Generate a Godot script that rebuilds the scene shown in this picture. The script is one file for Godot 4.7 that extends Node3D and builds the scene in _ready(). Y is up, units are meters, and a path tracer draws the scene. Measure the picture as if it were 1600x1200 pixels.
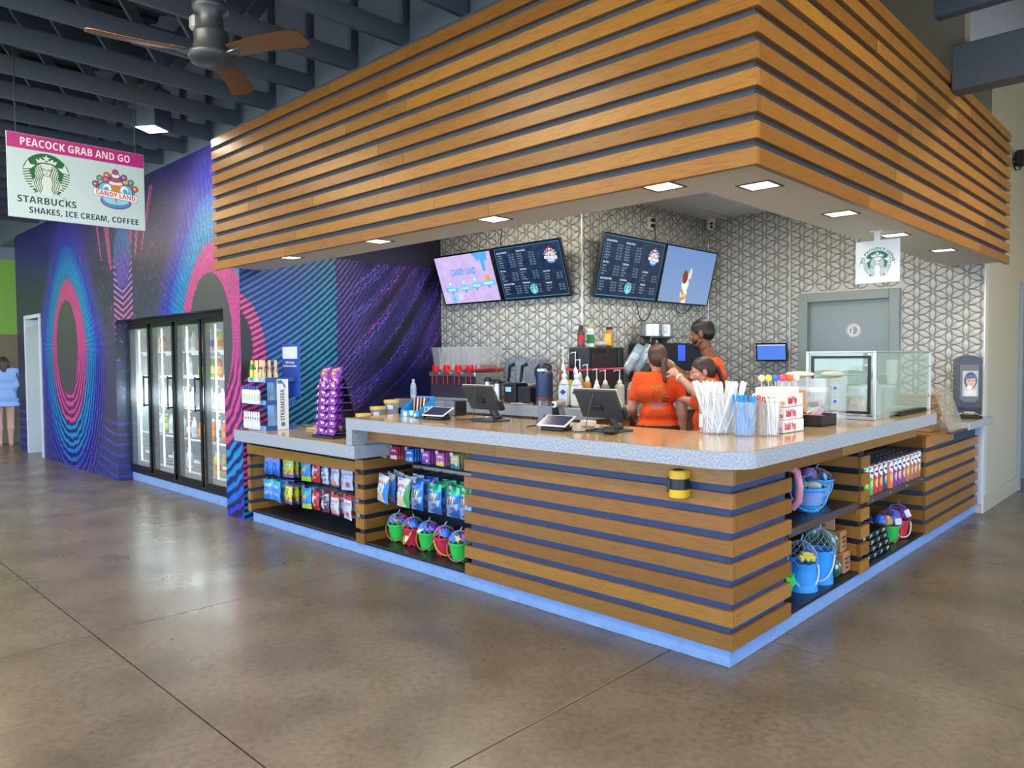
extends Node3D
# A snack and coffee counter under a slatted wooden canopy, in a hall with a peacock feather mural.
# x runs along the long front of the counter (to the right), z towards the viewer, y up, metres.

var rng := RandomNumberGenerator.new()
var taken := {}
var M := {}          # materials by name
var noise := FastNoiseLite.new()

# ---------------------------------------------------------------- mesh builder
class Mb:
	var v := PackedVector3Array()
	var n := PackedVector3Array()
	var t := PackedVector2Array()
	var c := PackedColorArray()
	var ix := PackedInt32Array()
	var col := Color.WHITE
	var xf := Transform3D.IDENTITY

	func add(p: Vector3, nn: Vector3, uv := Vector2.ZERO) -> int:
		v.append(xf * p)
		n.append((xf.basis * nn).normalized())
		t.append(uv)
		c.append(col)
		return v.size() - 1

	func tri_n(a: Vector3, b: Vector3, d: Vector3, nn: Vector3, ua := Vector2.ZERO, ub := Vector2.ZERO, ud := Vector2.ZERO) -> void:
		var i := add(a, nn, ua)
		var j := add(b, nn, ub)
		var k := add(d, nn, ud)
		if (d - a).cross(b - a).dot(nn) < 0.0:
			ix.append_array([i, k, j])
		else:
			ix.append_array([i, j, k])

	func quad_n(a: Vector3, b: Vector3, d: Vector3, e: Vector3, nn: Vector3, ua := Vector2(0, 1), ub := Vector2(1, 1), ud := Vector2(1, 0), ue := Vector2(0, 0)) -> void:
		var i := add(a, nn, ua)
		var j := add(b, nn, ub)
		var k := add(d, nn, ud)
		var l := add(e, nn, ue)
		if (d - a).cross(b - a).dot(nn) < 0.0:
			ix.append_array([i, k, j, i, l, k])
		else:
			ix.append_array([i, j, k, i, k, l])

	# a box with chamfered edges; texture coordinates in metres along the two axes of each face
	func box(at: Vector3, size: Vector3, bev := 0.0, uo := Vector2.ZERO) -> void:
		var h := size * 0.5
		bev = minf(bev, minf(h.x, minf(h.y, h.z)) * 0.9)
		for ax in 3:
			var b := (ax + 1) % 3
			var d := (ax + 2) % 3
			for s in [-1.0, 1.0]:
				var nn := Vector3.ZERO
				nn[ax] = s
				var q := []
				var u := []
				for k in [[-1, -1], [1, -1], [1, 1], [-1, 1]]:
					var p := Vector3.ZERO
					p[ax] = h[ax] * s
					p[b] = (h[b] - bev) * k[0]
					p[d] = (h[d] - bev) * k[1]
					q.append(p + at)
					# u along the longer axis of the face
					u.append(uo + (Vector2(p[b], p[d]) if h[b] >= h[d] else Vector2(p[d], p[b])))
				quad_n(q[0], q[1], q[2], q[3], nn, u[0], u[1], u[2], u[3])
			if bev > 0.0:
				for sb in [-1.0, 1.0]:
					for sd in [-1.0, 1.0]:
						var nn := Vector3.ZERO
						nn[b] = sb
						nn[d] = sd
						nn = nn.normalized()
						var q := []
						for k in [[-1, 0], [1, 0], [1, 1], [-1, 1]]:
							var p := Vector3.ZERO
							p[ax] = (h[ax] - bev) * k[0]
							p[b] = (h[b] - (bev if k[1] == 1 else 0.0)) * sb
							p[d] = (h[d] - (0.0 if k[1] == 1 else bev)) * sd
							q.append(p + at)
						quad_n(q[0], q[1], q[2], q[3], nn, uo, uo + Vector2(size[ax], 0), uo + Vector2(size[ax], bev), uo + Vector2(0, bev))
		if bev > 0.0:
			for sx in [-1.0, 1.0]:
				for sy in [-1.0, 1.0]:
					for sz in [-1.0, 1.0]:
						var nn := Vector3(sx, sy, sz).normalized()
						tri_n(at + Vector3(h.x * sx, (h.y - bev) * sy, (h.z - bev) * sz), at + Vector3((h.x - bev) * sx, h.y * sy, (h.z - bev) * sz), at + Vector3((h.x - bev) * sx, (h.y - bev) * sy, h.z * sz), nn, uo, uo, uo)

	# between two corners
	func span(a: Vector3, b: Vector3, bev := 0.0, uo := Vector2.ZERO) -> void:
		box((a + b) * 0.5, (b - a).abs(), bev, uo)

	# a beam of rectangular section from a to b
	func bar(a: Vector3, b: Vector3, w: float, hh: float, bev := 0.0) -> void:
		var keep := xf
		var z := (b - a).normalized()
		var x := Vector3.UP.cross(z)
		if x.length() < 0.01:
			x = Vector3.RIGHT
		x = x.normalized()
		xf = keep * Transform3D(Basis(x, z.cross(x), z), (a + b) * 0.5)
		box(Vector3.ZERO, Vector3(w, hh, a.distance_to(b)), bev)
		xf = keep

	# smooth sheet through rows of points
	func sheet(rows: Array, closed := false, uv := Rect2(0, 0, 1, 1), flip := false) -> void:
		var nr := rows.size()
		var nc: int = rows[0].size()
		var nn := []
		for r in nr:
			var a := PackedVector3Array()
			a.resize(nc)
			nn.append(a)
		var cc := nc if closed else nc - 1
		for r in nr - 1:
			for k in cc:
				var k2 := (k + 1) % nc
				var p0: Vector3 = rows[r][k]
				var p1: Vector3 = rows[r][k2]
				var p2: Vector3 = rows[r + 1][k2]
				var p3: Vector3 = rows[r + 1][k]
				var f := (p2 - p0).cross(p1 - p3)
				if flip:
					f = -f
				nn[r][k] += f
				nn[r][k2] += f
				nn[r + 1][k2] += f
				nn[r + 1][k] += f
		var base := v.size()
		var w := nc + 1 if closed else nc
		for r in nr:
			for k in w:
				var q := k % nc
				var m: Vector3 = nn[r][q]
				if m.length_squared() < 1e-20:
					m = Vector3.UP
				add(rows[r][q], m, uv.position + uv.size * Vector2(float(k) / (w - 1), float(r) / (nr - 1)))
		for r in nr - 1:
			for k in w - 1:
				var i := base + r * w + k
				var j := i + w
				if flip:
					ix.append_array([i, j + 1, i + 1, i, j, j + 1])
				else:
					ix.append_array([i, i + 1, j + 1, i, j + 1, j])

	# turned shape round y: profile of (radius, height) from bottom to top
	func lathe(prof: Array, seg := 24, at := Vector3.ZERO, sharp := true) -> void:
		var runs := []
		if sharp:
			for k in prof.size() - 1:
				runs.append([prof[k], prof[k + 1]])
		else:
			runs.append(prof)
		for run in runs:
			var rows := []
			for p in run:
				var a := PackedVector3Array()
				for k in seg:
					var w := TAU * k / seg
					a.append(at + Vector3(cos(w) * p.x, p.y, sin(w) * p.x))
				rows.append(a)
			sheet(rows, true)

	func tube(pts: Array, rad: float, seg := 8, rad2 := -1.0, cap := true) -> void:
		var rows := []
		var up := Vector3.UP
		var m := pts.size()
		for k in m:
			var d: Vector3 = (pts[mini(k + 1, m - 1)] - pts[maxi(k - 1, 0)]).normalized()
			if k == 0 or absf(d.dot(up)) > 0.98:
				up = Vector3.UP if absf(d.y) < 0.9 else Vector3.RIGHT
			var x := d.cross(up).normalized()
			up = x.cross(d).normalized()
			var r := rad if rad2 < 0.0 else lerpf(rad, rad2, float(k) / (m - 1))
			var a := PackedVector3Array()
			for q in seg:
				var w := TAU * q / seg
				a.append(pts[k] + (x * cos(w) + up * sin(w)) * r)
			rows.append(a)
		sheet(rows, true, Rect2(0, 0, 1, 1), true)
		if cap:
			for e in [0, m - 1]:
				var d: Vector3 = (pts[0] - pts[1]).normalized() if e == 0 else (pts[m - 1] - pts[m - 2]).normalized()
				for q in range(1, seg - 1):
					tri_n(rows[e][0], rows[e][q], rows[e][q + 1], d)

	# polygon in x, y pushed from z0 to z1
	func prism(poly: PackedVector2Array, z0: float, z1: float, us := 1.0) -> void:
		var tri := Geometry2D.triangulate_polygon(poly)
		for k in range(0, tri.size(), 3):
			for e in [[z0, -1.0], [z1, 1.0]]:
				var q := []
				for j in 3:
					q.append(Vector3(poly[tri[k + j]].x, poly[tri[k + j]].y, e[0]))
				tri_n(q[0], q[1], q[2], Vector3(0, 0, e[1]), poly[tri[k]] * us, poly[tri[k + 1]] * us, poly[tri[k + 2]] * us)
		var ccw := not Geometry2D.is_polygon_clockwise(poly)
		for k in poly.size():
			var a := poly[k]
			var b := poly[(k + 1) % poly.size()]
			var nn := Vector3(b.y - a.y, a.x - b.x, 0).normalized()
			if not ccw:
				nn = -nn
			quad_n(Vector3(a.x, a.y, z0), Vector3(b.x, b.y, z0), Vector3(b.x, b.y, z1), Vector3(a.x, a.y, z1), nn, Vector2(0, 0), Vector2(a.distance_to(b), 0) * us, Vector2(a.distance_to(b), z1 - z0) * us, Vector2(0, z1 - z0) * us)

	func ball(at: Vector3, r: Vector3, seg := 16, rings := 10) -> void:
		var rows := []
		for k in rings + 1:
			var w := -PI / 2 + PI * k / rings
			var a := PackedVector3Array()
			for q in seg:
				var e := TAU * q / seg
				a.append(at + Vector3(cos(w) * cos(e) * r.x, sin(w) * r.y, cos(w) * sin(e) * r.z))
			rows.append(a)
		sheet(rows, true)

	func mesh() -> ArrayMesh:
		var a := []
		a.resize(Mesh.ARRAY_MAX)
		a[Mesh.ARRAY_VERTEX] = v
		a[Mesh.ARRAY_NORMAL] = n
		a[Mesh.ARRAY_TEX_UV] = t
		a[Mesh.ARRAY_COLOR] = c
		a[Mesh.ARRAY_INDEX] = ix
		var m := ArrayMesh.new()
		m.add_surface_from_arrays(Mesh.PRIMITIVE_TRIANGLES, a)
		return m

# ---------------------------------------------------------------- naming
func numbered(called: String) -> String:
	if not taken.has(called):
		taken[called] = 0
		return called
	taken[called] += 1
	return "%s_%03d" % [called, taken[called]]

func thing(called: String, label: String, category: String, at := Vector3.ZERO, turn := 0.0, group := "") -> Node3D:
	var o := Node3D.new()
	o.name = numbered(called)
	add_child(o, true)
	o.position = at
	o.rotation.y = turn
	tag(o, label, category, group)
	return o

func tag(o: Node, label: String, category: String, group := "") -> void:
	o.set_meta("label", label)
	o.set_meta("category", category)
	if group:
		o.set_meta("group", group)

func put(called: String, mb: Variant, m: Material, parent: Node3D = self, at := Vector3.ZERO) -> MeshInstance3D:
	var o := MeshInstance3D.new()
	o.mesh = mb.mesh() if mb is Mb else mb
	o.material_override = m
	if parent == self:
		called = numbered(called)
	else:                                   # parts: bolt, bolt_001, ...
		var k := 0
		var base := called
		while parent.has_node(NodePath(called)):
			k += 1
			called = "%s_%03d" % [base, k]
	o.name = called
	parent.add_child(o, true)
	o.position = at
	return o

func struct(called: String, mb: Variant, m: Material, parent: Node3D = self, at := Vector3.ZERO) -> MeshInstance3D:
	var o := put(called, mb, m, parent, at)
	if parent == self:
		o.set_meta("kind", "structure")
	return o

func dup(src: Node3D, called: String, label: String, at: Vector3, turn := 0.0, group := "") -> Node3D:
	var o: Node3D = src.duplicate()
	o.name = numbered(called)
	add_child(o, true)
	o.position = at
	o.rotation = Vector3(0, turn, 0)
	o.set_meta("label", label)
	if group:
		o.set_meta("group", group)
	return o

# ---------------------------------------------------------------- materials
func hexc(h: String) -> Color:
	return Color.html(h)

func mat(called: String, c: Color, rough := 0.6, metal := 0.0, spec := 0.5) -> StandardMaterial3D:
	var m := StandardMaterial3D.new()
	m.resource_name = called
	m.albedo_color = c
	m.roughness = rough
	m.metallic = metal
	m.metallic_specular = spec
	M[called] = m
	return m

func cm(h: String, rough := 0.6, metal := 0.0) -> StandardMaterial3D:       # plain colour, shared
	var key := "%s %.2f %.2f" % [h, rough, metal]
	if not M.has(key):
		var m := mat(key, hexc(h), rough, metal)
		m.resource_name = "colour " + h
	return M[key]

func glassy(called: String, c: Color, alpha := 0.1) -> StandardMaterial3D:
	var m := mat(called, Color(c.r, c.g, c.b, alpha), 0.03)
	m.transparency = BaseMaterial3D.TRANSPARENCY_ALPHA
	return m

func noise_tex(freq: float, seed_: int, w: int, h: int, ramp: Array, oct := 4, seamless := true) -> NoiseTexture2D:
	var f := FastNoiseLite.new()
	f.seed = seed_
	f.noise_type = FastNoiseLite.TYPE_SIMPLEX_SMOOTH
	f.frequency = freq
	f.fractal_octaves = oct
	var t := NoiseTexture2D.new()
	t.width = w
	t.height = h
	t.noise = f
	t.seamless = seamless
	var g := Gradient.new()
	var offs := PackedFloat32Array()
	var cols := PackedColorArray()
	for k in ramp:
		offs.append(k[0])
		cols.append(k[1])
	g.offsets = offs
	g.colors = cols
	t.color_ramp = g
	return t

func img_mat(called: String, im: Image, rough := 0.6, emit := 0.0) -> StandardMaterial3D:
	var m := mat(called, Color.WHITE, rough)
	var t := ImageTexture.create_from_image(im)
	m.albedo_texture = t
	if emit > 0.0:
		m.albedo_color = Color(0.02, 0.02, 0.02)
		m.emission_enabled = true
		m.emission = Color.BLACK
		m.emission_texture = t
		m.emission_energy_multiplier = emit
	return m

func smooth(a: float, b: float, x: float) -> float:
	return smoothstep(a, b, x)

# ---------------------------------------------------------------- everything in order
func _ready() -> void:
	rng.seed = 7
	noise.seed = 11
	noise.frequency = 1.0
	make_camera_and_light()
	make_materials()
	make_shell()
	make_roof()
	make_canopy()
	make_counter()
	make_back_counter()
	make_cooler()
	make_ceiling_things()
	make_screens()
	make_snacks()
	make_buckets()
	make_low_counter_goods()
	make_till_things()
	make_right_counter_goods()
	make_back_counter_goods()
	make_people()

func make_camera_and_light() -> void:
	var cam := Camera3D.new()
	cam.name = "camera"
	var ya := deg_to_rad(43.9821)
	var pi_ := deg_to_rad(-2.0761)
	var ro := deg_to_rad(-0.4388)
	var f := Vector3(-sin(ya) * cos(pi_), sin(pi_), -cos(ya) * cos(pi_))
	var r := f.cross(Vector3.UP).normalized()
	var u := r.cross(f)
	var r2 := r * cos(ro) + u * sin(ro)
	var u2 := u * cos(ro) - r * sin(ro)
	cam.transform = Transform3D(Basis(r2, u2, -f), Vector3(1.7434, 1.55, 3.3468))
	cam.fov = rad_to_deg(2.0 * atan(600.0 / 1157.646))
	cam.near = 0.05
	cam.far = 200.0
	add_child(cam)
	cam.current = true

	var we := WorldEnvironment.new()
	we.name = "world"
	var env := Environment.new()
	env.background_mode = Environment.BG_SKY
	var sky := Sky.new()
	var sm := ProceduralSkyMaterial.new()
	sm.sky_top_color = Color(0.45, 0.64, 0.95)
	sm.sky_horizon_color = Color(0.80, 0.90, 1.0)
	sm.ground_bottom_color = Color(0.72, 0.74, 0.75)
	sm.ground_horizon_color = Color(0.80, 0.84, 0.88)
	sm.sky_curve = 0.12
	sky.sky_material = sm
	env.sky = sky
	env.background_energy_multiplier = 9.0
	env.tonemap_mode = Environment.TONE_MAPPER_LINEAR
	env.tonemap_exposure = 1.08
	env.sdfgi_enabled = true
	env.ssao_enabled = true
	env.ssil_enabled = true
	we.environment = env
	add_child(we)

	# fluorescent troffers over the hall floor and over the staff side of the counter
	for p in [[-9.0, 1.9], [-5.9, 2.4], [-2.6, 2.4], [0.9, 2.4], [2.1, -0.6], [2.1, -3.4], [-9.0, 5.0], [-4.5, 5.0], [0.5, 5.0], [-12.5, 2.6]]:
		hall_lamp(p[0], p[1])
	for p in [[-3.6, -1.35], [-1.45, -1.35], [-1.45, -3.2]]:
		staff_lamp(p[0], p[1])

func area(called: String, at: Vector3, size: Vector2, e: float, c: Color) -> void:
	var l := AreaLight3D.new()
	l.name = numbered(called)
	l.area_size = size
	l.light_energy = e
	l.light_color = c
	l.shadow_enabled = true
	l.position = at
	l.rotation.x = -PI / 2
	l.set("area_range", 40.0)
	l.set("area_attenuation", 2.0)
	add_child(l)

func lamp_mat(c: Color, e: float) -> StandardMaterial3D:
	var m := mat("lamp glow %.2f %.2f" % [e, c.b], c, 0.5)
	m.emission_enabled = true
	m.emission = c
	m.emission_energy_multiplier = e
	return m

func hall_lamp(x: float, z: float) -> void:
	var t := thing("ceiling_lamp", "flat white hall ceiling lamp hung between the dark roof trusses", "lamp", Vector3(x, 3.78, z), 0.0, "hall ceiling lamps")
	var b := Mb.new()
	b.box(Vector3(0, 0.06, 0), Vector3(1.24, 0.1, 0.34), 0.01)
	put("housing", b, cm("2a3036", 0.6), t)
	var d := Mb.new()
	d.box(Vector3(0, 0.0, 0), Vector3(1.18, 0.02, 0.28), 0.004)
	put("diffuser", d, lamp_mat(Color(1, 0.93, 0.80), 2.0), t)
	area("hall_light", Vector3(x, 3.765, z), Vector2(1.16, 0.26), 7.0, Color(1, 0.90, 0.74))

func staff_lamp(x: float, z: float) -> void:
	var t := thing("ceiling_panel", "flat white panel lamp in the tiled ceiling over the staff", "lamp", Vector3(x, 3.2, z), 0.0, "panel lamps over the staff")
	var b := Mb.new()
	b.box(Vector3(0, 0.0, 0), Vector3(0.64, 0.03, 0.64), 0.004)
	put("frame", b, cm("d8d8d4", 0.5), t)
	var d := Mb.new()
	d.box(Vector3(0, -0.012, 0), Vector3(0.58, 0.012, 0.58), 0.002)
	put("diffuser", d, lamp_mat(Color(1, 0.97, 0.92), 2.0), t)
	area("panel_light", Vector3(x, 3.175, z), Vector2(0.56, 0.56), 3.0, Color(1, 0.96, 0.88))

# ---------------------------------------------------------------- shared materials
func make_materials() -> void:
	# woods: stretched grain, several tones
	var tones := ["96682a", "a07030", "aa7a38", "8c6026", "a4762e", "92682c"]
	for k in 3:
		var g := noise_tex(0.02, 30 + k, 512, 512, [[0.0, Color(0.80, 0.76, 0.70)], [0.45, Color(0.96, 0.94, 0.92)], [0.6, Color(1, 1, 1)], [1.0, Color(0.86, 0.83, 0.80)]], 5)
		for j in 2:
			var m := mat("wood %d" % (k * 2 + j), hexc(tones[k * 2 + j]), 0.34)
			m.albedo_texture = g
			m.uv1_scale = Vector3(0.45, 9.0, 1)
			m.metallic_specular = 0.45
	mat("backing", hexc("3a4550"), 0.7)
	# concretes
	var sp := noise_tex(0.06, 3, 512, 512, [[0.0, Color(0.74, 0.76, 0.78)], [0.42, Color(0.90, 0.91, 0.92)], [0.68, Color(0.97, 0.98, 0.98)], [0.76, Color(1, 1, 1)], [1.0, Color(1, 1, 1)]], 6)
	var m1 := mat("counter concrete", hexc("b0b8be"), 0.22)
	m1.albedo_texture = sp
	m1.uv1_triplanar = true
	m1.uv1_world_triplanar = true
	m1.uv1_scale = Vector3.ONE * 2.2
	var m2 := mat("warm lit counter top", hexc("b8a07a"), 0.12)  # grey concrete; warm downlight and canopy reflection are put into this tan
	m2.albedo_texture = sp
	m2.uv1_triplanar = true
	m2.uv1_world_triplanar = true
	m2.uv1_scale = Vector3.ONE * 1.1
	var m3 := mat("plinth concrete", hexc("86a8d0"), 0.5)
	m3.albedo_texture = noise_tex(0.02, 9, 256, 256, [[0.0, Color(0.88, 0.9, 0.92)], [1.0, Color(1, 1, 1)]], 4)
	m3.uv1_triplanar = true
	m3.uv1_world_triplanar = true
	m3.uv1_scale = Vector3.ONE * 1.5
	# hall floor: stained, sealed concrete
	var fl := mat("floor concrete", hexc("7a756a"), 0.34)
	fl.albedo_texture = noise_tex(0.008, 5, 1024, 1024, [[0.0, Color(0.78, 0.77, 0.76)], [0.4, Color(0.88, 0.87, 0.85)], [0.6, Color(0.94, 0.93, 0.91)], [1.0, Color(1, 1, 0.98)]], 7)
	fl.uv1_triplanar = true
	fl.uv1_world_triplanar = true
	fl.uv1_scale = Vector3.ONE * 0.17
	fl.detail_enabled = true
	fl.detail_blend_mode = BaseMaterial3D.BLEND_MODE_MUL
	fl.detail_albedo = noise_tex(0.05, 8, 512, 512, [[0.0, Color(0.80, 0.79, 0.78)], [0.35, Color(0.94, 0.93, 0.92)], [0.72, Color(1, 1, 1)], [1.0, Color(1, 1, 1)]], 6)
	fl.uv2_triplanar = true
	fl.uv2_world_triplanar = true
	fl.uv2_scale = Vector3.ONE * 0.8
	fl.detail_uv_layer = BaseMaterial3D.DETAIL_UV_2
	fl.roughness_texture = noise_tex(0.015, 21, 512, 512, [[0.0, Color(0.7, 0.7, 0.7)], [1.0, Color(1, 1, 1)]], 4)
	mat("roof steel", hexc("4d5964"), 0.6)
	mat("roof deck", hexc("2b3238"), 0.8)
	mat("roof wall", hexc("66737d"), 0.75)
	mat("soffit paint", hexc("c9cac4"), 0.7)
	mat("beige paint", hexc("b7ad92"), 0.6)
	mat("black metal", hexc("17191b"), 0.45)
	mat("black gloss", hexc("0d0e10"), 0.2)
	mat("steel", hexc("b9bcbd"), 0.28, 0.9)
	mat("aluminium", hexc("c4c7c8"), 0.4, 0.6)
	mat("shelf black", hexc("15171b"), 0.35)
	mat("white plastic", hexc("e4e6e6"), 0.45)
	glassy("clear pane", Color(0.9, 0.97, 0.95), 0.06)
	glassy("clear plastic", Color(0.9, 0.93, 0.95), 0.22)

func wood() -> Material:
	return M["wood %d" % rng.randi_range(0, 5)]

# ---------------------------------------------------------------- mural painting
func streak(a: float, b: float) -> float:
	return noise.get_noise_2d(a, b)

func lrp(a: Color, b: Color, t: float) -> Color:
	return a.lerp(b, clampf(t, 0.0, 1.0))

func eye_colour(x: float, y: float, cx: float) -> Array:
	# a peacock eye: [colour, how much of it]
	var dx := x - cx
	var dy := y - 1.75
	var up := dy > 0.0
	var r := sqrt(pow(absf(dx) / (0.82 * (1.0 - 0.28 * clampf(dy / 1.2, 0.0, 1.0))), 2.0) + pow(dy / (0.98 if up else 1.14), 2.0))
	var rc := sqrt(pow((dx + 0.08) / 0.5, 2.0) + pow(dy / (0.68 if up else 0.70), 2.0))
	var ang := atan2(dy, dx)
	var jag := streak(x * 28.0, y * 9.0) * 0.10
	# fine marks: short upright strokes above, arcs below
	var arcs := 0.5 + 0.5 * sin(r * 62.0 + streak(x * 5.0, y * 5.0) * 2.0)
	var strokes := 0.5 + 0.5 * sin(ang * 90.0 + streak(x * 30.0, y * 12.0) * 4.0)
	var low := smooth(0.1, -0.5, dy)
	var mk := lerpf(0.55 + 0.45 * strokes, smooth(0.15, 0.75, arcs), low)
	mk *= 0.80 + 0.35 * streak(x * 60.0, y * 45.0)
	var dark := Color(0.10, 0.10, 0.22)
	if rc < 1.0 + jag * 0.3:
		var fleck := smooth(0.45, 0.6, streak(x * 50.0 + 9.0, y * 26.0)) * 0.3
		return [lrp(Color(0.27, 0.29, 0.30), Color(0.8, 0.6, 0.75), fleck), 1.0]
	if r < 1.0 + jag * 0.5:
		return [lrp(Color(0.35, 0.13, 0.32), Color(0.86, 0.33, 0.62), mk), 1.0]
	if r < 1.5 + jag:
		var teal := lrp(Color(0.05, 0.62, 0.82), Color(0.07, 0.42, 0.85), smooth(1.2, 1.5, r))
		return [lrp(Color(0.03, 0.13, 0.38), teal, mk * 1.1), 1.0]
	if r < 2.25 + jag * 3.0:
		var w := smooth(2.25, 1.6, r)
		var vio := lrp(Color(0.32, 0.28, 0.75), Color(0.14, 0.22, 0.78), smooth(2.0, 1.5, r))
		vio = lrp(vio, Color(0.55, 0.47, 0.85), smooth(0.25, 0.5, streak(x * 22.0, y * 4.0)))
		return [lrp(dark, vio, mk * 1.1), w]
	return [dark, 0.0]

func mural_front(x: float, y: float) -> Color:
	# ground: dark slate with dashed streaks that fan upwards
	var fan := (x + 8.14) / (0.75 + 0.28 * y)
	var g := Color(0.13, 0.15, 0.25)
	if y < 2.6:
		g = lrp(g, Color(0.24, 0.26, 0.32), smooth(3.0, 1.6, y) * smooth(1.9, 0.7, absf(fan)))
	var d := streak(fan * 34.0, y * 7.0)
	var dash := smooth(0.22, 0.42, d) * smooth(-0.1, 0.25, streak(fan * 60.0, y * 40.0))
	var hue := streak(fan * 6.0 + 40.0, y * 1.2)
	var sc := Color(0.16, 0.55, 0.85) if hue > 0.12 else (Color(0.30, 0.28, 0.80) if hue > -0.2 else Color(0.62, 0.45, 0.85))
	g = lrp(g, sc, dash * smooth(-0.4, 1.0, y - 0.4))
	g = lrp(g, Color(0.16, 0.14, 0.48), 0.7 * smooth(2.4, 3.3, y) * smooth(0.25, 1.1, absf(fan)))
	# low ripples
	if y < 0.95:
		var rip := sin((y - 0.12 * sin(x * 1.7)) * 46.0 + (x + 9.0) * (x + 9.0) * 1.3 + streak(x * 9.0, y * 9.0) * 1.5)
		g = lrp(g, Color(0.42, 0.30, 0.80), 0.75 * smooth(0.55, 0.95, rip) * smooth(0.95, 0.6, y))
		g = lrp(g, Color(0.15, 0.20, 0.55), 0.45 * smooth(0.8, 0.1, y))
	# pink barbs
	for q in [[-7.75, 3.7, -7.85, 2.95, 0.09], [-7.15, 3.55, -7.5, 2.85, 0.055], [-8.75, 3.5, -8.55, 2.7, 0.11], [-9.1, 3.5, -8.9, 2.85, 0.05], [-7.6, 3.2, -7.7, 2.8, 0.06]]:
		if y > q[3] and y < q[1]:
			var w: float = (y - q[3]) / (q[1] - q[3])
			var xx: float = lerpf(q[2], q[0], w)
			var wd: float = q[4] * (0.35 + 0.65 * w)
			if absf(x - xx) < wd:
				var s := 0.5 + 0.5 * sin((y + (x - xx) * 1.2) * 80.0)
				g = lrp(g, Color(0.80, 0.28, 0.60), 0.25 + 0.75 * s)
	# the slim feather between the eyes
	var fx := absf(x + 8.14)
	var wid := 0.30 * smooth(3.75, 2.7, y) + 0.03
	if y > 1.7 and fx < wid:
		if y > 2.25 + fx * 2.6 - 0.2 and y > 2.45:
			var mk := 0.6 + 0.4 * sin(fx * 190.0 + streak(x * 30.0, y * 10.0) * 5.0)
			var cc := lrp(Color(0.42, 0.35, 0.78), Color(0.08, 0.48, 0.75), smooth(2.85, 3.1, y + fx * 0.6))
			g = lrp(Color(0.08, 0.09, 0.25), cc, mk)
		else:
			var s := sin((y - fx * 0.35) * 82.0 + streak(x * 40.0, y * 8.0) * 1.4)
			var cc := lrp(Color(0.62, 0.44, 0.80), Color(0.80, 0.38, 0.66), smooth(2.6, 1.9, y))
			g = lrp(g, cc, smooth(0.0, 0.7, s) * smooth(1.7, 1.95, y))
	for cx in [-10.42, -5.62]:
		if absf(x - cx) < 2.3:
			var e := eye_colour(x, y, cx)
			g = lrp(g, e[0], e[1])
	return g

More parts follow.
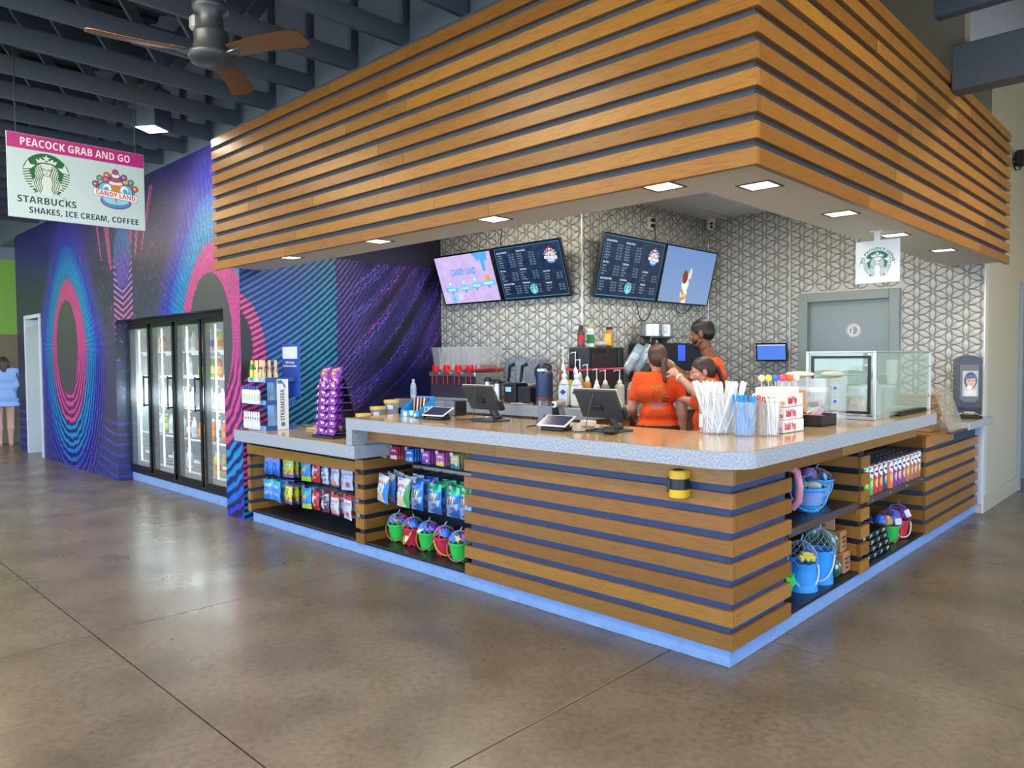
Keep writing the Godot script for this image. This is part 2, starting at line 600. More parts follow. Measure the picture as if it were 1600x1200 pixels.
func mural_side(s: float, y: float) -> Color:
	# s runs away from the front wall
	var rise := 0.42 + 0.16 * (y - 1.5) + 0.10 * s
	var q := y - s * rise
	var edge := 1.06 - 0.30 * smooth(1.6, 0.8, y) + streak(s * 9.0, y * 22.0) * 0.05
	var ph := q / 0.058
	var wob := streak(s * 26.0, q * 60.0)
	var st := 0.5 + 0.5 * cos(TAU * ph + wob * 0.8)
	var fine := 0.5 + 0.5 * sin((q * 3.0 + s * 1.6) * 150.0 + wob * 4.0)
	var core := sqrt(pow((s + 0.12) / 0.24, 2.0) + pow((y - 1.66) / 0.42, 2.0))
	var pk := sqrt(pow((s + 0.10) / 0.36, 2.0) + pow((y - 1.55) / 0.66, 2.0)) + wob * 0.05
	if y < 1.45:
		pk = minf(pk, (s * 0.9 + 0.55 * absf(y - 0.85)) / 0.30)
	if core < 1.0 + wob * 0.10:
		return Color(0.13, 0.14, 0.17)
	if pk < 1.0:
		var c := lrp(Color(0.26, 0.05, 0.24), Color(0.86, 0.30, 0.58), st)
		return lrp(c, Color(0.95, 0.55, 0.80), 0.35 * fine * st)
	if s < edge:
		var teal := lrp(Color(0.05, 0.40, 0.85), Color(0.05, 0.62, 0.72), smooth(0.25, 0.95, s + (1.8 - y) * 0.35))
		var c := lrp(Color(0.015, 0.07, 0.24), teal, pow(st, 1.2) * 0.95)
		return lrp(c, Color(0.35, 0.80, 0.95), 0.30 * fine * st)
	# violet barbs that bend upwards, thinning to strands
	var t := s - edge
	var q2 := y - edge * rise - t * (rise + 0.10) - 0.30 * t * t
	var st2 := 0.5 + 0.5 * cos(TAU * q2 / 0.058 + wob * 1.2)
	var body := pow(st2, 1.6) * smooth(0.75, 0.15, t + 0.2 * streak(q2 * 14.0, 3.0))
	var c := lrp(Color(0.055, 0.04, 0.17), Color(0.40, 0.33, 0.72), body * (0.75 + 0.35 * fine))
	# strands: bundles that sweep up to the right
	var q3 := y - 0.42 * t - 0.50 * t * t
	var n1 := streak(q3 * 3.2 + 30.0, t * 0.35)
	var strand := smooth(0.62, 0.98, 0.5 + 0.5 * sin(q3 * 92.0 + 3.0 * streak(q3 * 5.0, t * 0.9)))
	var strand2 := smooth(0.7, 1.0, 0.5 + 0.5 * sin(q3 * 211.0 + 4.0 * streak(q3 * 7.0, t * 0.7)))
	var gate := smooth(-0.12, 0.25, n1) * smooth(0.02, 0.3, t)
	var brk := 0.45 + 0.55 * smooth(-0.15, 0.2, streak(s * 60.0, y * 60.0))
	var hue := streak(q3 * 2.6 + 77.0, 1.0)
	var sc := Color(0.72, 0.34, 0.72) if hue > 0.05 else Color(0.46, 0.40, 0.86)
	if y < 1.55 - 0.1 * t and t > 0.6:
		sc = Color(0.12, 0.28, 0.70)
	c = lrp(c, Color(0.10, 0.09, 0.33), 0.6 * smooth(0.1, 0.5, t))
	c = lrp(c, Color(0.03, 0.03, 0.07), 0.85 * smooth(-0.1, -0.4, n1) * smooth(0.25, 0.7, t))
	c = lrp(c, sc * 0.8, strand2 * smooth(-0.3, 0.1, n1) * smooth(0.1, 0.4, t) * brk * 0.55)
	c = lrp(c, sc, strand * gate * brk)
	return c

func paint(w: int, h: int, f: Callable) -> Image:
	var by := PackedByteArray()
	by.resize(w * h * 3)
	var k := 0
	for j in h:
		for i in w:
			var c: Color = f.call((i + 0.5) / w, 1.0 - (j + 0.5) / h)
			by[k] = int(clampf(c.r, 0, 1) * 255)
			by[k + 1] = int(clampf(c.g, 0, 1) * 255)
			by[k + 2] = int(clampf(c.b, 0, 1) * 255)
			k += 3
	return Image.create_from_data(w, h, false, Image.FORMAT_RGB8, by)

# ---------------------------------------------------------------- floor, walls
const FRONT := 0.05           # face of the mural wall
const XM := -5.03             # end of the mural wall, and the side mural
const ZA := -2.462            # first tiled wall
const XB := -2.884            # second tiled wall
const ZC := -4.956            # third tiled wall

func make_shell() -> void:
	var f := Mb.new()
	f.span(Vector3(-17, -0.3, -9), Vector3(9, -0.012, 10))
	var fl := struct("floor", f, cm("3e382e", 0.8))
	var xs := [-17.0]
	for k in range(-6, 4):
		xs.append(-0.34 + 2.49 * k)
	xs.append(9.0)
	var zs := [-9.0, -7.94, -5.45, -2.96, -0.47, 2.02, 4.51, 7.0, 10.0]
	for i in xs.size() - 1:
		for j in zs.size() - 1:
			var b := Mb.new()
			b.span(Vector3(xs[i] + 0.003, -0.013, zs[j] + 0.003), Vector3(xs[i + 1] - 0.003, 0.0, zs[j + 1] - 0.003), 0.002)
			put("slab", b, M["floor concrete"], fl)
	# mural wall: front part left of the cooler, above it, right of it, and the side mural
	var w := 1400
	var im := paint(w, 620, func(u, v): return mural_front(-13.3 + u * 8.27, v * 3.69))
	var mm := img_mat("mural print", im, 0.38)
	var wl := Mb.new()
	mural_box(wl, Vector3(-11.83, 0, -0.3), Vector3(-8.46, 3.69, FRONT))
	mural_box(wl, Vector3(-8.46, 2.055, -0.3), Vector3(-5.39, 3.69, FRONT))
	mural_box(wl, Vector3(-5.39, 0, -0.3), Vector3(XM, 3.69, FRONT))
	mural_box(wl, Vector3(-12.78, 2.24, -0.3), Vector3(-11.83, 3.69, FRONT))
	mural_box(wl, Vector3(-13.3, 0, -0.3), Vector3(-12.78, 3.69, FRONT))
	struct("wall_left", wl, mm)
	var im2 := paint(860, 860, func(u, v): return mural_side(u * 2.51, v * 2.6))
	var ms := Mb.new()
	ms.quad_n(Vector3(XM + 0.003, 0, FRONT), Vector3(XM + 0.003, 0, ZA), Vector3(XM + 0.003, 2.6, ZA), Vector3(XM + 0.003, 2.6, FRONT), Vector3.RIGHT)
	var sw := Mb.new()
	sw.span(Vector3(XM - 0.3, 0, ZA - 0.2), Vector3(XM - 0.002, 3.69, -0.302))
	var side := struct("wall_side", sw, cm("22203c", 0.7))
	put("mural_sheet", ms, img_mat("side mural print", im2, 0.38), side)
	# lining of the doorway in the mural wall
	var dr := Mb.new()
	dr.span(Vector3(-12.78, 0, -0.32), Vector3(-12.70, 2.24, FRONT + 0.02), 0.004)
	dr.span(Vector3(-11.91, 0, -0.32), Vector3(-11.83, 2.24, FRONT + 0.02), 0.004)
	dr.span(Vector3(-12.78, 2.241, -0.32), Vector3(-11.83, 2.30, FRONT + 0.02), 0.004)
	struct("trim_1", dr, cm("c3d2d6", 0.5))
	var dl := Mb.new()
	dl.span(Vector3(-12.70, 0.01, -0.26), Vector3(-11.91, 2.16, -0.22), 0.004)
	var d1 := struct("door_1", dl, cm("aebcbc", 0.5))
	var kn := Mb.new()
	kn.ball(Vector3(-12.0, 1.0, -0.19), Vector3(0.03, 0.03, 0.03))
	put("door_handle", kn, M["steel"], d1)
	# dark upper wall behind the trusses
	var up := Mb.new()
	up.span(Vector3(-16.8, 3.69, -0.3), Vector3(0.2, 5.6, -0.02))
	struct("wall_upper", up, M["roof wall"])
	# tiled walls
	tiled_wall("wall_back_left", Vector3(XM, 0, ZA), Vector3.RIGHT, Vector3.BACK, XB - XM - 0.001, 3.22, Vector2(-4.075, 1.715), [])
	tiled_wall("wall_back_middle", Vector3(XB, 0, ZA - 0.002), Vector3.FORWARD, Vector3.RIGHT, ZA - ZC - 0.004, 3.22, Vector2(2.617, 1.934), [])
	tiled_wall("wall_back_right", Vector3(XB, 0, ZC), Vector3.RIGHT, Vector3.BACK, 0.06 - XB, 3.22, Vector2(-0.245, 2.409), [Rect2(-1.742, 0, 1.053, 2.232)])
	# metal trims on the tile edges
	var tr := Mb.new()
	tr.span(Vector3(XB - 0.006, 1.0, ZA - 0.006), Vector3(XB + 0.006, 3.2, ZA + 0.006), 0.002)
	tr.span(Vector3(-1.86, 1.0, ZC - 0.01), Vector3(-1.85, 3.2, ZC + 0.008), 0.002)
	tr.span(Vector3(0.05, 0.0, ZC - 0.01), Vector3(0.065, 2.42, ZC + 0.008), 0.002)
	struct("trim_2", tr, cm("d9d9d2", 0.4, 0.3))
	# beige wall beyond the counter
	var bw := Mb.new()
	bw.span(Vector3(-0.2, 0, -6.62), Vector3(0.06, 4.6, ZC - 0.152))
	bw.span(Vector3(-0.2, 2.24, -7.6), Vector3(0.06, 4.6, -6.62))
	bw.span(Vector3(-0.2, 0, -9.0), Vector3(0.06, 4.6, -7.6))
	struct("wall_right", bw, M["beige paint"])
	var bb := Mb.new()
	bb.span(Vector3(0.055, 0, -6.58), Vector3(0.075, 0.16, ZC - 0.006), 0.004)
	bb.span(Vector3(0.055, 0, -9.0), Vector3(0.075, 0.16, -7.64), 0.004)
	struct("baseboard_right", bb, cm("b5ab90", 0.5))
	var fr := Mb.new()
	fr.span(Vector3(-0.21, 0, -6.66), Vector3(0.09, 2.26, -6.56), 0.006)
	fr.span(Vector3(-0.21, 0, -7.66), Vector3(0.09, 2.26, -7.56), 0.006)
	fr.span(Vector3(-0.21, 2.261, -7.66), Vector3(0.09, 2.34, -6.56), 0.006)
	struct("trim_3", fr, cm("8f9693", 0.45))
	var dd := Mb.new()
	dd.span(Vector3(-0.12, 0.01, -7.58), Vector3(-0.07, 2.2, -6.64), 0.004)
	struct("door_2", dd, cm("6d6048", 0.5))
	# the grey staff door in the tiled wall
	var sd := Mb.new()
	sd.span(Vector3(-1.742, 0, ZC - 0.1), Vector3(-1.642, 2.232, ZC + 0.05), 0.006)
	sd.span(Vector3(-0.789, 0, ZC - 0.1), Vector3(-0.689, 2.232, ZC + 0.05), 0.006)
	sd.span(Vector3(-1.641, 2.132, ZC - 0.1), Vector3(-0.790, 2.232, ZC + 0.05), 0.006)
	struct("trim_4", sd, cm("8a948f", 0.4))
	var sl := Mb.new()
	sl.span(Vector3(-1.65, 0.01, ZC - 0.08), Vector3(-0.78, 2.14, ZC - 0.03), 0.004)
	var door := struct("door_3", sl, cm("828c88", 0.33, 0.25))
	var hd := Mb.new()
	hd.tube([Vector3(-0.87, 1.0, ZC - 0.03), Vector3(-0.87, 1.0, ZC + 0.03), Vector3(-0.98, 1.0, ZC + 0.03)], 0.01)
	put("door_handle", hd, M["steel"], door)
	var im3 := Image.create(128, 128, false, Image.FORMAT_RGB8)
	im3.fill(hexc("e8eaea"))
	disc(im3, 64, 64, 62, hexc("c98a92"))
	disc(im3, 64, 64, 54, hexc("e6e8e6"))
	disc(im3, 64, 64, 36, hexc("6fa8a0"))
	for k in 12:
		disc(im3, 64 + 22 * cos(k * 2.1), 64 + 22 * sin(k * 3.3), 7, hexc("d9e4e0") if k % 3 else hexc("c77f8c"))
	for k in 26:
		disc(im3, 64 + 46 * cos(TAU * k / 26), 64 + 46 * sin(TAU * k / 26), 3, hexc("b0707c"))
	var st := Mb.new()
	disc_sheet(st, Vector3(-1.165, 1.811, ZC - 0.028), 0.078)
	var stk := put("door_sticker", st, img_mat("sticker", im3, 0.5))
	tag(stk, "round pink and green sticker on the grey staff door", "sticker")
	# far end of the hall
	var fw := Mb.new()
	fw.span(Vector3(-17.0, 0, -4), Vector3(-14.8, 2.05, 10))
	struct("wall_far", fw, cm("6b5f42", 0.7))
	var fg := Mb.new()
	fg.span(Vector3(-17.0, 2.05, -4), Vector3(-14.8, 3.45, 10))
	struct("wall_far_green", fg, cm("6f9a35", 0.7))
	var fg2 := Mb.new()
	fg2.span(Vector3(-17.0, 3.45, -4), Vector3(-14.8, 5.6, 10))
	struct("wall_far_top", fg2, M["roof wall"])
	var bk := Mb.new()
	bk.span(Vector3(-17, 0, -4.2), Vector3(-13.4, 5.6, -4))
	bk.span(Vector3(-0.2, 0, -9.2), Vector3(9, 5.6, -9.0))
	bk.span(Vector3(XM, 3.0, -5.4), Vector3(-0.2, 5.6, -5.2))
	struct("wall_north", bk, M["beige paint"])
	glass_front()

func disc_sheet(b: Mb, at: Vector3, r: float, seg := 28) -> void:
	for k in seg:
		var a := TAU * k / seg
		var e := TAU * (k + 1) / seg
		b.tri_n(at, at + Vector3(cos(a), sin(a), 0) * r, at + Vector3(cos(e), sin(e), 0) * r, Vector3.BACK, Vector2(0.5, 0.5), Vector2(0.5 + 0.5 * cos(a), 0.5 - 0.5 * sin(a)), Vector2(0.5 + 0.5 * cos(e), 0.5 - 0.5 * sin(e)))

func mural_box(b: Mb, lo: Vector3, hi: Vector3) -> void:
	var uv := func(p: Vector3) -> Vector2: return Vector2((p.x + 13.3) / 8.27, 1.0 - p.y / 3.69)
	for z in [lo.z, hi.z]:
		var q := [Vector3(lo.x, lo.y, z), Vector3(hi.x, lo.y, z), Vector3(hi.x, hi.y, z), Vector3(lo.x, hi.y, z)]
		b.quad_n(q[0], q[1], q[2], q[3], Vector3(0, 0, 1 if z == hi.z else -1), uv.call(q[0]), uv.call(q[1]), uv.call(q[2]), uv.call(q[3]))
	for x in [lo.x, hi.x]:
		var q := [Vector3(x, lo.y, lo.z), Vector3(x, lo.y, hi.z), Vector3(x, hi.y, hi.z), Vector3(x, hi.y, lo.z)]
		var o := Vector2(0.02 if x == lo.x else -0.02, 0)
		b.quad_n(q[0], q[1], q[2], q[3], Vector3(1 if x == hi.x else -1, 0, 0), uv.call(q[0]) + o, uv.call(q[1]), uv.call(q[2]), uv.call(q[3]) + o)
	for y in [lo.y, hi.y]:
		var q := [Vector3(lo.x, y, lo.z), Vector3(hi.x, y, lo.z), Vector3(hi.x, y, hi.z), Vector3(lo.x, y, hi.z)]
		b.quad_n(q[0], q[1], q[2], q[3], Vector3(0, 1 if y == hi.y else -1, 0), uv.call(q[0]), uv.call(q[1]), uv.call(q[2]), uv.call(q[3]))

# a wall faced with tiles whose raised petals form six-pointed stars
func tiled_wall(called: String, o: Vector3, ux: Vector3, nn: Vector3, wid: float, hei: float, ph: Vector2, holes: Array) -> void:
	var b := Mb.new()
	var back := 0.15
	var cuts := [0.0, wid]
	if holes.size():
		cuts = [0.0, holes[0].position.x - o.x, holes[0].end.x - o.x, wid]
	for k in cuts.size() - 1:
		var y0: float = holes[0].end.y if holes.size() and k == 1 else 0.0
		var p: Vector3 = o + ux * cuts[k] + Vector3(0, y0, 0)
		var q: Vector3 = o + ux * cuts[k + 1] + Vector3(0, hei, 0) - nn * back
		b.span(Vector3(minf(p.x, q.x), p.y, minf(p.z, q.z)), Vector3(maxf(p.x, q.x), q.y, maxf(p.z, q.z)))
	var wall := struct(called, b, cm("c2c2bb", 0.5))
	var rim := Mb.new()
	var leaf := Mb.new()
	var dx := 0.1475
	var dy := 0.154
	var lim := PackedVector2Array([Vector2(0.004, 0.9), Vector2(wid - 0.004, 0.9), Vector2(wid - 0.004, hei - 0.004), Vector2(0.004, hei - 0.004)])
	var start := ph.x - (o.x if absf(ux.x) > 0.5 else -o.z)
	var i0 := int(floor(-start / dx)) - 1
	var i1 := int(ceil((wid - start) / dx)) + 1
	for i in range(i0, i1 + 1):
		for j in range(-12, 16):
			var c := Vector2(start + i * dx, ph.y + (j + (0.5 if posmod(i, 2) else 0.0)) * dy)
			for d in [Vector2(0, dy), Vector2(dx, dy * 0.5), Vector2(dx, -dy * 0.5)]:
				var m: Vector2 = c + d * 0.5
				if m.x < -0.07 or m.x > wid + 0.07 or m.y < 0.85 or m.y > hei + 0.07:
					continue
				var hit := false
				for hr in holes:
					if Rect2(hr.position.x - o.x - 0.05, hr.position.y, hr.size.x + 0.1, hr.size.y + 0.05).has_point(m):
						hit = true
				if hit:
					continue
				petal(rim, leaf, o, ux, nn, m, d, lim)
	var a := put("petal_outline", rim, cm("7f817a", 0.6), wall)
	a.set_meta("kind", "stuff")
	var a2 := put("petal", leaf, cm("c0c0ba", 0.45), wall)
	a2.set_meta("kind", "stuff")

func petal(rim: Mb, leaf: Mb, o: Vector3, ux: Vector3, nn: Vector3, m: Vector2, d: Vector2, lim: PackedVector2Array) -> void:
	var len_ := d.length() * 0.5
	var ax := d.normalized()
	var ay := Vector2(-ax.y, ax.x)
	for pass_ in 2:
		var b := rim if pass_ == 0 else leaf
		var l := len_ * (0.93 if pass_ == 0 else 0.72)
		var w := 0.034 if pass_ == 0 else 0.0235
		var z := 0.002 if pass_ == 0 else 0.004
		var cut := PackedVector2Array()
		for k in [[-1.0, 0.0], [-0.5, 0.78], [-0.18, 1.0], [0.18, 1.0], [0.5, 0.78], [1.0, 0.0], [0.5, -0.78], [0.18, -1.0], [-0.18, -1.0], [-0.5, -0.78]]:
			cut.append(m + ax * (l * k[0]) + ay * (w * k[1]))
		var got := Geometry2D.intersect_polygons(cut, lim)
		if got.is_empty() or got[0].size() < 3:
			continue
		var pts := []
		for p in got[0]:
			pts.append(o + ux * p.x + Vector3(0, p.y, 0) + nn * z)
		var c2 := Vector2.ZERO
		for p in got[0]:
			c2 += p / got[0].size()
		var cen := o + ux * c2.x + Vector3(0, c2.y, 0) + nn * (z + (0.0 if pass_ == 0 else 0.003))
		for k in pts.size():
			var e: Vector3 = pts[k]
			var g: Vector3 = pts[(k + 1) % pts.size()]
			b.tri_n(cen, e, g, nn + ((e + g) * 0.5 - cen).normalized() * (0.0 if pass_ == 0 else 0.2))

# glazed shopfront behind the viewer and along the right of the hall
func glass_front() -> void:
	var mu := Mb.new()
	for k in 11:
		var x := -16.0 + k * 2.45
		mu.span(Vector3(x - 0.04, 0, 9.0), Vector3(x + 0.04, 3.7, 9.12), 0.005)
	for y in [0.1, 2.3, 3.7]:
		mu.span(Vector3(-17, y - 0.05, 9.0), Vector3(9, y + 0.05, 9.12), 0.005)
	var w1 := struct("window_1", mu, cm("2b3035", 0.5))
	for k in 10:
		for y in [[0.15, 2.25], [2.35, 3.65]]:
			var p := Mb.new()
			p.span(Vector3(-15.95 + k * 2.45, y[0], 9.05), Vector3(-13.64 + k * 2.45, y[1], 9.06))
			put("pane", p, M["clear pane"], w1)
	var mv := Mb.new()
	for k in 8:
		var z := -8.0 + k * 2.4
		mv.span(Vector3(8.0, 0, z - 0.04), Vector3(8.12, 3.0, z + 0.04), 0.005)
	for y in [0.1, 2.3, 3.0]:
		mv.span(Vector3(8.0, y - 0.05, -9), Vector3(8.12, y + 0.05, 9), 0.005)
	var w2 := struct("window_2", mv, cm("2b3035", 0.5))
	for k in 7:
		for y in [[0.15, 2.25], [2.35, 2.95]]:
			var p := Mb.new()
			p.span(Vector3(8.05, y[0], -7.95 + k * 2.4), Vector3(8.06, y[1], -5.65 + k * 2.4))
			put("pane", p, M["clear pane"], w2)
	var over := Mb.new()
	over.span(Vector3(-17, 3.75, 8.95), Vector3(9, 5.6, 9.2))
	struct("wall_front", over, M["roof wall"])
	var over2 := Mb.new()
	over2.span(Vector3(7.95, 3.05, -9.2), Vector3(8.2, 5.6, 9.2))
	over2.span(Vector3(7.95, 0.0, -9.2), Vector3(8.2, 3.05, -8.04))
	struct("wall_east", over2, M["beige paint"])

# ---------------------------------------------------------------- roof structure
func make_roof() -> void:
	var b := Mb.new()
	b.span(Vector3(-17, 5.4, -9.2), Vector3(9, 5.6, 10))
	var roof := struct("ceiling", b, M["roof deck"])
	var rib := Mb.new()
	for k in 90:
		rib.span(Vector3(-16.9 + k * 0.28, 5.36, -5.2), Vector3(-16.8 + k * 0.28, 5.41, 9.0))
	put("deck_rib", rib, M["roof deck"], roof).set_meta("kind", "stuff")
	# parallel timber trusses that run to the mural wall
	for k in range(-15, 3):
		var x := -2.505 + 0.6365 * k
		truss(x)
	# beam and chords that cross to the right of the canopy
	var bm := Mb.new()
	bm.span(Vector3(0.285, 3.43, -2.89), Vector3(7.95, 3.745, -2.712), 0.006)
	var t := put("roof_beam", bm, M["roof steel"])
	tag(t, "deep dark grey roof beam running right from the canopy side", "beam")
	for z in [-2.2, -1.1, 0.0]:
		var c := Mb.new()
		c.span(Vector3(0.30, 3.78, z - 0.10), Vector3(7.95, 3.90, z), 0.004)
		c.span(Vector3(0.30, 4.78, z - 0.10), Vector3(7.95, 4.88, z), 0.004)
		for k in 6:
			var x := 0.4 + k * 1.25
			c.bar(Vector3(x, 4.8, z - 0.05), Vector3(x + 0.55, 3.85, z - 0.05), 0.05, 0.09)
			c.bar(Vector3(x + 0.62, 3.85, z - 0.05), Vector3(x + 1.2, 4.8, z - 0.05), 0.05, 0.09)
		var o := put("roof_girder", c, M["roof steel"])
		o.set_meta("kind", "structure")

func truss(x: float) -> void:
	var n := int(round((x + 14.0) / 0.6365))
	var t := thing("roof_truss", "dark grey timber roof truss, number %s from the far left end of the hall" % ["one", "two", "three", "four", "five", "six", "seven", "eight", "nine", "ten", "eleven", "twelve", "thirteen", "fourteen", "fifteen", "sixteen", "seventeen", "eighteen", "nineteen", "twenty", "twenty-one", "twenty-two"][clampi(n - 2, 0, 21)], "truss", Vector3(x, 3.757, 0), 0.0, "roof trusses over the hall")
	var ch := Mb.new()
	ch.span(Vector3(-0.02, 0, 0.0), Vector3(0.02, 0.14, 8.9), 0.004)
	put("bottom_chord", ch, M["roof steel"], t)
	var tc := Mb.new()
	tc.span(Vector3(-0.02, 1.12, 0.0), Vector3(0.02, 1.24, 8.9), 0.004)
	put("top_chord", tc, M["roof steel"], t)
	var ep := Mb.new()
	ep.span(Vector3(-0.021, 0.141, 0.001), Vector3(0.021, 1.119, 0.05), 0.004)
	put("end_post", ep, M["roof steel"], t)
	for k in 6:
		var z := 0.15 + k * 1.45
		var w := Mb.new()
		w.bar(Vector3(0, 0.14, z + 0.70), Vector3(0, 1.12, z + 0.04), 0.036, 0.085)
		put("web", w, M["roof steel"], t)
		var w2 := Mb.new()
		w2.bar(Vector3(0, 0.14, z + 0.80), Vector3(0, 1.12, z + 1.44), 0.036, 0.085)
		put("web", w2, M["roof steel"], t)

# ---------------------------------------------------------------- slatted woodwork
# one board, its grain along its length
func board(called: String, parent: Node3D, a: Vector3, b: Vector3, bev := 0.003) -> void:
	var m := Mb.new()
	m.span(a, b, bev, Vector2(rng.randf() * 5.0, rng.randf() * 5.0))
	put(called, m, wood(), parent)

# a row of boards along x or z, split at random joints
func board_row(called: String, parent: Node3D, axis: int, from: float, to: float, lo: Vector3, hi: Vector3, pieces: Array = []) -> void:
	var cuts := [from]
	for p in pieces:
		cuts.append(p)
	cuts.append(to)
	for k in cuts.size() - 1:
		var a := lo
		var b := hi
		a[axis] = cuts[k] + (0.0008 if k else 0.0)
		b[axis] = cuts[k + 1] - (0.0008 if k < cuts.size() - 2 else 0.0)
		board(called, parent, a, b, 0.002)

const CX := 0.2802
const CZ := 0.309
const CB := 2.3706

func make_canopy() -> void:
	var t := thing("canopy", "slatted wooden canopy wrapping over the front and side of the counter", "canopy")
	var bk := Mb.new()
	bk.span(Vector3(-4.985, CB + 0.045, CZ - 0.08), Vector3(CX - 0.03, 3.575, CZ - 0.03))
	bk.span(Vector3(CX - 0.08, CB + 0.045, ZC + 0.19), Vector3(CX - 0.03, 3.575, CZ - 0.05))
	put("backing_board", bk, M["backing"], t)
	for k in 11:
		var y := CB + 0.1117 * k
		var cut := []
		for q in [-3.6, -1.7]:
			cut.append(q + rng.randf_range(-0.8, 0.8))
		board_row("slat", t, 0, -5.0, CX, Vector3(0, y, CZ - 0.03), Vector3(0, y + 0.0745, CZ), cut)
		var cz := [-4.8 + rng.randf_range(0.8, 2.0), -1.5 + rng.randf_range(-0.7, 0.7)]
		board_row("slat", t, 2, -4.8, CZ - 0.0305, Vector3(CX - 0.03, y, 0), Vector3(CX, y + 0.0745, 0), cz)
	# white soffit and the upstand behind it
	var s := Mb.new()
	s.span(Vector3(XM, 2.41, -0.2), Vector3(CX - 0.031, 2.45, CZ - 0.031), 0.002)
	s.span(Vector3(-0.25, 2.41, ZC + 0.012), Vector3(CX - 0.031, 2.45, -0.2005), 0.002)
	s.span(Vector3(XM, 2.4505, -0.24), Vector3(-0.2505, 3.22, -0.2))
	s.span(Vector3(-0.25, 2.4505, ZC + 0.012), Vector3(-0.21, 3.22, -0.2005))
	put("soffit", s, M["soffit paint"], t)
	var lid := Mb.new()
	lid.span(Vector3(-4.98, 3.575, -0.1), Vector3(CX - 0.03, 3.60, CZ - 0.03))
	lid.span(Vector3(-0.3, 3.575, ZC), Vector3(CX - 0.03, 3.60, 0.1))
	put("top_board", lid, M["backing"], t)
	# tiled ceiling over the staff
	var c := Mb.new()
	c.span(Vector3(XM - 0.1, 3.22, ZC - 0.1), Vector3(-0.2, 3.26, -0.2))
	var ce := struct("ceiling_staff", c, cm("cdcecb", 0.8))
	for i in 8:
		for j in 8:
			var x := XM + i * 0.61
			var z := ZC + j * 0.61
			if x + 0.6 > -0.2 or z + 0.6 > -0.2:
				continue
			var p := Mb.new()
			p.span(Vector3(x + 0.012, 3.212, z + 0.012), Vector3(x + 0.598, 3.222, z + 0.598), 0.002)
			put("panel", p, cm("d6d7d4", 0.9), ce)
	# recessed square lamps in the soffit
	var spots := [[-4.0, 0.10, "leftmost recessed square lamp in the white soffit, above the purple candy rack"], [-2.77, 0.08, "second recessed square soffit lamp from the mural, left of the menu screens"], [-1.56, 0.075, "recessed square soffit lamp above the two left menu screens"], [-0.335, 0.08, "recessed square soffit lamp above the two right menu screens"], [0.02, -0.26, "recessed square soffit lamp nearest the canopy corner"], [0.03, -1.33, "recessed square soffit lamp before the round badge sign"], [0.0, -2.45, "recessed square soffit lamp beside the round badge sign"], [0.03, -3.6, "rearmost recessed square soffit lamp, above the tissue dispenser"]]
	for q in spots:
		var o := thing("recessed_lamp", q[2], "lamp", Vector3(q[0], 2.41, q[1]), 0.0, "recessed lamps in the soffit")
		var f := Mb.new()
		for e in [-1, 1]:
			f.span(Vector3(e * 0.083 - 0.007, -0.004, -0.09), Vector3(e * 0.083 + 0.007, 0.006, 0.09), 0.001)
			f.span(Vector3(-0.076, -0.004, e * 0.083 - 0.007), Vector3(0.076, 0.006, e * 0.083 + 0.007), 0.001)
		put("frame", f, cm("55585a", 0.4), o)
		var d := Mb.new()
		d.span(Vector3(-0.076, -0.001, -0.076), Vector3(0.076, 0.004, 0.076))
		put("lens", d, lamp_mat(Color(1, 0.96, 0.86), 2.2), o)
		area("soffit_light", Vector3(q[0], 2.402, q[1]), Vector2(0.14, 0.14), 0.32, Color(1, 0.93, 0.78))

const SF := 0.027             # face of the counter slats
const RB := 0.094             # lowest slat
const RP := 0.117             # from slat to slat
const RH := 0.078

func slat_y(k: int) -> float:
	return RB + RP * k

var cabs := []
func side_rows(t: Node3D, x0: float, x1: float, z0: float, z1: float, k0: int, k1: int, pitch := RP) -> void:
	for k in range(k0, k1):
		var y := RB + pitch * k
		board("slat", t, Vector3(x0, y, z0), Vector3(x1, y + RH, z1), 0.002)

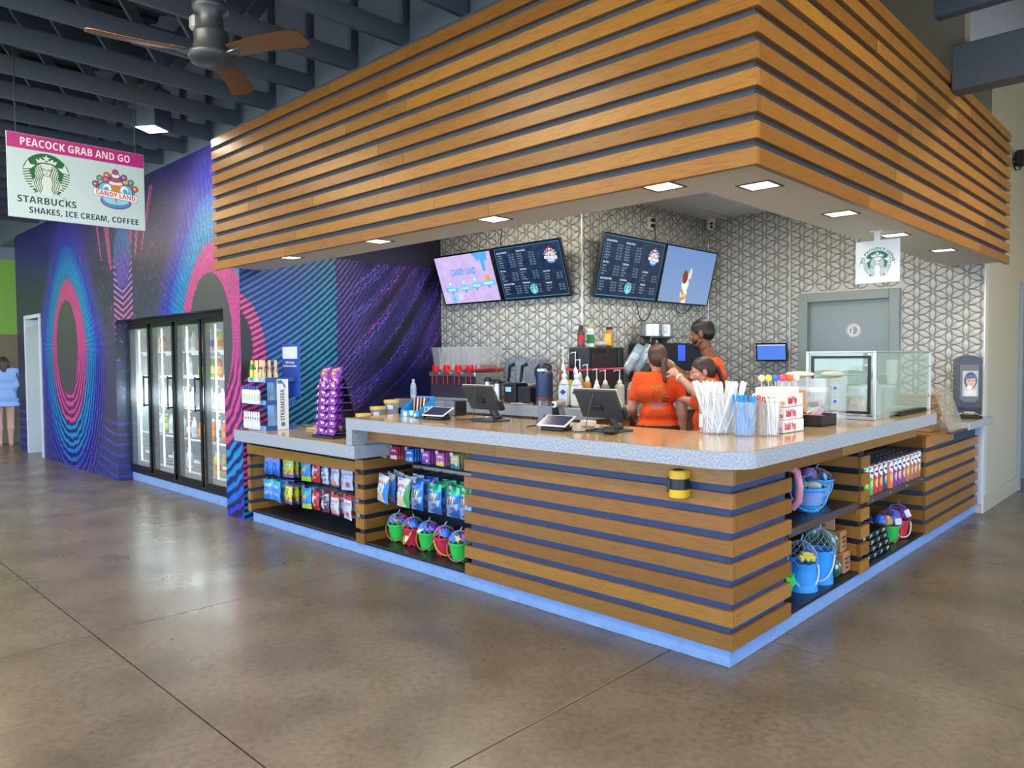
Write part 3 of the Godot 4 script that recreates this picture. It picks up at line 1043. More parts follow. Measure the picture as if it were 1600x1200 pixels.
func make_counter() -> void:
	# concrete plinth, one L
	var pl := Mb.new()
	pl.span(Vector3(-4.95, 0, -0.6), Vector3(0, 0.090, 0), 0.003)
	pl.span(Vector3(-0.5, 0, -4.95), Vector3(0, 0.090, -0.6), 0.003)
	var p := put("plinth", pl, M["plinth concrete"])
	tag(p, "pale concrete plinth running under the whole slatted counter", "plinth")
	# ---- low display cabinet against the mural
	var t := thing("display_cabinet", "low slatted display cabinet by the mural holding hanging sweet bags", "cabinet")
	cabs.append(t)
	var m := Mb.new()
	m.span(Vector3(-4.96, 0.10, -0.50), Vector3(-3.19, 0.76, -0.46))
	m.span(Vector3(-4.985, 0.10, -0.46), Vector3(-4.965, 0.76, 0.02))
	put("back_panel", m, M["backing"], t)
	m = Mb.new()
	m.span(Vector3(-4.95, 0.091, -0.46), Vector3(-3.19, 0.112, 0.01), 0.002)
	put("shelf", m, M["shelf black"], t)
	for k in 5:
		var y := RB + 0.112 * k
		board("slat", t, Vector3(-4.995, y, -0.003), Vector3(-4.935, y + 0.076, SF), 0.002)
		board("slat", t, Vector3(-4.965, y, -0.46), Vector3(-4.936, y + 0.076, -0.004), 0.002)
	board("slat", t, Vector3(-4.995, 0.652, -0.003), Vector3(-3.192, 0.737, SF), 0.002)
	for y in [0.30, 0.575]:
		var r := Mb.new()
		r.span(Vector3(-4.93, y, -0.458), Vector3(-3.2, y + 0.03, -0.448), 0.002)
		put("hook_rail", r, cm("9a948a", 0.5, 0.4), t)
	# ---- display cabinet under the long top
	t = thing("display_cabinet", "open slatted display cabinet holding snack bags and toy buckets", "cabinet")
	cabs.append(t)
	m = Mb.new()
	m.span(Vector3(-3.08, 0.10, -0.52), Vector3(-1.93, 1.0, -0.47))
	m.span(Vector3(-3.165, 0.10, -0.47), Vector3(-3.105, 1.0, -0.0))
	put("back_panel", m, cm("1b2029", 0.5), t)
	m = Mb.new()
	m.span(Vector3(-3.08, 0.091, -0.47), Vector3(-1.93, 0.112, 0.012), 0.002)
	put("shelf", m, M["shelf black"], t)
	for k in 7:
		var y := slat_y(k)
		board("slat", t, Vector3(-3.19, y, -0.003), Vector3(-3.078, y + RH, SF), 0.002)
		board("slat", t, Vector3(-3.106, y, -0.47), Vector3(-3.078, y + RH, -0.004), 0.002)
	for y in [0.335, 0.645, 0.712]:
		var r := Mb.new()
		r.span(Vector3(-3.06, y, -0.469), Vector3(-1.94, y + 0.026, -0.455), 0.002)
		put("hook_rail", r, cm("c4b9a4", 0.5, 0.3), t)
	# ---- solid slatted corner
	t = thing("counter_corner", "solid slatted wooden corner of the serving counter", "counter")
	m = Mb.new()
	m.span(Vector3(-1.88, 0.09, -0.5), Vector3(-0.003, 1.011, -0.006))
	m.span(Vector3(-0.5, 0.09, -0.63), Vector3(-0.003, 1.011, -0.4))
	put("backing_board", m, cm("33486a", 0.6), t)
	for k in 8:
		var y := slat_y(k)
		if k < 7:
			board("slat", t, Vector3(-1.915, y, -0.003), Vector3(SF, y + RH, SF), 0.002)
			board("slat", t, Vector3(-0.002, y, -0.655), Vector3(SF, y + RH, -0.0035), 0.002)
		else:
			board_row("slat", t, 0, -3.165, SF, Vector3(0, y, -0.003), Vector3(0, y + RH, SF), [-1.62])
			board_row("slat", t, 2, -2.93, -0.0035, Vector3(-0.002, y, 0), Vector3(SF, y + RH, 0), [-1.4])
	# ---- right side cabinets
	t = thing("display_cabinet", "two-shelf slatted cabinet on the counter side with blue beach pails", "cabinet")
	cabs.append(t)
	m = Mb.new()
	m.span(Vector3(-0.50, 0.10, -1.74), Vector3(-0.46, 1.0, -0.64))
	m.span(Vector3(-0.46, 0.10, -1.87), Vector3(-0.004, 1.0, -1.77))
	put("back_panel", m, cm("14171c", 0.5), t)
	m = Mb.new()
	m.span(Vector3(-0.46, 0.091, -1.74), Vector3(0.012, 0.112, -0.66), 0.002)
	put("shelf", m, M["shelf black"], t)
	m = Mb.new()
	m.span(Vector3(-0.46, 0.555, -1.74), Vector3(-0.012, 0.572, -0.66), 0.002)
	put("shelf", m, M["shelf black"], t)
	m = Mb.new()
	m.span(Vector3(-0.011, 0.530, -1.74), Vector3(0.010, 0.576, -0.66), 0.002)
	put("shelf_edge", m, cm("463c36", 0.5), t)
	for k in 7:
		var y := slat_y(k)
		board("slat", t, Vector3(-0.46, y, -1.769), Vector3(-0.002, y + RH, -1.74), 0.002)
		board("slat", t, Vector3(-0.001, y, -1.90), Vector3(SF, y + RH, -1.74), 0.002)
	t = thing("display_cabinet", "two-shelf slatted cabinet on the counter side with tubes of crisps", "cabinet")
	cabs.append(t)
	m = Mb.new()
	m.span(Vector3(-0.50, 0.10, -3.2), Vector3(-0.46, 1.0, -1.88))
	put("back_panel", m, cm("14171c", 0.5), t)
	m = Mb.new()
	m.span(Vector3(-0.46, 0.091, -3.2), Vector3(0.012, 0.112, -1.90), 0.002)
	put("shelf", m, M["shelf black"], t)
	m = Mb.new()
	m.span(Vector3(-0.46, 0.555, -3.2), Vector3(-0.012, 0.572, -1.90), 0.002)
	put("shelf", m, M["shelf black"], t)
	m = Mb.new()
	m.span(Vector3(-0.011, 0.530, -3.2), Vector3(0.010, 0.576, -1.90), 0.002)
	put("shelf_edge", m, cm("463c36", 0.5), t)
	for k in 4:
		m = Mb.new()
		m.ball(Vector3(0.011, 0.553, -2.0 - k * 0.38), Vector3(0.002, 0.006, 0.006), 8, 6)
		put("rivet", m, M["white plastic"], t)
	t = thing("end_cabinet", "solid slatted end cabinet of the counter beside the beige wall", "cabinet")
	cabs.append(t)
	m = Mb.new()
	m.span(Vector3(-0.46, 0.10, -4.93), Vector3(-0.004, 0.86, -3.24))
	put("backing_board", m, M["backing"], t)
	for k in 7:
		var y := slat_y(k)
		board("slat", t, Vector3(-0.46, y, -3.229), Vector3(-0.002, y + RH, -3.20), 0.002)
		if k < 6:
			board("slat", t, Vector3(-0.001, y, -4.93), Vector3(SF, y + RH, -3.20), 0.002)
		else:
			board("slat", t, Vector3(-0.001, y, -4.02), Vector3(SF, y + RH, -3.20), 0.002)
	board("ledge", t, Vector3(-0.16, 0.873, -4.02), Vector3(SF, 0.889, -3.20), 0.002)
	m = Mb.new()
	m.span(Vector3(-0.03, 0.09, -4.954), Vector3(0.05, 0.88, -4.931), 0.002)
	put("end_strip", m, cm("b9c3cc", 0.5), t)
	# ---- worktops
	worktop()
	m = Mb.new()
	m.span(Vector3(-4.96, 0.785, -1.0), Vector3(-3.089, 0.887, 0.171), 0.006)
	m.span(Vector3(-3.089, 0.785, -0.3), Vector3(-2.985, 0.887, 0.171), 0.006)
	t = thing("countertop", "lower concrete countertop against the mural under the candy displays", "countertop")
	put("slab", m, M["counter concrete"], t)
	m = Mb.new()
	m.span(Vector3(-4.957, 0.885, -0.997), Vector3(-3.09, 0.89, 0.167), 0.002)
	put("warm_lit_polished_top", m, M["warm lit counter top"], t)  # polished skin, its tan stands for the warm light from above
	m = Mb.new()
	m.span(Vector3(-0.62, 0.882, -4.955), Vector3(0.143, 0.947, -4.04), 0.005)
	t = thing("countertop", "short concrete countertop at the wall under the tissue dispenser", "countertop")
	put("slab", m, M["counter concrete"], t)
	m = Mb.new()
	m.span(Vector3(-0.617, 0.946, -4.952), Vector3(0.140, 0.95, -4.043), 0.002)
	put("warm_lit_polished_top", m, M["warm lit counter top"], t)  # same concrete as the slab, warm light painted into its colour
	m = Mb.new()
	m.span(Vector3(-0.62, 0.82, -4.03), Vector3(-0.17, 0.885, -3.38), 0.004)
	put("support", m, M["counter concrete"], t)

func worktop() -> void:
	var t := thing("countertop", "long L-shaped concrete countertop with a rounded corner and waterfall end", "countertop")
	var outer := [Vector2(-3.088, 0.171)]
	var r := 0.17
	for k in 13:
		var a := PI / 2 * (1.0 - k / 12.0)
		outer.append(Vector2(0.143 - r + r * cos(a), 0.171 - r + r * sin(a)))
	outer.append_array([Vector2(0.143, -3.02), Vector2(0.035, -3.37), Vector2(-0.55, -3.37), Vector2(-0.55, -0.62), Vector2(-3.088, -0.62)])
	var poly := PackedVector2Array(outer)
	var turn := Transform3D(Basis(Vector3(1, 0, 0), Vector3(0, 0, 1), Vector3(0, -1, 0)), Vector3.ZERO)
	var m := Mb.new()
	m.xf = turn
	m.prism(poly, -1.093, -1.012)
	m.xf = Transform3D.IDENTITY
	put("slab", m, M["counter concrete"], t)
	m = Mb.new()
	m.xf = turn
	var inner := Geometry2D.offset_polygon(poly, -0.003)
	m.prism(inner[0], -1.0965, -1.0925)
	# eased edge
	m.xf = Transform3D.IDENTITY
	put("warm_lit_polished_top", m, M["warm lit counter top"], t)  # top face tinted as if lit warm by the soffit lamps
	m = Mb.new()
	m.span(Vector3(-3.088, 0.888, -0.62), Vector3(-3.012, 1.0125, 0.171), 0.003)
	put("waterfall_leg", m, M["counter concrete"], t)

func make_back_counter() -> void:
	var t := thing("back_counter", "concrete topped staff counter along the tiled walls", "counter")
	var m := Mb.new()
	m.span(Vector3(XM + 0.005, 0.99, ZA + 0.01), Vector3(-2.25, 1.093, -1.75), 0.005)
	m.span(Vector3(XB + 0.01, 0.99, ZC + 0.01), Vector3(-2.25, 1.093, ZA + 0.009), 0.005)
	put("slab", m, M["counter concrete"], t)
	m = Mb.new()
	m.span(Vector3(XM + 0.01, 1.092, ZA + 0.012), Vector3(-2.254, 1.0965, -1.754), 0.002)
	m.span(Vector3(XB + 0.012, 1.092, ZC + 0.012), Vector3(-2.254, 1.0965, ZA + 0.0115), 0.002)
	put("warm_lit_polished_top", m, M["warm lit counter top"], t)  # warm light is in the colour here too, over grey concrete
	for k in 4:
		var x := -4.98 + k * 0.68
		m = Mb.new()
		m.span(Vector3(x, 0.1, -2.4), Vector3(x + 0.67, 0.985, -1.80), 0.004, Vector2(k, 0))
		put("cabinet_door", m, wood(), t)
	for k in 4:
		var z := -4.9 + k * 0.77
		m = Mb.new()
		m.span(Vector3(-2.85, 0.1, z), Vector3(-2.30, 0.985, z + 0.76), 0.004, Vector2(k, 2))
		put("cabinet_door", m, cm("6b4a33", 0.5), t)

# ---------------------------------------------------------------- glass-door cooler
func make_cooler() -> void:
	var t := thing("drinks_cooler", "four-door glass drinks cooler set into the mural wall", "cooler", Vector3(-8.46, 0, -0.12))
	var w := 3.04
	var m := Mb.new()
	m.span(Vector3(0, 0, -0.85), Vector3(w, 0.105, 0.0), 0.003)
	put("kerb", m, M["plinth concrete"], t)
	m = Mb.new()                                    # lined case
	m.span(Vector3(0, 0.105, -0.95), Vector3(w, 2.06, -0.90))
	m.span(Vector3(0, 0.105, -0.90), Vector3(0.03, 2.06, -0.06))
	m.span(Vector3(w - 0.0, 0.105, -0.90), Vector3(w + 0.03, 2.06, -0.06))
	m.span(Vector3(0, 2.03, -0.90), Vector3(w, 2.06, -0.06))
	m.span(Vector3(0, 0.105, -0.90), Vector3(w, 0.14, -0.06))
	put("case", m, cm("9fa6a8", 0.5), t)
	m = Mb.new()
	m.span(Vector3(0, 1.995, -0.06), Vector3(w, 2.06, 0.01), 0.004)
	m.span(Vector3(0, 0.105, -0.06), Vector3(w, 0.155, 0.01), 0.004)
	for k in 5:
		m.span(Vector3(k * 0.74 - (0.0 if k == 0 else 0.028), 0.155, -0.06), Vector3(k * 0.74 + (0.03 if k == 0 else 0.028), 1.995, 0.0), 0.004)
	put("frame", m, M["black metal"], t)
	for k in 4:
		var d := Mb.new()
		var x0 := k * 0.74 + 0.032
		var x1 := x0 + 0.676
		d.span(Vector3(x0, 0.16, 0.002), Vector3(x0 + 0.035, 1.99, 0.03), 0.003)
		d.span(Vector3(x1 - 0.035, 0.16, 0.002), Vector3(x1, 1.99, 0.03), 0.003)
		d.span(Vector3(x0, 1.94, 0.002), Vector3(x1, 1.99, 0.03), 0.003)
		d.span(Vector3(x0, 0.16, 0.002), Vector3(x1, 0.22, 0.03), 0.003)
		var dr := put("door", d, cm("1c2022", 0.35, 0.3), t)
		var g := Mb.new()
		g.span(Vector3(x0 + 0.034, 0.219, 0.012), Vector3(x1 - 0.034, 1.941, 0.018))
		put("pane", g, M["clear pane"], dr)
		var hd := Mb.new()
		var hx := x1 - 0.02
		hd.bar(Vector3(hx, 0.98, 0.085), Vector3(hx, 1.36, 0.085), 0.018, 0.018, 0.004)
		for y in [1.0, 1.34]:
			hd.bar(Vector3(hx, y, 0.03), Vector3(hx, y, 0.085), 0.02, 0.02, 0.003)
		put("handle", hd, M["black gloss"], dr)
		# lit strip with its row of clips
		var l := Mb.new()
		l.span(Vector3(x0 + 0.10, 0.25, -0.075), Vector3(x0 + 0.118, 1.93, -0.062), 0.003)
		put("light_strip", l, lamp_mat(Color(0.93, 0.98, 1.0), 3.2), t)
		var cl := Mb.new()
		for j in 16:
			cl.box(Vector3(x0 + 0.135, 0.33 + j * 0.103, -0.07), Vector3(0.05, 0.012, 0.012), 0.002)
		put("shelf_clip", cl, M["white plastic"], t).set_meta("kind", "stuff")
		var li := OmniLight3D.new()
		li.name = "strip_light_%03d" % (k + 1)
		li.position = Vector3(x0 + 0.2, 1.1, -0.12)
		li.light_energy = 0.35
		li.light_color = Color(0.9, 0.97, 1.0)
		li.light_size = 0.12
		li.omni_range = 20.0
		li.omni_attenuation = 2.0
		li.shadow_enabled = true
		t.add_child(li, true)
		for y in [0.24, 0.62, 0.98, 1.34, 1.64]:
			var s := Mb.new()
			for q in 7:
				s.span(Vector3(x0 - 0.01, y, -0.86 + q * 0.12), Vector3(x1 + 0.01, y + 0.006, -0.85 + q * 0.12))
			s.span(Vector3(x0 - 0.01, y - 0.008, -0.115), Vector3(x1 + 0.01, y + 0.012, -0.105), 0.002)
			put("wire_shelf", s, M["white plastic"], t)
		for q in [[0.42, 1.60], [0.32, 0.36]]:
			var s := Mb.new()
			s.span(Vector3(x0 + 0.15, q[1], -0.10), Vector3(x0 + q[0], q[1] + 0.035, -0.097))
			put("price_ticket", s, M["white plastic"], t)
	# bottles behind the glass
	var looks := [["e9eef0", "c9d4da"], ["d9772c", "f0a040"], ["7fae3a", "d8e05a"], ["c8d4e6", "4468b8"], ["b33a3a", "e8e0d8"], ["e8cf4a", "d88a2a"]]
	var words := ["clear water bottle", "orange drink bottle", "green drink bottle", "blue label bottle", "red drink bottle", "yellow drink bottle"]
	var doors := ["far left", "second", "third", "right-hand"]
	var levels := ["bottom", "second lowest", "middle", "second highest", "top"]
	for k in 4:
		for li in 5:
			var y: float = [0.246, 0.626, 0.986, 1.346, 1.646][li]
			var pick: int = [0, 0, 0, 0][k] if k < 2 else [5, 1, 0, 2, 1][li]
			if k == 0 and li in [0, 3]:
				continue
			for j in 6:
				if k < 2 and rng.randf() < 0.3:
					continue
				var kind := pick if rng.randf() < 0.75 else rng.randi_range(0, 5)
				var x := -8.46 + k * 0.74 + 0.12 + j * 0.105
				bottle(words[kind].replace(" ", "_"), Vector3(x, y, -0.33 - 0.05 * rng.randf()), 0.034, 0.24, looks[kind][0], looks[kind][1], "%s on the %s shelf behind the %s cooler door" % [words[kind], levels[li], doors[k]], "bottles on the %s shelf behind the %s cooler door" % [levels[li], doors[k]])

var bottle_kinds := {}
func bottle(called: String, at: Vector3, r: float, h: float, body: String, label_c: String, label: String, group: String) -> Node3D:
	var key := "%s %s %.3f %.3f" % [body, label_c, r, h]
	if bottle_kinds.has(key):
		var o := dup(bottle_kinds[key], called, label, at, rng.randf() * TAU, group)
		return o
	var t := thing(called, label, "bottle", at, 0.0, group)
	var m := Mb.new()
	m.lathe([Vector2(0.0, 0), Vector2(r * 0.9, 0), Vector2(r, 0.008), Vector2(r, h * 0.60), Vector2(r * 0.85, h * 0.72), Vector2(r * 0.42, h * 0.86), Vector2(r * 0.40, h * 0.93), Vector2(0, h * 0.93)], 14)
	put("body", m, cm(body, 0.15), t)
	var l := Mb.new()
	l.lathe([Vector2(r * 1.02, h * 0.2), Vector2(r * 1.02, h * 0.52)], 14)
	put("label", l, cm(label_c, 0.5), t)
	var c := Mb.new()
	c.lathe([Vector2(0, h * 0.91), Vector2(r * 0.46, h * 0.91), Vector2(r * 0.46, h * 0.995), Vector2(0, h)], 12)
	put("cap", c, cm(label_c if body == "e9eef0" else "e8e8e6", 0.4), t)
	bottle_kinds[key] = t
	return t

# ---------------------------------------------------------------- drawing on images
func disc(im: Image, x: float, y: float, r: float, c: Color, ry := -1.0) -> void:
	if ry < 0.0:
		ry = r
	for j in range(maxi(0, int(y - ry)), mini(im.get_height(), int(y + ry) + 2)):
		var q := 1.0 - pow((j + 0.5 - y) / ry, 2.0)
		if q <= 0.0:
			continue
		var hw := r * sqrt(q)
		var a := maxi(0, int(round(x - hw)))
		var b := mini(im.get_width(), int(round(x + hw)))
		if b > a:
			im.fill_rect(Rect2i(a, j, b - a, 1), c)

func poly(im: Image, p: Array, c: Color) -> void:
	var lo := 1e9
	var hi := -1e9
	for q in p:
		lo = minf(lo, q.y)
		hi = maxf(hi, q.y)
	for j in range(maxi(0, int(lo)), mini(im.get_height(), int(hi) + 1)):
		var xs := []
		var y := j + 0.5
		for k in p.size():
			var a: Vector2 = p[k]
			var b: Vector2 = p[(k + 1) % p.size()]
			if (a.y <= y) != (b.y <= y):
				xs.append(a.x + (y - a.y) * (b.x - a.x) / (b.y - a.y))
		xs.sort()
		for k in range(0, xs.size() - 1, 2):
			var a := maxi(0, int(round(xs[k])))
			var b := mini(im.get_width(), int(round(xs[k + 1])))
			if b > a:
				im.fill_rect(Rect2i(a, j, b - a, 1), c)

func line(im: Image, p: Array, w: float, c: Color) -> void:
	for k in p.size() - 1:
		var a: Vector2 = p[k]
		var b: Vector2 = p[k + 1]
		var d := (b - a).normalized() * w * 0.5
		var n := Vector2(-d.y, d.x)
		poly(im, [a + n, b + n, b - n, a - n], c)
		if w > 2.0:
			disc(im, b.x, b.y, w * 0.5, c)
	if w > 2.0:
		disc(im, p[0].x, p[0].y, w * 0.5, c)

# lettering, drawn from the outlines of the font; arc > 0 bends it round a circle of that radius
func letters(im: Image, words: String, x: float, y: float, size: float, c: Color, bold := true, wide := 0.0, arc := 0.0, slope := 0.0) -> void:
	var tm := TextMesh.new()
	var f := SystemFont.new()
	f.font_names = PackedStringArray(["Droid Sans"])
	f.font_weight = 700 if bold else 400
	tm.font = f
	tm.font_size = 64
	tm.pixel_size = 0.01
	tm.depth = 0.0
	tm.text = words
	var a := tm.get_mesh_arrays()
	var v: PackedVector3Array = a[Mesh.ARRAY_VERTEX]
	var ix: PackedInt32Array = a[Mesh.ARRAY_INDEX]
	if v.is_empty():
		return
	var lo := 1e9
	var hi := -1e9
	for p in v:
		lo = minf(lo, p.x)
		hi = maxf(hi, p.x)
	var k := size / 0.47
	var kx := k if wide <= 0.0 else wide / (hi - lo)
	var q := []
	for p in v:
		var px := (p.x - (lo + hi) * 0.5) * kx
		var py := p.y * k + size * 0.02
		if arc > 0.0:
			var w := px / arc
			q.append(Vector2(x + sin(w) * (arc + py), y - cos(w) * (arc + py)))
		else:
			q.append(Vector2(x + px, y - py + slope * px))
	var n := ix.size() if ix.size() else v.size()
	for t in range(0, n, 3):
		if ix.size():
			poly(im, [q[ix[t]], q[ix[t + 1]], q[ix[t + 2]]], c)
		else:
			poly(im, [q[t], q[t + 1], q[t + 2]], c)

# the green roundel: a long-haired figure with a star crown between two tails
func roundel(im: Image, x: float, y: float, r: float, green: Color, white: Color) -> void:
	disc(im, x, y, r, green)
	var P := func(a: float, b: float) -> Vector2: return Vector2(x + a * r, y - b * r)
	# tails at both sides
	for s in [-1.0, 1.0]:
		poly(im, [P.call(s * 0.98, 0.14), P.call(s * 0.78, 0.60), P.call(s * 0.68, 0.40), P.call(s * 0.46, 0.40), P.call(s * 0.66, 0.20)], white)
		for k in 8:
			var b := 0.12 - k * 0.115
			var o := sqrt(maxf(0.0, 1.0 - b * b)) + 0.02
			var o2 := sqrt(maxf(0.0, 1.0 - (b - 0.055) * (b - 0.055))) + 0.02
			var i := 0.70 - k * 0.035
			poly(im, [P.call(s * o, b - 0.04), P.call(s * (i + 0.08), b + 0.02), P.call(s * i, b - 0.01), P.call(s * (i + 0.06), b - 0.045), P.call(s * o2, b - 0.105)], white)
	# hair
	poly(im, [P.call(-0.20, 0.50), P.call(0.20, 0.50), P.call(0.44, 0.34), P.call(0.50, 0.05), P.call(0.46, -0.16), P.call(0.66, -0.50), P.call(0.50, -0.72), P.call(0.36, -1.0), P.call(-0.36, -1.0), P.call(-0.50, -0.72), P.call(-0.66, -0.50), P.call(-0.46, -0.16), P.call(-0.50, 0.05), P.call(-0.44, 0.34)], white)
	for s in [-1.0, 1.0]:
		for k in 4:
			var pts := []
			var top := 0.40 - k * 0.03
			for j in 15:
				var b := top - j * 0.096
				if b < -0.95:
					break
				pts.append(P.call(s * (0.20 + k * 0.085 + 0.050 * sin(j * 0.95 + 0.6) + (0.05 if b < -0.4 else 0.0)), b))
			line(im, pts, r * 0.035, green)
	# face
	disc(im, x, y - r * 0.17, r * 0.185, white, r * 0.25)
	line(im, [P.call(-0.20, 0.30), P.call(-0.17, 0.05), P.call(-0.08, -0.07), P.call(0.08, -0.07), P.call(0.17, 0.05), P.call(0.20, 0.30)], r * 0.03, green)
	for s in [-1.0, 1.0]:
		line(im, [P.call(s * 0.04, 0.24), P.call(s * 0.15, 0.26)], r * 0.03, green)
		line(im, [P.call(s * 0.06, 0.18), P.call(s * 0.13, 0.18)], r * 0.03, green)
	line(im, [P.call(0.0, 0.2), P.call(0.02, 0.11)], r * 0.02, green)
	line(im, [P.call(-0.05, 0.04), P.call(0.05, 0.04)], r * 0.03, green)
	# crown and star
	poly(im, [P.call(-0.38, 0.50), P.call(-0.46, 0.70), P.call(-0.30, 0.64), P.call(-0.28, 0.78), P.call(-0.12, 0.66), P.call(0.12, 0.66), P.call(0.28, 0.78), P.call(0.30, 0.64), P.call(0.46, 0.70), P.call(0.38, 0.50), P.call(0.18, 0.56), P.call(-0.18, 0.56)], white)
	var st := []
	for k in 10:
		var a := PI / 2 + k * TAU / 10
		var rr := 0.19 if k % 2 == 0 else 0.08
		st.append(P.call(cos(a) * rr, 0.76 + sin(a) * rr))
	disc(im, x, y - r * 0.70, r * 0.10, green)
	poly(im, st, white)

# the ice cream badge with its banner
func candy_badge(im: Image, x: float, y: float, r: float, shout := true) -> void:
	var cols := [hexc("3bb0dd"), hexc("e0653a"), hexc("d94f8a"), hexc("3aa69a"), hexc("e6b13c"), hexc("8e4fa3"), hexc("c9403c"), hexc("5aa7e6")]
	for k in 15:
		var a := PI * (0.02 + 0.96 * k / 14.0)
		var rr := r * (0.62 + 0.16 * (k % 2))
		disc(im, x + cos(a) * rr * 1.12, y - sin(a) * rr * 0.92, r * 0.145, hexc("23304d"))
		disc(im, x + cos(a) * rr * 1.12, y - sin(a) * rr * 0.92, r * 0.12, cols[k % 8])
		disc(im, x + cos(a) * rr * 1.12 - r * 0.03, y - sin(a) * rr * 0.92, r * 0.05, cols[(k + 3) % 8].lightened(0.4))
	for s in [-1.0, 1.0]:
		disc(im, x + s * r * 0.42, y - r * 0.02, r * 0.33, hexc("24406e"))
		disc(im, x + s * r * 0.42, y - r * 0.02, r * 0.29, hexc("62c0ee"))
		disc(im, x + s * r * 0.36, y - r * 0.08, r * 0.17, hexc("e8f6fc"))
		disc(im, x + s * r * 0.40, y - r * 0.03, r * 0.10, hexc("4aa9e0"))
	disc(im, x, y + r * 0.50, r * 0.66, hexc("8e3f86"), r * 0.34)
	disc(im, x, y + r * 0.46, r * 0.62, hexc("3f8fd0"), r * 0.32)
	disc(im, x, y + r * 0.42, r * 0.55, hexc("8fd3f2"), r * 0.22)
	for k in 4:
		var w := 0.30 - k * 0.065
		disc(im, x, y - r * (0.34 + k * 0.17), r * (w + 0.03), hexc("3a2a5a"), r * 0.13)
		disc(im, x, y - r * (0.34 + k * 0.17), r * w, hexc("b0508e") if k % 2 else hexc("e9eef6"), r * 0.10)
	poly(im, [Vector2(x - r * 0.24, y - r * 0.26), Vector2(x + r * 0.24, y - r * 0.26), Vector2(x, y + r * 0.62)], hexc("c98a3c"))
	var ban := [Vector2(x - r * 0.93, y + r * 0.0), Vector2(x + r * 0.93, y + r * 0.12), Vector2(x + r * 0.91, y + r * 0.42), Vector2(x - r * 0.95, y + r * 0.30)]
	poly(im, [ban[0] + Vector2(-3, -3), ban[1] + Vector2(3, -3), ban[2] + Vector2(3, 3), ban[3] + Vector2(-3, 3)], hexc("3a2a5a"))
	poly(im, ban, hexc("f3efef"))
	if shout:
		letters(im, "CANDY LAND", x, y + r * 0.21, r * 0.21, hexc("b8326e"), true, r * 1.66, 0.0, 0.063)

# ---------------------------------------------------------------- things overhead
func flat_text(called: String, parent: Node3D, words: String, height: float, m: Material, xf: Transform3D, wide := 0.0, bold := true) -> void:
	var tm := TextMesh.new()
	var f := SystemFont.new()
	f.font_names = PackedStringArray(["Droid Sans"])
	f.font_weight = 700 if bold else 400
	tm.font = f
	tm.font_size = 48
	tm.pixel_size = 0.01
	tm.depth = 0.02
	tm.text = words
	var k := height / 0.35
	var o := put(called, tm, m, parent)
	var kx := k
	if wide > 0.0:
		kx = wide / tm.get_aabb().size.x
	o.transform = xf * Transform3D(Basis.from_scale(Vector3(kx, k, 0.08)), Vector3.ZERO)

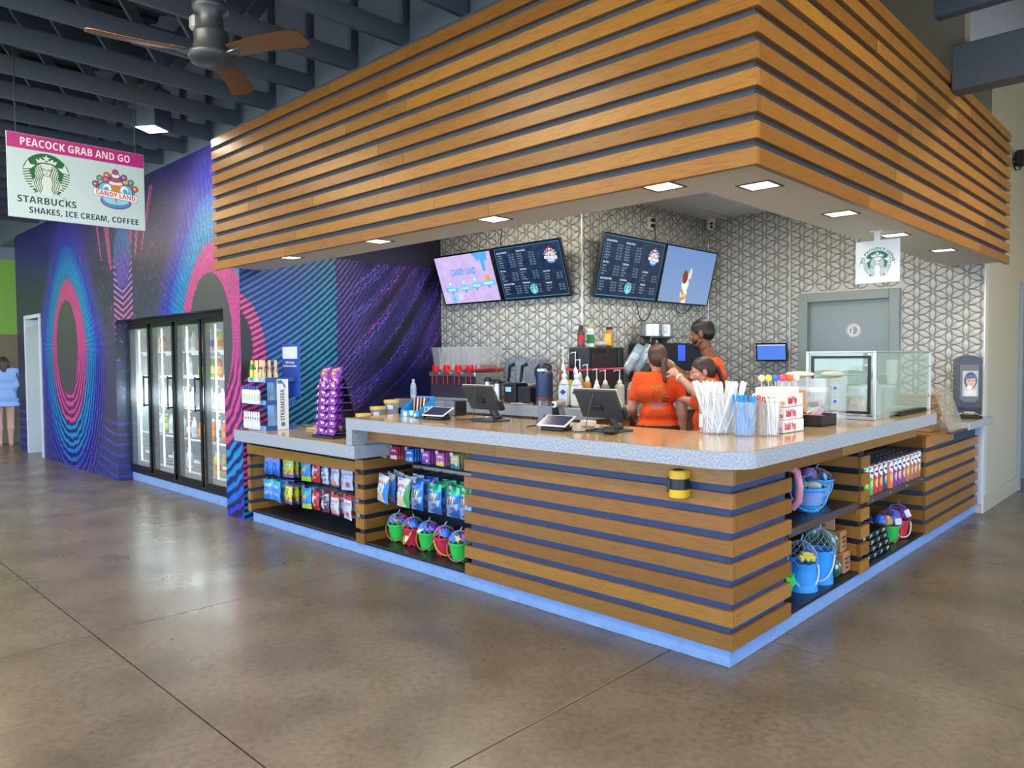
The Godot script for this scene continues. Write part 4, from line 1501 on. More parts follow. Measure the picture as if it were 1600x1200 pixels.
func make_ceiling_things() -> void:
	# hanging sign, its face towards +x
	var t := thing("hanging_sign", "pink and white hanging sign reading PEACOCK GRAB AND GO", "sign", Vector3(-4.45, 2.57, 1.562))
	var w := 0.918
	var h := 0.597
	var b := Mb.new()
	b.box(Vector3(0, h / 2, 0), Vector3(0.012, h, w), 0.002)
	put("panel", b, cm("c3d6dc", 0.5), t)
	var im := Image.create(1024, 666, false, Image.FORMAT_RGB8)
	im.fill(hexc("bcd8e2"))
	im.fill_rect(Rect2i(0, 0, 1024, 118), hexc("b8288a"))
	letters(im, "PEACOCK GRAB AND GO", 500, 62, 62, hexc("f0eef2"), true, 820)
	roundel(im, 270, 300, 168, hexc("00653a"), hexc("cfe0e2"))
	letters(im, "STARBUCKS", 270, 520, 54, hexc("00502e"), true, 420)
	letters(im, "TM", 395, 478, 15, hexc("4a5a58"), false)
	candy_badge(im, 790, 350, 188)
	letters(im, "SHAKES, ICE CREAM, COFFEE", 555, 602, 48, hexc("122130"), true, 830)
	var p := Mb.new()
	p.quad_n(Vector3(0.0065, 0.003, w / 2 - 0.003), Vector3(0.0065, 0.003, -w / 2 + 0.003), Vector3(0.0065, h - 0.003, -w / 2 + 0.003), Vector3(0.0065, h - 0.003, w / 2 - 0.003), Vector3.RIGHT)
	put("print", p, img_mat("sign print", im, 0.5), t)
	for z in [0.40, -0.40]:
		var c := Mb.new()
		c.tube([Vector3(0, h - 0.01, z), Vector3(0.0, 1.19, z)], 0.004, 6)
		put("wire", c, cm("15181a", 0.5), t)
	# ceiling fan with three blades
	t = thing("ceiling_fan", "dark grey three-bladed ceiling fan hanging from the trusses", "fan", Vector3(-2.61, 3.33, 1.37))
	b = Mb.new()
	b.lathe([Vector2(0, -0.05), Vector2(0.07, -0.045), Vector2(0.115, -0.03), Vector2(0.13, 0.0), Vector2(0.13, 0.02), Vector2(0.105, 0.035), Vector2(0.095, 0.10), Vector2(0.10, 0.13), Vector2(0.095, 0.15), Vector2(0.07, 0.16), Vector2(0.068, 0.25), Vector2(0.10, 0.27), Vector2(0.105, 0.31), Vector2(0.06, 0.34), Vector2(0.02, 0.35)], 28, Vector3.ZERO, false)
	put("motor", b, cm("3c464e", 0.4, 0.3), t)
	b = Mb.new()
	b.lathe([Vector2(0.02, 0.34), Vector2(0.045, 0.36), Vector2(0.05, 0.42), Vector2(0.02, 0.43), Vector2(0.018, 1.2)], 16, Vector3.ZERO, true)
	put("down_rod", b, cm("77868f", 0.4, 0.4), t)
	b = Mb.new()
	b.box(Vector3(-0.10, 0.22, 0.05), Vector3(0.06, 0.09, 0.06), 0.015)
	put("receiver_box", b, cm("8a979d", 0.45, 0.3), t)
	for a in [104.0, 222.0, -24.0]:
		var bl := Mb.new()
		var rows := []
		for k in 13:
			var q := k / 12.0
			var r := 0.15 + 0.50 * q
			var hw := 0.055 + 0.022 * q
			if k == 12:
				hw *= 0.62
			var sw := 0.02 * sin(q * PI)
			var row := PackedVector3Array()
			for e in [[-1, -0.004], [-1, 0.004], [1, 0.004], [1, -0.004]]:
				row.append(Vector3(r, 0.02 + e[1] + e[0] * hw * 0.22, e[0] * hw + sw))
			rows.append(row)
		bl.xf = Transform3D(Basis(Vector3.UP, -deg_to_rad(a)), Vector3.ZERO)
		bl.sheet(rows, true)
		bl.quad_n(rows[12][0], rows[12][1], rows[12][2], rows[12][3], Vector3.RIGHT)
		put("blade", bl, cm("6a4a2c", 0.45), t)
		var ir := Mb.new()
		ir.xf = bl.xf
		ir.bar(Vector3(0.09, 0.0, 0), Vector3(0.22, 0.022, 0.0), 0.05, 0.012, 0.003)
		put("blade_iron", ir, cm("59646b", 0.35, 0.4), t)
	# square box lamp among the trusses
	t = thing("box_lamp", "small square box lamp hanging below the dark trusses, above the hanging sign", "lamp", Vector3(-5.68, 3.74, 0.575), deg_to_rad(33))
	b = Mb.new()
	b.box(Vector3(0, 0.20, 0), Vector3(0.25, 0.38, 0.25), 0.005)
	put("housing", b, cm("55616a", 0.5), t)
	b = Mb.new()
	b.box(Vector3(0, 0.008, 0), Vector3(0.20, 0.012, 0.20), 0.002)
	put("lens", b, lamp_mat(Color(1, 0.97, 0.88), 2.5), t)
	area("box_light", Vector3(-5.68, 3.735, 0.575), Vector2(0.18, 0.18), 1.2, Color(1, 0.95, 0.85))
	# badge sign under the soffit
	t = thing("badge_sign", "white square sign reading WE PROUDLY SERVE hanging below the soffit", "sign", Vector3(-0.03, 2.05, -2.18))
	b = Mb.new()
	b.box(Vector3(0, 0.148, 0), Vector3(0.292, 0.296, 0.008), 0.002)
	put("panel", b, cm("d9e2e2", 0.45), t)
	var im2 := Image.create(512, 512, false, Image.FORMAT_RGB8)
	im2.fill(hexc("dde6e6"))
	var deep := hexc("22685f")
	roundel(im2, 256, 285, 165, deep, hexc("dde6e6"))
	letters(im2, "WE PROUDLY SERVE", 256, 285, 34, hexc("53686c"), true, 570, 190)
	disc(im2, 52, 292, 6, hexc("53686c"))
	disc(im2, 462, 288, 6, hexc("53686c"))
	letters(im2, "TM", 376, 436, 12, hexc("53686c"), false)
	p = Mb.new()
	p.quad_n(Vector3(-0.143, 0.005, 0.0045), Vector3(0.143, 0.005, 0.0045), Vector3(0.143, 0.291, 0.0045), Vector3(-0.143, 0.291, 0.0045), Vector3.BACK)
	put("print", p, img_mat("badge print", im2, 0.5), t)
	b = Mb.new()
	b.span(Vector3(-0.02, 0.275, 0.0055), Vector3(0.02, 0.358, 0.011), 0.001)
	b.span(Vector3(-0.045, 0.352, -0.03), Vector3(0.035, 0.36, 0.03), 0.001)
	put("bracket", b, cm("e8ecec", 0.4), t)
	# dome camera high on the tiles and the small one on the beige wall
	t = thing("security_camera", "white dome security camera high in the tiled corner", "camera", Vector3(XB + 0.07, 3.06, ZC + 0.07))
	b = Mb.new()
	b.lathe([Vector2(0, 0.155), Vector2(0.062, 0.155), Vector2(0.062, 0.11), Vector2(0.05, 0.10)], 20)
	put("base", b, cm("e2e4e3", 0.4), t)
	b = Mb.new()
	b.ball(Vector3(0, 0.075, 0), Vector3(0.058, 0.062, 0.058), 20, 12)
	put("ball", b, cm("dcdedd", 0.4), t)
	for y in [0.05, 0.088]:
		b = Mb.new()
		b.ball(Vector3(0.030, y, 0.042), Vector3(0.017, 0.017, 0.017), 12, 8)
		put("eye", b, M["black gloss"], t)
	t = thing("wall_speaker", "small black bracket speaker on the beige wall beside the canopy end", "speaker", Vector3(0.06, 3.55, -6.10))
	b = Mb.new()
	b.box(Vector3(0.07, 0.06, 0), Vector3(0.10, 0.17, 0.10), 0.02)
	put("case", b, M["black metal"], t)
	b = Mb.new()
	b.bar(Vector3(0, 0.06, 0), Vector3(0.05, 0.06, 0), 0.03, 0.03, 0.004)
	b.tube([Vector3(0.01, 0.02, 0.0), Vector3(0.03, -0.06, 0.02), Vector3(0.07, -0.06, 0.03), Vector3(0.09, -0.01, 0.03)], 0.008, 6)
	put("bracket", b, M["black metal"], t)

# ---------------------------------------------------------------- menu screens on the tiles
func menu_board(seed_: int) -> Image:
	var r := RandomNumberGenerator.new()
	r.seed = seed_
	var im := Image.create(640, 360, false, Image.FORMAT_RGB8)
	for y in 45:
		for x in 80:
			var v := noise.get_noise_2d(x * 0.09 + seed_, y * 0.12) * 0.05
			var g := 0.02 * (45 - y) / 45.0
			im.fill_rect(Rect2i(x * 8, y * 8, 8, 8), Color(0.09 + v + g, 0.15 + v + g * 1.4, 0.24 + v + g * 2.0))
	im.fill_rect(Rect2i(3, 3, 634, 3), hexc("3d7f9c"))
	im.fill_rect(Rect2i(3, 352, 634, 4), hexc("3d8fae"))
	im.fill_rect(Rect2i(3, 3, 3, 352), hexc("3d7f9c"))
	im.fill_rect(Rect2i(634, 3, 3, 352), hexc("3d7f9c"))
	var ink := hexc("d8e2ec")
	var cols := [[22, 0], [222, 1], [442, 2]]
	var heads := [["Lattes & Mochas", "Hot Teas", "Specialty Drinks"], ["Frozen Drinks", "Cold Brew", "Refreshers"], ["Ice Cream", "Toppings"]]
	var items := ["Vanilla", "Caramel", "Mocha", "Chai Tea", "Americano", "Cappuccino", "White Mocha", "Cold Brew", "Green Tea", "Lemonade", "Matcha", "Hot Cocoa", "Espresso"]
	for c in cols:
		var y := 34.0 if c[1] < 2 else 190.0
		var wd := 180.0
		for hd in heads[c[1]]:
			text_left(im, hd, c[0], y, 12, ink, true)
			y += 20
			for k in (6 if y < 90 else (4 if c[1] < 2 else 3)):
				text_left(im, items[r.randi_range(0, items.size() - 1)], c[0], y, 9, hexc("b7c4d2"), false)
				text_left(im, "%d.%d9" % [r.randi_range(3, 6), r.randi_range(2, 9)], c[0] + wd - 66, y, 9, hexc("b7c4d2"), false)
				text_left(im, "%d.%d9" % [r.randi_range(4, 7), r.randi_range(2, 9)], c[0] + wd - 34, y, 9, hexc("b7c4d2"), false)
				y += 16
			y += 10
			if y > 330:
				break
	im.fill_rect(Rect2i(210, 60, 1, 270), hexc("55708a"))
	im.fill_rect(Rect2i(430, 60, 1, 270), hexc("55708a"))
	candy_badge(im, 538, 92, 62)
	disc(im, 316, 300, 36, hexc("5fb2c4"))
	roundel(im, 316, 300, 30, hexc("17625e"), hexc("8fd2dd"))
	return im

func text_left(im: Image, words: String, x: float, y: float, size: float, c: Color, bold: bool) -> void:
	letters(im, words, x + size * 0.29 * words.length(), y, size, c, bold, size * 0.58 * words.length())

func screen(called: String, label: String, at: Vector3, turn: float, tilt: float, w: float, h: float, im: Image, e: float) -> void:
	var t := thing(called, label, "screen", at, turn)
	t.rotation = Vector3(tilt, turn, 0)
	t.rotation_order = EULER_ORDER_YXZ
	var b := Mb.new()
	b.box(Vector3(0, 0, -0.02), Vector3(w, h, 0.035), 0.004)
	b.box(Vector3(0, 0, -0.05), Vector3(w * 0.6, h * 0.6, 0.03), 0.01)
	put("case", b, M["black metal"], t)
	b = Mb.new()
	for s in [-1, 1]:
		b.box(Vector3(s * (w / 2 - 0.007), 0.0, 0.001), Vector3(0.014, h, 0.010), 0.002)
		b.box(Vector3(0, s * (h / 2 - 0.008), 0.001), Vector3(w - 0.0285, 0.016, 0.010), 0.002)
	put("bezel", b, M["black gloss"], t)
	b = Mb.new()
	b.quad_n(Vector3(-w / 2 + 0.014, -h / 2 + 0.016, 0.0), Vector3(w / 2 - 0.014, -h / 2 + 0.016, 0.0), Vector3(w / 2 - 0.014, h / 2 - 0.016, 0.0), Vector3(-w / 2 + 0.014, h / 2 - 0.016, 0.0), Vector3.BACK)
	put("display", b, img_mat(label, im, 0.25, e), t)
	b = Mb.new()
	b.bar(Vector3(0, 0, -0.06), Vector3(0, 0.0, -0.19), 0.12, 0.16, 0.004)
	put("wall_mount", b, M["black metal"], t)

func make_screens() -> void:
	# the pink promotional screen
	var im := Image.create(640, 360, false, Image.FORMAT_RGB8)
	for y in 90:
		for x in 160:
			var v := noise.get_noise_2d(x * 0.03, y * 0.04)
			im.fill_rect(Rect2i(x * 4, y * 4, 4, 4), Color(0.74 + v * 0.06, 0.66 + v * 0.05, 0.84 + v * 0.03))
	for k in 5:
		line(im, [Vector2(60 + k * 40, 0), Vector2(90 + k * 26, 120), Vector2(40 + k * 70, 350)], 2.0, hexc("d5c8ea"))
	poly(im, [Vector2(430, 0), Vector2(600, 0), Vector2(590, 70), Vector2(560, 60), Vector2(552, 140), Vector2(522, 140), Vector2(515, 50), Vector2(480, 62), Vector2(460, 30)], hexc("4f9fdc"))
	letters(im, "CANDY LAND", 300, 128, 52, hexc("2a90e0"), true, 280)
	for q in [[120, 255, 150, "SHAKES"], [280, 250, 110, "FLOATS"], [410, 240, 100, "CONES"], [550, 230, 150, "SUNDAES"]]:
		im.fill_rect(Rect2i(q[0] - q[2] / 2, q[1] - 18, q[2], 36), hexc("57b4e4"))
		letters(im, q[3], q[0], q[1], 18, hexc("e6f2fa"), true)
		disc(im, q[0], q[1] - 40, 24, hexc("d9903c") if q[0] == 550 else hexc("7fb6dc"))
		disc(im, q[0] - 4, q[1] - 46, 12, hexc("e9eef6") if q[0] != 550 else hexc("e2a24a"))
		poly(im, [Vector2(q[0] - 10, q[1] + 18), Vector2(q[0] + 10, q[1] + 18), Vector2(q[0], q[1] + 44)], hexc("3f74b0"))
	disc(im, 120, 320, 26, hexc("79b8e2"))
	im.fill_rect(Rect2i(96, 312, 48, 48), hexc("62b3e6"))
	disc(im, 205, 316, 26, hexc("b9c6ea"))
	screen("menu_screen", "pink and blue promotional screen, leftmost of the four wall screens", Vector3(-4.40, 2.432, -2.30), 0.0, deg_to_rad(19), 0.935, 0.575, im, 1.25)
	screen("menu_screen", "dark blue menu screen beside the pink screen, with a round candy badge", Vector3(-3.43, 2.432, -2.30), 0.0, deg_to_rad(19), 0.935, 0.585, menu_board(3), 1.35)
	screen("menu_screen", "dark blue menu screen on the middle wall, left of the pale ice cream screen", Vector3(-2.735, 2.46, -3.10), PI / 2, deg_to_rad(13), 1.10, 0.645, menu_board(8), 1.35)
	# the pale ice cream screen
	var ic := Image.create(640, 360, false, Image.FORMAT_RGB8)
	for y in 90:
		ic.fill_rect(Rect2i(0, y * 4, 640, 4), Color(0.40 + y * 0.0008, 0.52 + y * 0.0006, 0.72))
	for k in 60:
		var a := rng.randf() * TAU
		disc(ic, 300 + cos(a) * 40 * rng.randf(), 300 + sin(a) * 90 * rng.randf(), 14, hexc("e6dccb") if k % 3 else hexc("c08a3a"))
	disc(ic, 300, 235, 44, hexc("e4ded8"))
	disc(ic, 288, 190, 44, hexc("e2d6cc"))
	disc(ic, 284, 186, 36, hexc("71352a"), 44)
	disc(ic, 345, 160, 16, hexc("cfd0cc"), 40)
	line(ic, [Vector2(318, 60), Vector2(322, 120)], 2.0, hexc("8793a8"))
	for k in 7:
		line(ic, [Vector2(262 + rng.randf() * 70, 270 + k * 12), Vector2(262 + rng.randf() * 76, 282 + k * 12)], 9.0, hexc("c48a34"))
	screen("menu_screen", "pale blue screen showing an ice cream sundae, rightmost of the wall screens", Vector3(-2.735, 2.46, -4.225), PI / 2, deg_to_rad(13), 1.10, 0.645, ic, 1.2)
	# black cables that hang from the screens and the sockets above them
	var cab := [[[Vector3(XB + 0.04, 2.13, -3.35), Vector3(XB + 0.03, 1.97, -3.42), Vector3(XB + 0.03, 1.94, -3.52), Vector3(XB + 0.03, 2.02, -3.62), Vector3(XB + 0.04, 2.14, -3.66)], "black cable looping below the middle menu screen"], [[Vector3(XB + 0.04, 2.13, -4.1), Vector3(XB + 0.03, 2.06, -4.2), Vector3(XB + 0.03, 2.05, -4.35), Vector3(XB + 0.04, 2.14, -4.5)], "black cable looping below the ice cream screen"], [[Vector3(XB + 0.03, 3.0, -3.70), Vector3(XB + 0.03, 2.9, -3.73), Vector3(XB + 0.03, 2.7, -3.70)], "black cable running from the wall socket down behind the screens"], [[Vector3(-3.98, 2.95, ZA + 0.02), Vector3(-4.0, 2.8, ZA + 0.02), Vector3(-3.96, 2.65, ZA + 0.02)], "thin black cable above the gap between the two left screens"]]
	for c in cab:
		var m := Mb.new()
		var pts := []
		for k in c[0].size() - 1:
			for j in 4:
				var p0: Vector3 = c[0][maxi(k - 1, 0)]
				var p3: Vector3 = c[0][mini(k + 2, c[0].size() - 1)]
				pts.append(c[0][k].cubic_interpolate(c[0][k + 1], p0, p3, j / 4.0))
		pts.append(c[0][c[0].size() - 1])
		m.tube(pts, 0.005, 6)
		tag(put("screen_cable", m, M["black metal"]), c[1], "cable")
	var t := thing("wall_socket", "white double wall socket with black plugs above the middle screens", "socket", Vector3(XB + 0.002, 3.0, -3.68))
	var b := Mb.new()
	b.box(Vector3(0.006, 0.02, 0.02), Vector3(0.012, 0.14, 0.09), 0.003)
	put("plate", b, M["white plastic"], t)
	for y in [0.05, -0.01]:
		b = Mb.new()
		b.box(Vector3(0.03, y, 0), Vector3(0.035, 0.035, 0.05), 0.006)
		put("plug", b, M["black metal"], t)
	t = thing("wall_socket", "white wall socket on the tiles beside the coffee machine", "socket", Vector3(XB + 0.002, 1.75, -4.55))
	b = Mb.new()
	b.box(Vector3(0.006, 0.0, 0), Vector3(0.012, 0.12, 0.075), 0.003)
	put("plate", b, M["white plastic"], t)
	b = Mb.new()
	for y in [0.03, -0.03]:
		b.box(Vector3(0.012, y, 0), Vector3(0.006, 0.03, 0.03), 0.002)
	put("outlet", b, cm("9a9c98", 0.5), t)
	# order tablet between the tiles and the staff door
	var tb := Image.create(64, 40, false, Image.FORMAT_RGB8)
	tb.fill(hexc("4f78d8"))
	tb.fill_rect(Rect2i(0, 0, 64, 3), hexc("c9d4f0"))
	screen("order_tablet", "small black tablet with a blank blue screen on the tiles by the door", Vector3(-2.0, 1.585, ZC + 0.16), deg_to_rad(6), deg_to_rad(8), 0.35, 0.205, tb, 1.2)

# ---------------------------------------------------------------- snack bags
func scrawl(im: Image, x: float, y: float, w: float, h: float, c: Color, th := 3.0) -> void:
	var p := []
	for k in 15:
		p.append(Vector2(x + w * k / 14.0, y + h * 0.5 * sin(k * 1.9) + h * 0.15 * sin(k * 0.7)))
	line(im, p, th, c)

func bag_print(kind: String) -> Image:
	var im := Image.create(96, 128, false, Image.FORMAT_RGB8)
	var r := RandomNumberGenerator.new()
	r.seed = kind.hash()
	match kind:
		"blue":
			im.fill(hexc("1f6fd0"))
			disc(im, 46, 22, 36, hexc("c98ad0"), 18)
			letters(im, "Sour", 48, 40, 18, hexc("e8e04a"), true)
			for k in 12:
				disc(im, r.randf_range(12, 84), r.randf_range(56, 116), 8, [hexc("6fb8f0"), hexc("2f8fe6"), hexc("d8e86a")][k % 3])
		"skyblue":
			im.fill(hexc("2f93e0"))
			im.fill_rect(Rect2i(0, 0, 96, 18), hexc("3cb6d8"))
			letters(im, "SOUR", 48, 34, 18, hexc("e8f0f8"), true)
			for k in 9:
				disc(im, r.randf_range(20, 76), r.randf_range(58, 108), 10, [hexc("8fd0f0"), hexc("b8a0e0"), hexc("5f9fe8")][k % 3])
		"yellow":
			im.fill(hexc("c9d02c"))
			im.fill_rect(Rect2i(0, 0, 96, 14), hexc("6b4fb0"))
			disc(im, 48, 50, 34, hexc("d9de4a"), 30)
			for k in 3:
				scrawl(im, 22, 34 + k * 14, 52, 10, hexc("3a7a2a"), 4)
			for k in 8:
				disc(im, r.randf_range(16, 80), r.randf_range(76, 104), 9, [hexc("e0a03c"), hexc("d8605a"), hexc("7fb83a")][k % 3])
			im.fill_rect(Rect2i(0, 108, 96, 20), hexc("7d5cc0"))
		"lime":
			im.fill(hexc("1f86da"))
			im.fill_rect(Rect2i(0, 96, 96, 32), hexc("b6d02c"))
			scrawl(im, 16, 34, 60, 20, hexc("35a53c"), 8)
			disc(im, 46, 62, 16, hexc("d8a43c"))
			disc(im, 40, 72, 10, hexc("b8602c"))
		"red":
			im.fill(hexc("b8202c"))
			disc(im, 30, 52, 22, hexc("e6dcd8"), 34)
			scrawl(im, 18, 40, 60, 12, hexc("f0e8e6"), 5)
			for k in 10:
				disc(im, r.randf_range(14, 60), r.randf_range(60, 110), 7, [hexc("7a3a24"), hexc("e6c8a8"), hexc("d8d050")][k % 3])
		"picture":
			im.fill(hexc("cfd8e6"))
			for k in 26:
				disc(im, r.randf_range(8, 88), r.randf_range(8, 60), 8, [hexc("3a4c78"), hexc("5f7fb0"), hexc("e6ecf4")][k % 3])
			scrawl(im, 14, 66, 66, 12, hexc("35456a"), 5)
			for k in 8:
				disc(im, r.randf_range(14, 84), r.randf_range(86, 120), 9, [hexc("b8803c"), hexc("8a4a2c"), hexc("e6d8b0")][k % 3])
		"dark":
			im.fill(hexc("4a4450"))
			for k in 30:
				disc(im, r.randf_range(4, 92), r.randf_range(4, 70), 8, [hexc("26222c"), hexc("8f8a96"), hexc("c9c4cc")][k % 3])
			im.fill_rect(Rect2i(10, 62, 46, 40), hexc("c3cfe6"))
			for k in 6:
				disc(im, r.randf_range(14, 84), r.randf_range(96, 120), 8, [hexc("8a5030"), hexc("d8b890"), hexc("5a3a2c")][k % 3])
		"pretzel", "pizza":
			im.fill(hexc("c6d2ea"))
			im.fill_rect(Rect2i(0, 0, 96, 16), hexc("c8442c") if kind == "pretzel" else hexc("c63048"))
			letters(im, "Combos", 48, 40, 22, hexc("b02a3c"), true, 84, 0.0, -0.15)
			scrawl(im, 18, 58, 56, 6, hexc("5a70b0"), 3)
			im.fill_rect(Rect2i(10, 66, 26, 30), hexc("a8b8e0"))
			if kind == "pretzel":
				poly(im, [Vector2(30, 108), Vector2(54, 62), Vector2(78, 108)], hexc("d8903c"))
				disc(im, 54, 94, 12, hexc("e6b058"))
			else:
				poly(im, [Vector2(44, 112), Vector2(56, 76), Vector2(88, 84), Vector2(80, 114)], hexc("d0907a"))
				disc(im, 66, 96, 10, hexc("b84a3a"))
			im.fill_rect(Rect2i(0, 116, 96, 12), hexc("d8e0f0") if kind == "pizza" else hexc("c8503c"))
		"straws blue", "straws green":
			im.fill(hexc("ccd8e4"))
			scrawl(im, 14, 34, 64, 20, hexc("b82a3c"), 5)
			scrawl(im, 22, 56, 40, 6, hexc("6a94c0"), 3)
			for k in 8:
				line(im, [Vector2(20 + k * 7, 118), Vector2(14 + k * 10, 78)], 6.0, hexc("d8b96a") if k % 2 else hexc("e6cf92"))
			poly(im, [Vector2(96, 0), Vector2(96, 128), Vector2(74, 128), Vector2(64, 90), Vector2(86, 20)], hexc("2f86dc") if kind == "straws blue" else hexc("2f9a4c"))
			disc(im, 52, 66, 6, hexc("8a5a4a"))
		"foil blue", "foil green", "foil mint":
			im.fill(hexc("2f74c8"))
			im.fill_rect(Rect2i(0, 0, 96, 30), hexc("2a6ed0") if kind == "foil blue" else (hexc("1f9a74") if kind == "foil green" else hexc("2aa870")))
			for k in 7:
				poly(im, [Vector2(20 + k * 9, 40), Vector2(27 + k * 9, 36), Vector2(22 + k * 9, 68), Vector2(15 + k * 9, 70)], hexc("d8c878") if k % 2 else hexc("8f7a30"))
			poly(im, [Vector2(10, 76), Vector2(90, 66), Vector2(86, 92), Vector2(12, 118)], hexc("a8c4ee"))
			disc(im, 60, 90, 16, hexc("8a80c8"), 10)
			poly(im, [Vector2(0, 110), Vector2(40, 124), Vector2(40, 128), Vector2(0, 128)], hexc("8fc4f4"))
			letters(im, "mini", 34, 26, 10, hexc("e6eef8"), true)
		"burst":
			im.fill(hexc("6a1f98"))
			im.fill_rect(Rect2i(0, 0, 96, 14), hexc("4a2a9c"))
			for k in 9:
				var a := TAU * k / 9.0
				poly(im, [Vector2(46, 66) + Vector2(cos(a - 0.2), sin(a - 0.2)) * 14, Vector2(46, 66) + Vector2(cos(a), sin(a)) * 40, Vector2(46, 66) + Vector2(cos(a + 0.2), sin(a + 0.2)) * 14], hexc("e8a02c"))
			disc(im, 46, 66, 18, hexc("d8442c"))
			disc(im, 42, 60, 8, hexc("f0d8b0"))
			letters(im, "TAKIS", 46, 30, 24, hexc("e8d83a"), true, 70, 0.0, -0.25)
			for k in 5:
				disc(im, r.randf_range(14, 84), r.randf_range(96, 116), 6, hexc("e6d0c0"))
	return im

func bag_mesh(w: float, h: float, d: float) -> ArrayMesh:
	var m := Mb.new()
	for s in [1.0, -1.0]:
		var rows := []
		for j in 13:
			var v := j / 12.0
			var row := PackedVector3Array()
			var belly := pow(sin(PI * clampf((v - 0.06) / 0.88, 0.0, 1.0)), 0.6)
			for i in 9:
				var u := i / 8.0 * 2.0 - 1.0
				var z: float = s * (d * 0.5 * belly * pow(maxf(0.0, 1.0 - u * u), 0.6) + 0.0008) + 0.004 * sin(u * 7.0 + v * 11.0) * belly
				row.append(Vector3(u * w * 0.5 * (1.0 - 0.07 * belly), h * (0.5 - v), z))
			rows.append(row)
		m.sheet(rows, false, Rect2(0, 0, 1, 1), s < 0.0)
	return m.mesh()

var bag_src := {}
func bag(kind: String, called: String, label: String, at: Vector3, w: float, h: float, d: float, rot: Vector3, group: String, rough := 0.3) -> void:
	if not bag_src.has(kind):
		var m := img_mat("print " + kind, bag_print(kind), rough)
		m.metallic_specular = 0.6
		if kind.begins_with("foil"):
			m.metallic = 0.55
			m.roughness = 0.28
		bag_src[kind] = [bag_mesh(w, h, d), m]
	var o := put(called, bag_src[kind][0], bag_src[kind][1])
	o.position = at
	o.rotation = rot
	tag(o, label, "snack bag", group)

func hook(cab: Node3D, x: float, y: float, z0: float, z1: float) -> void:
	var m := Mb.new()
	m.tube([Vector3(x, y, z0), Vector3(x, y, z1 - 0.004), Vector3(x, y + 0.012, z1)], 0.003, 6)
	m.box(Vector3(x, y - 0.006, z1 + 0.003), Vector3(0.03, 0.026, 0.002), 0.0005)
	put("peg_hook", m, M["steel"], cab)

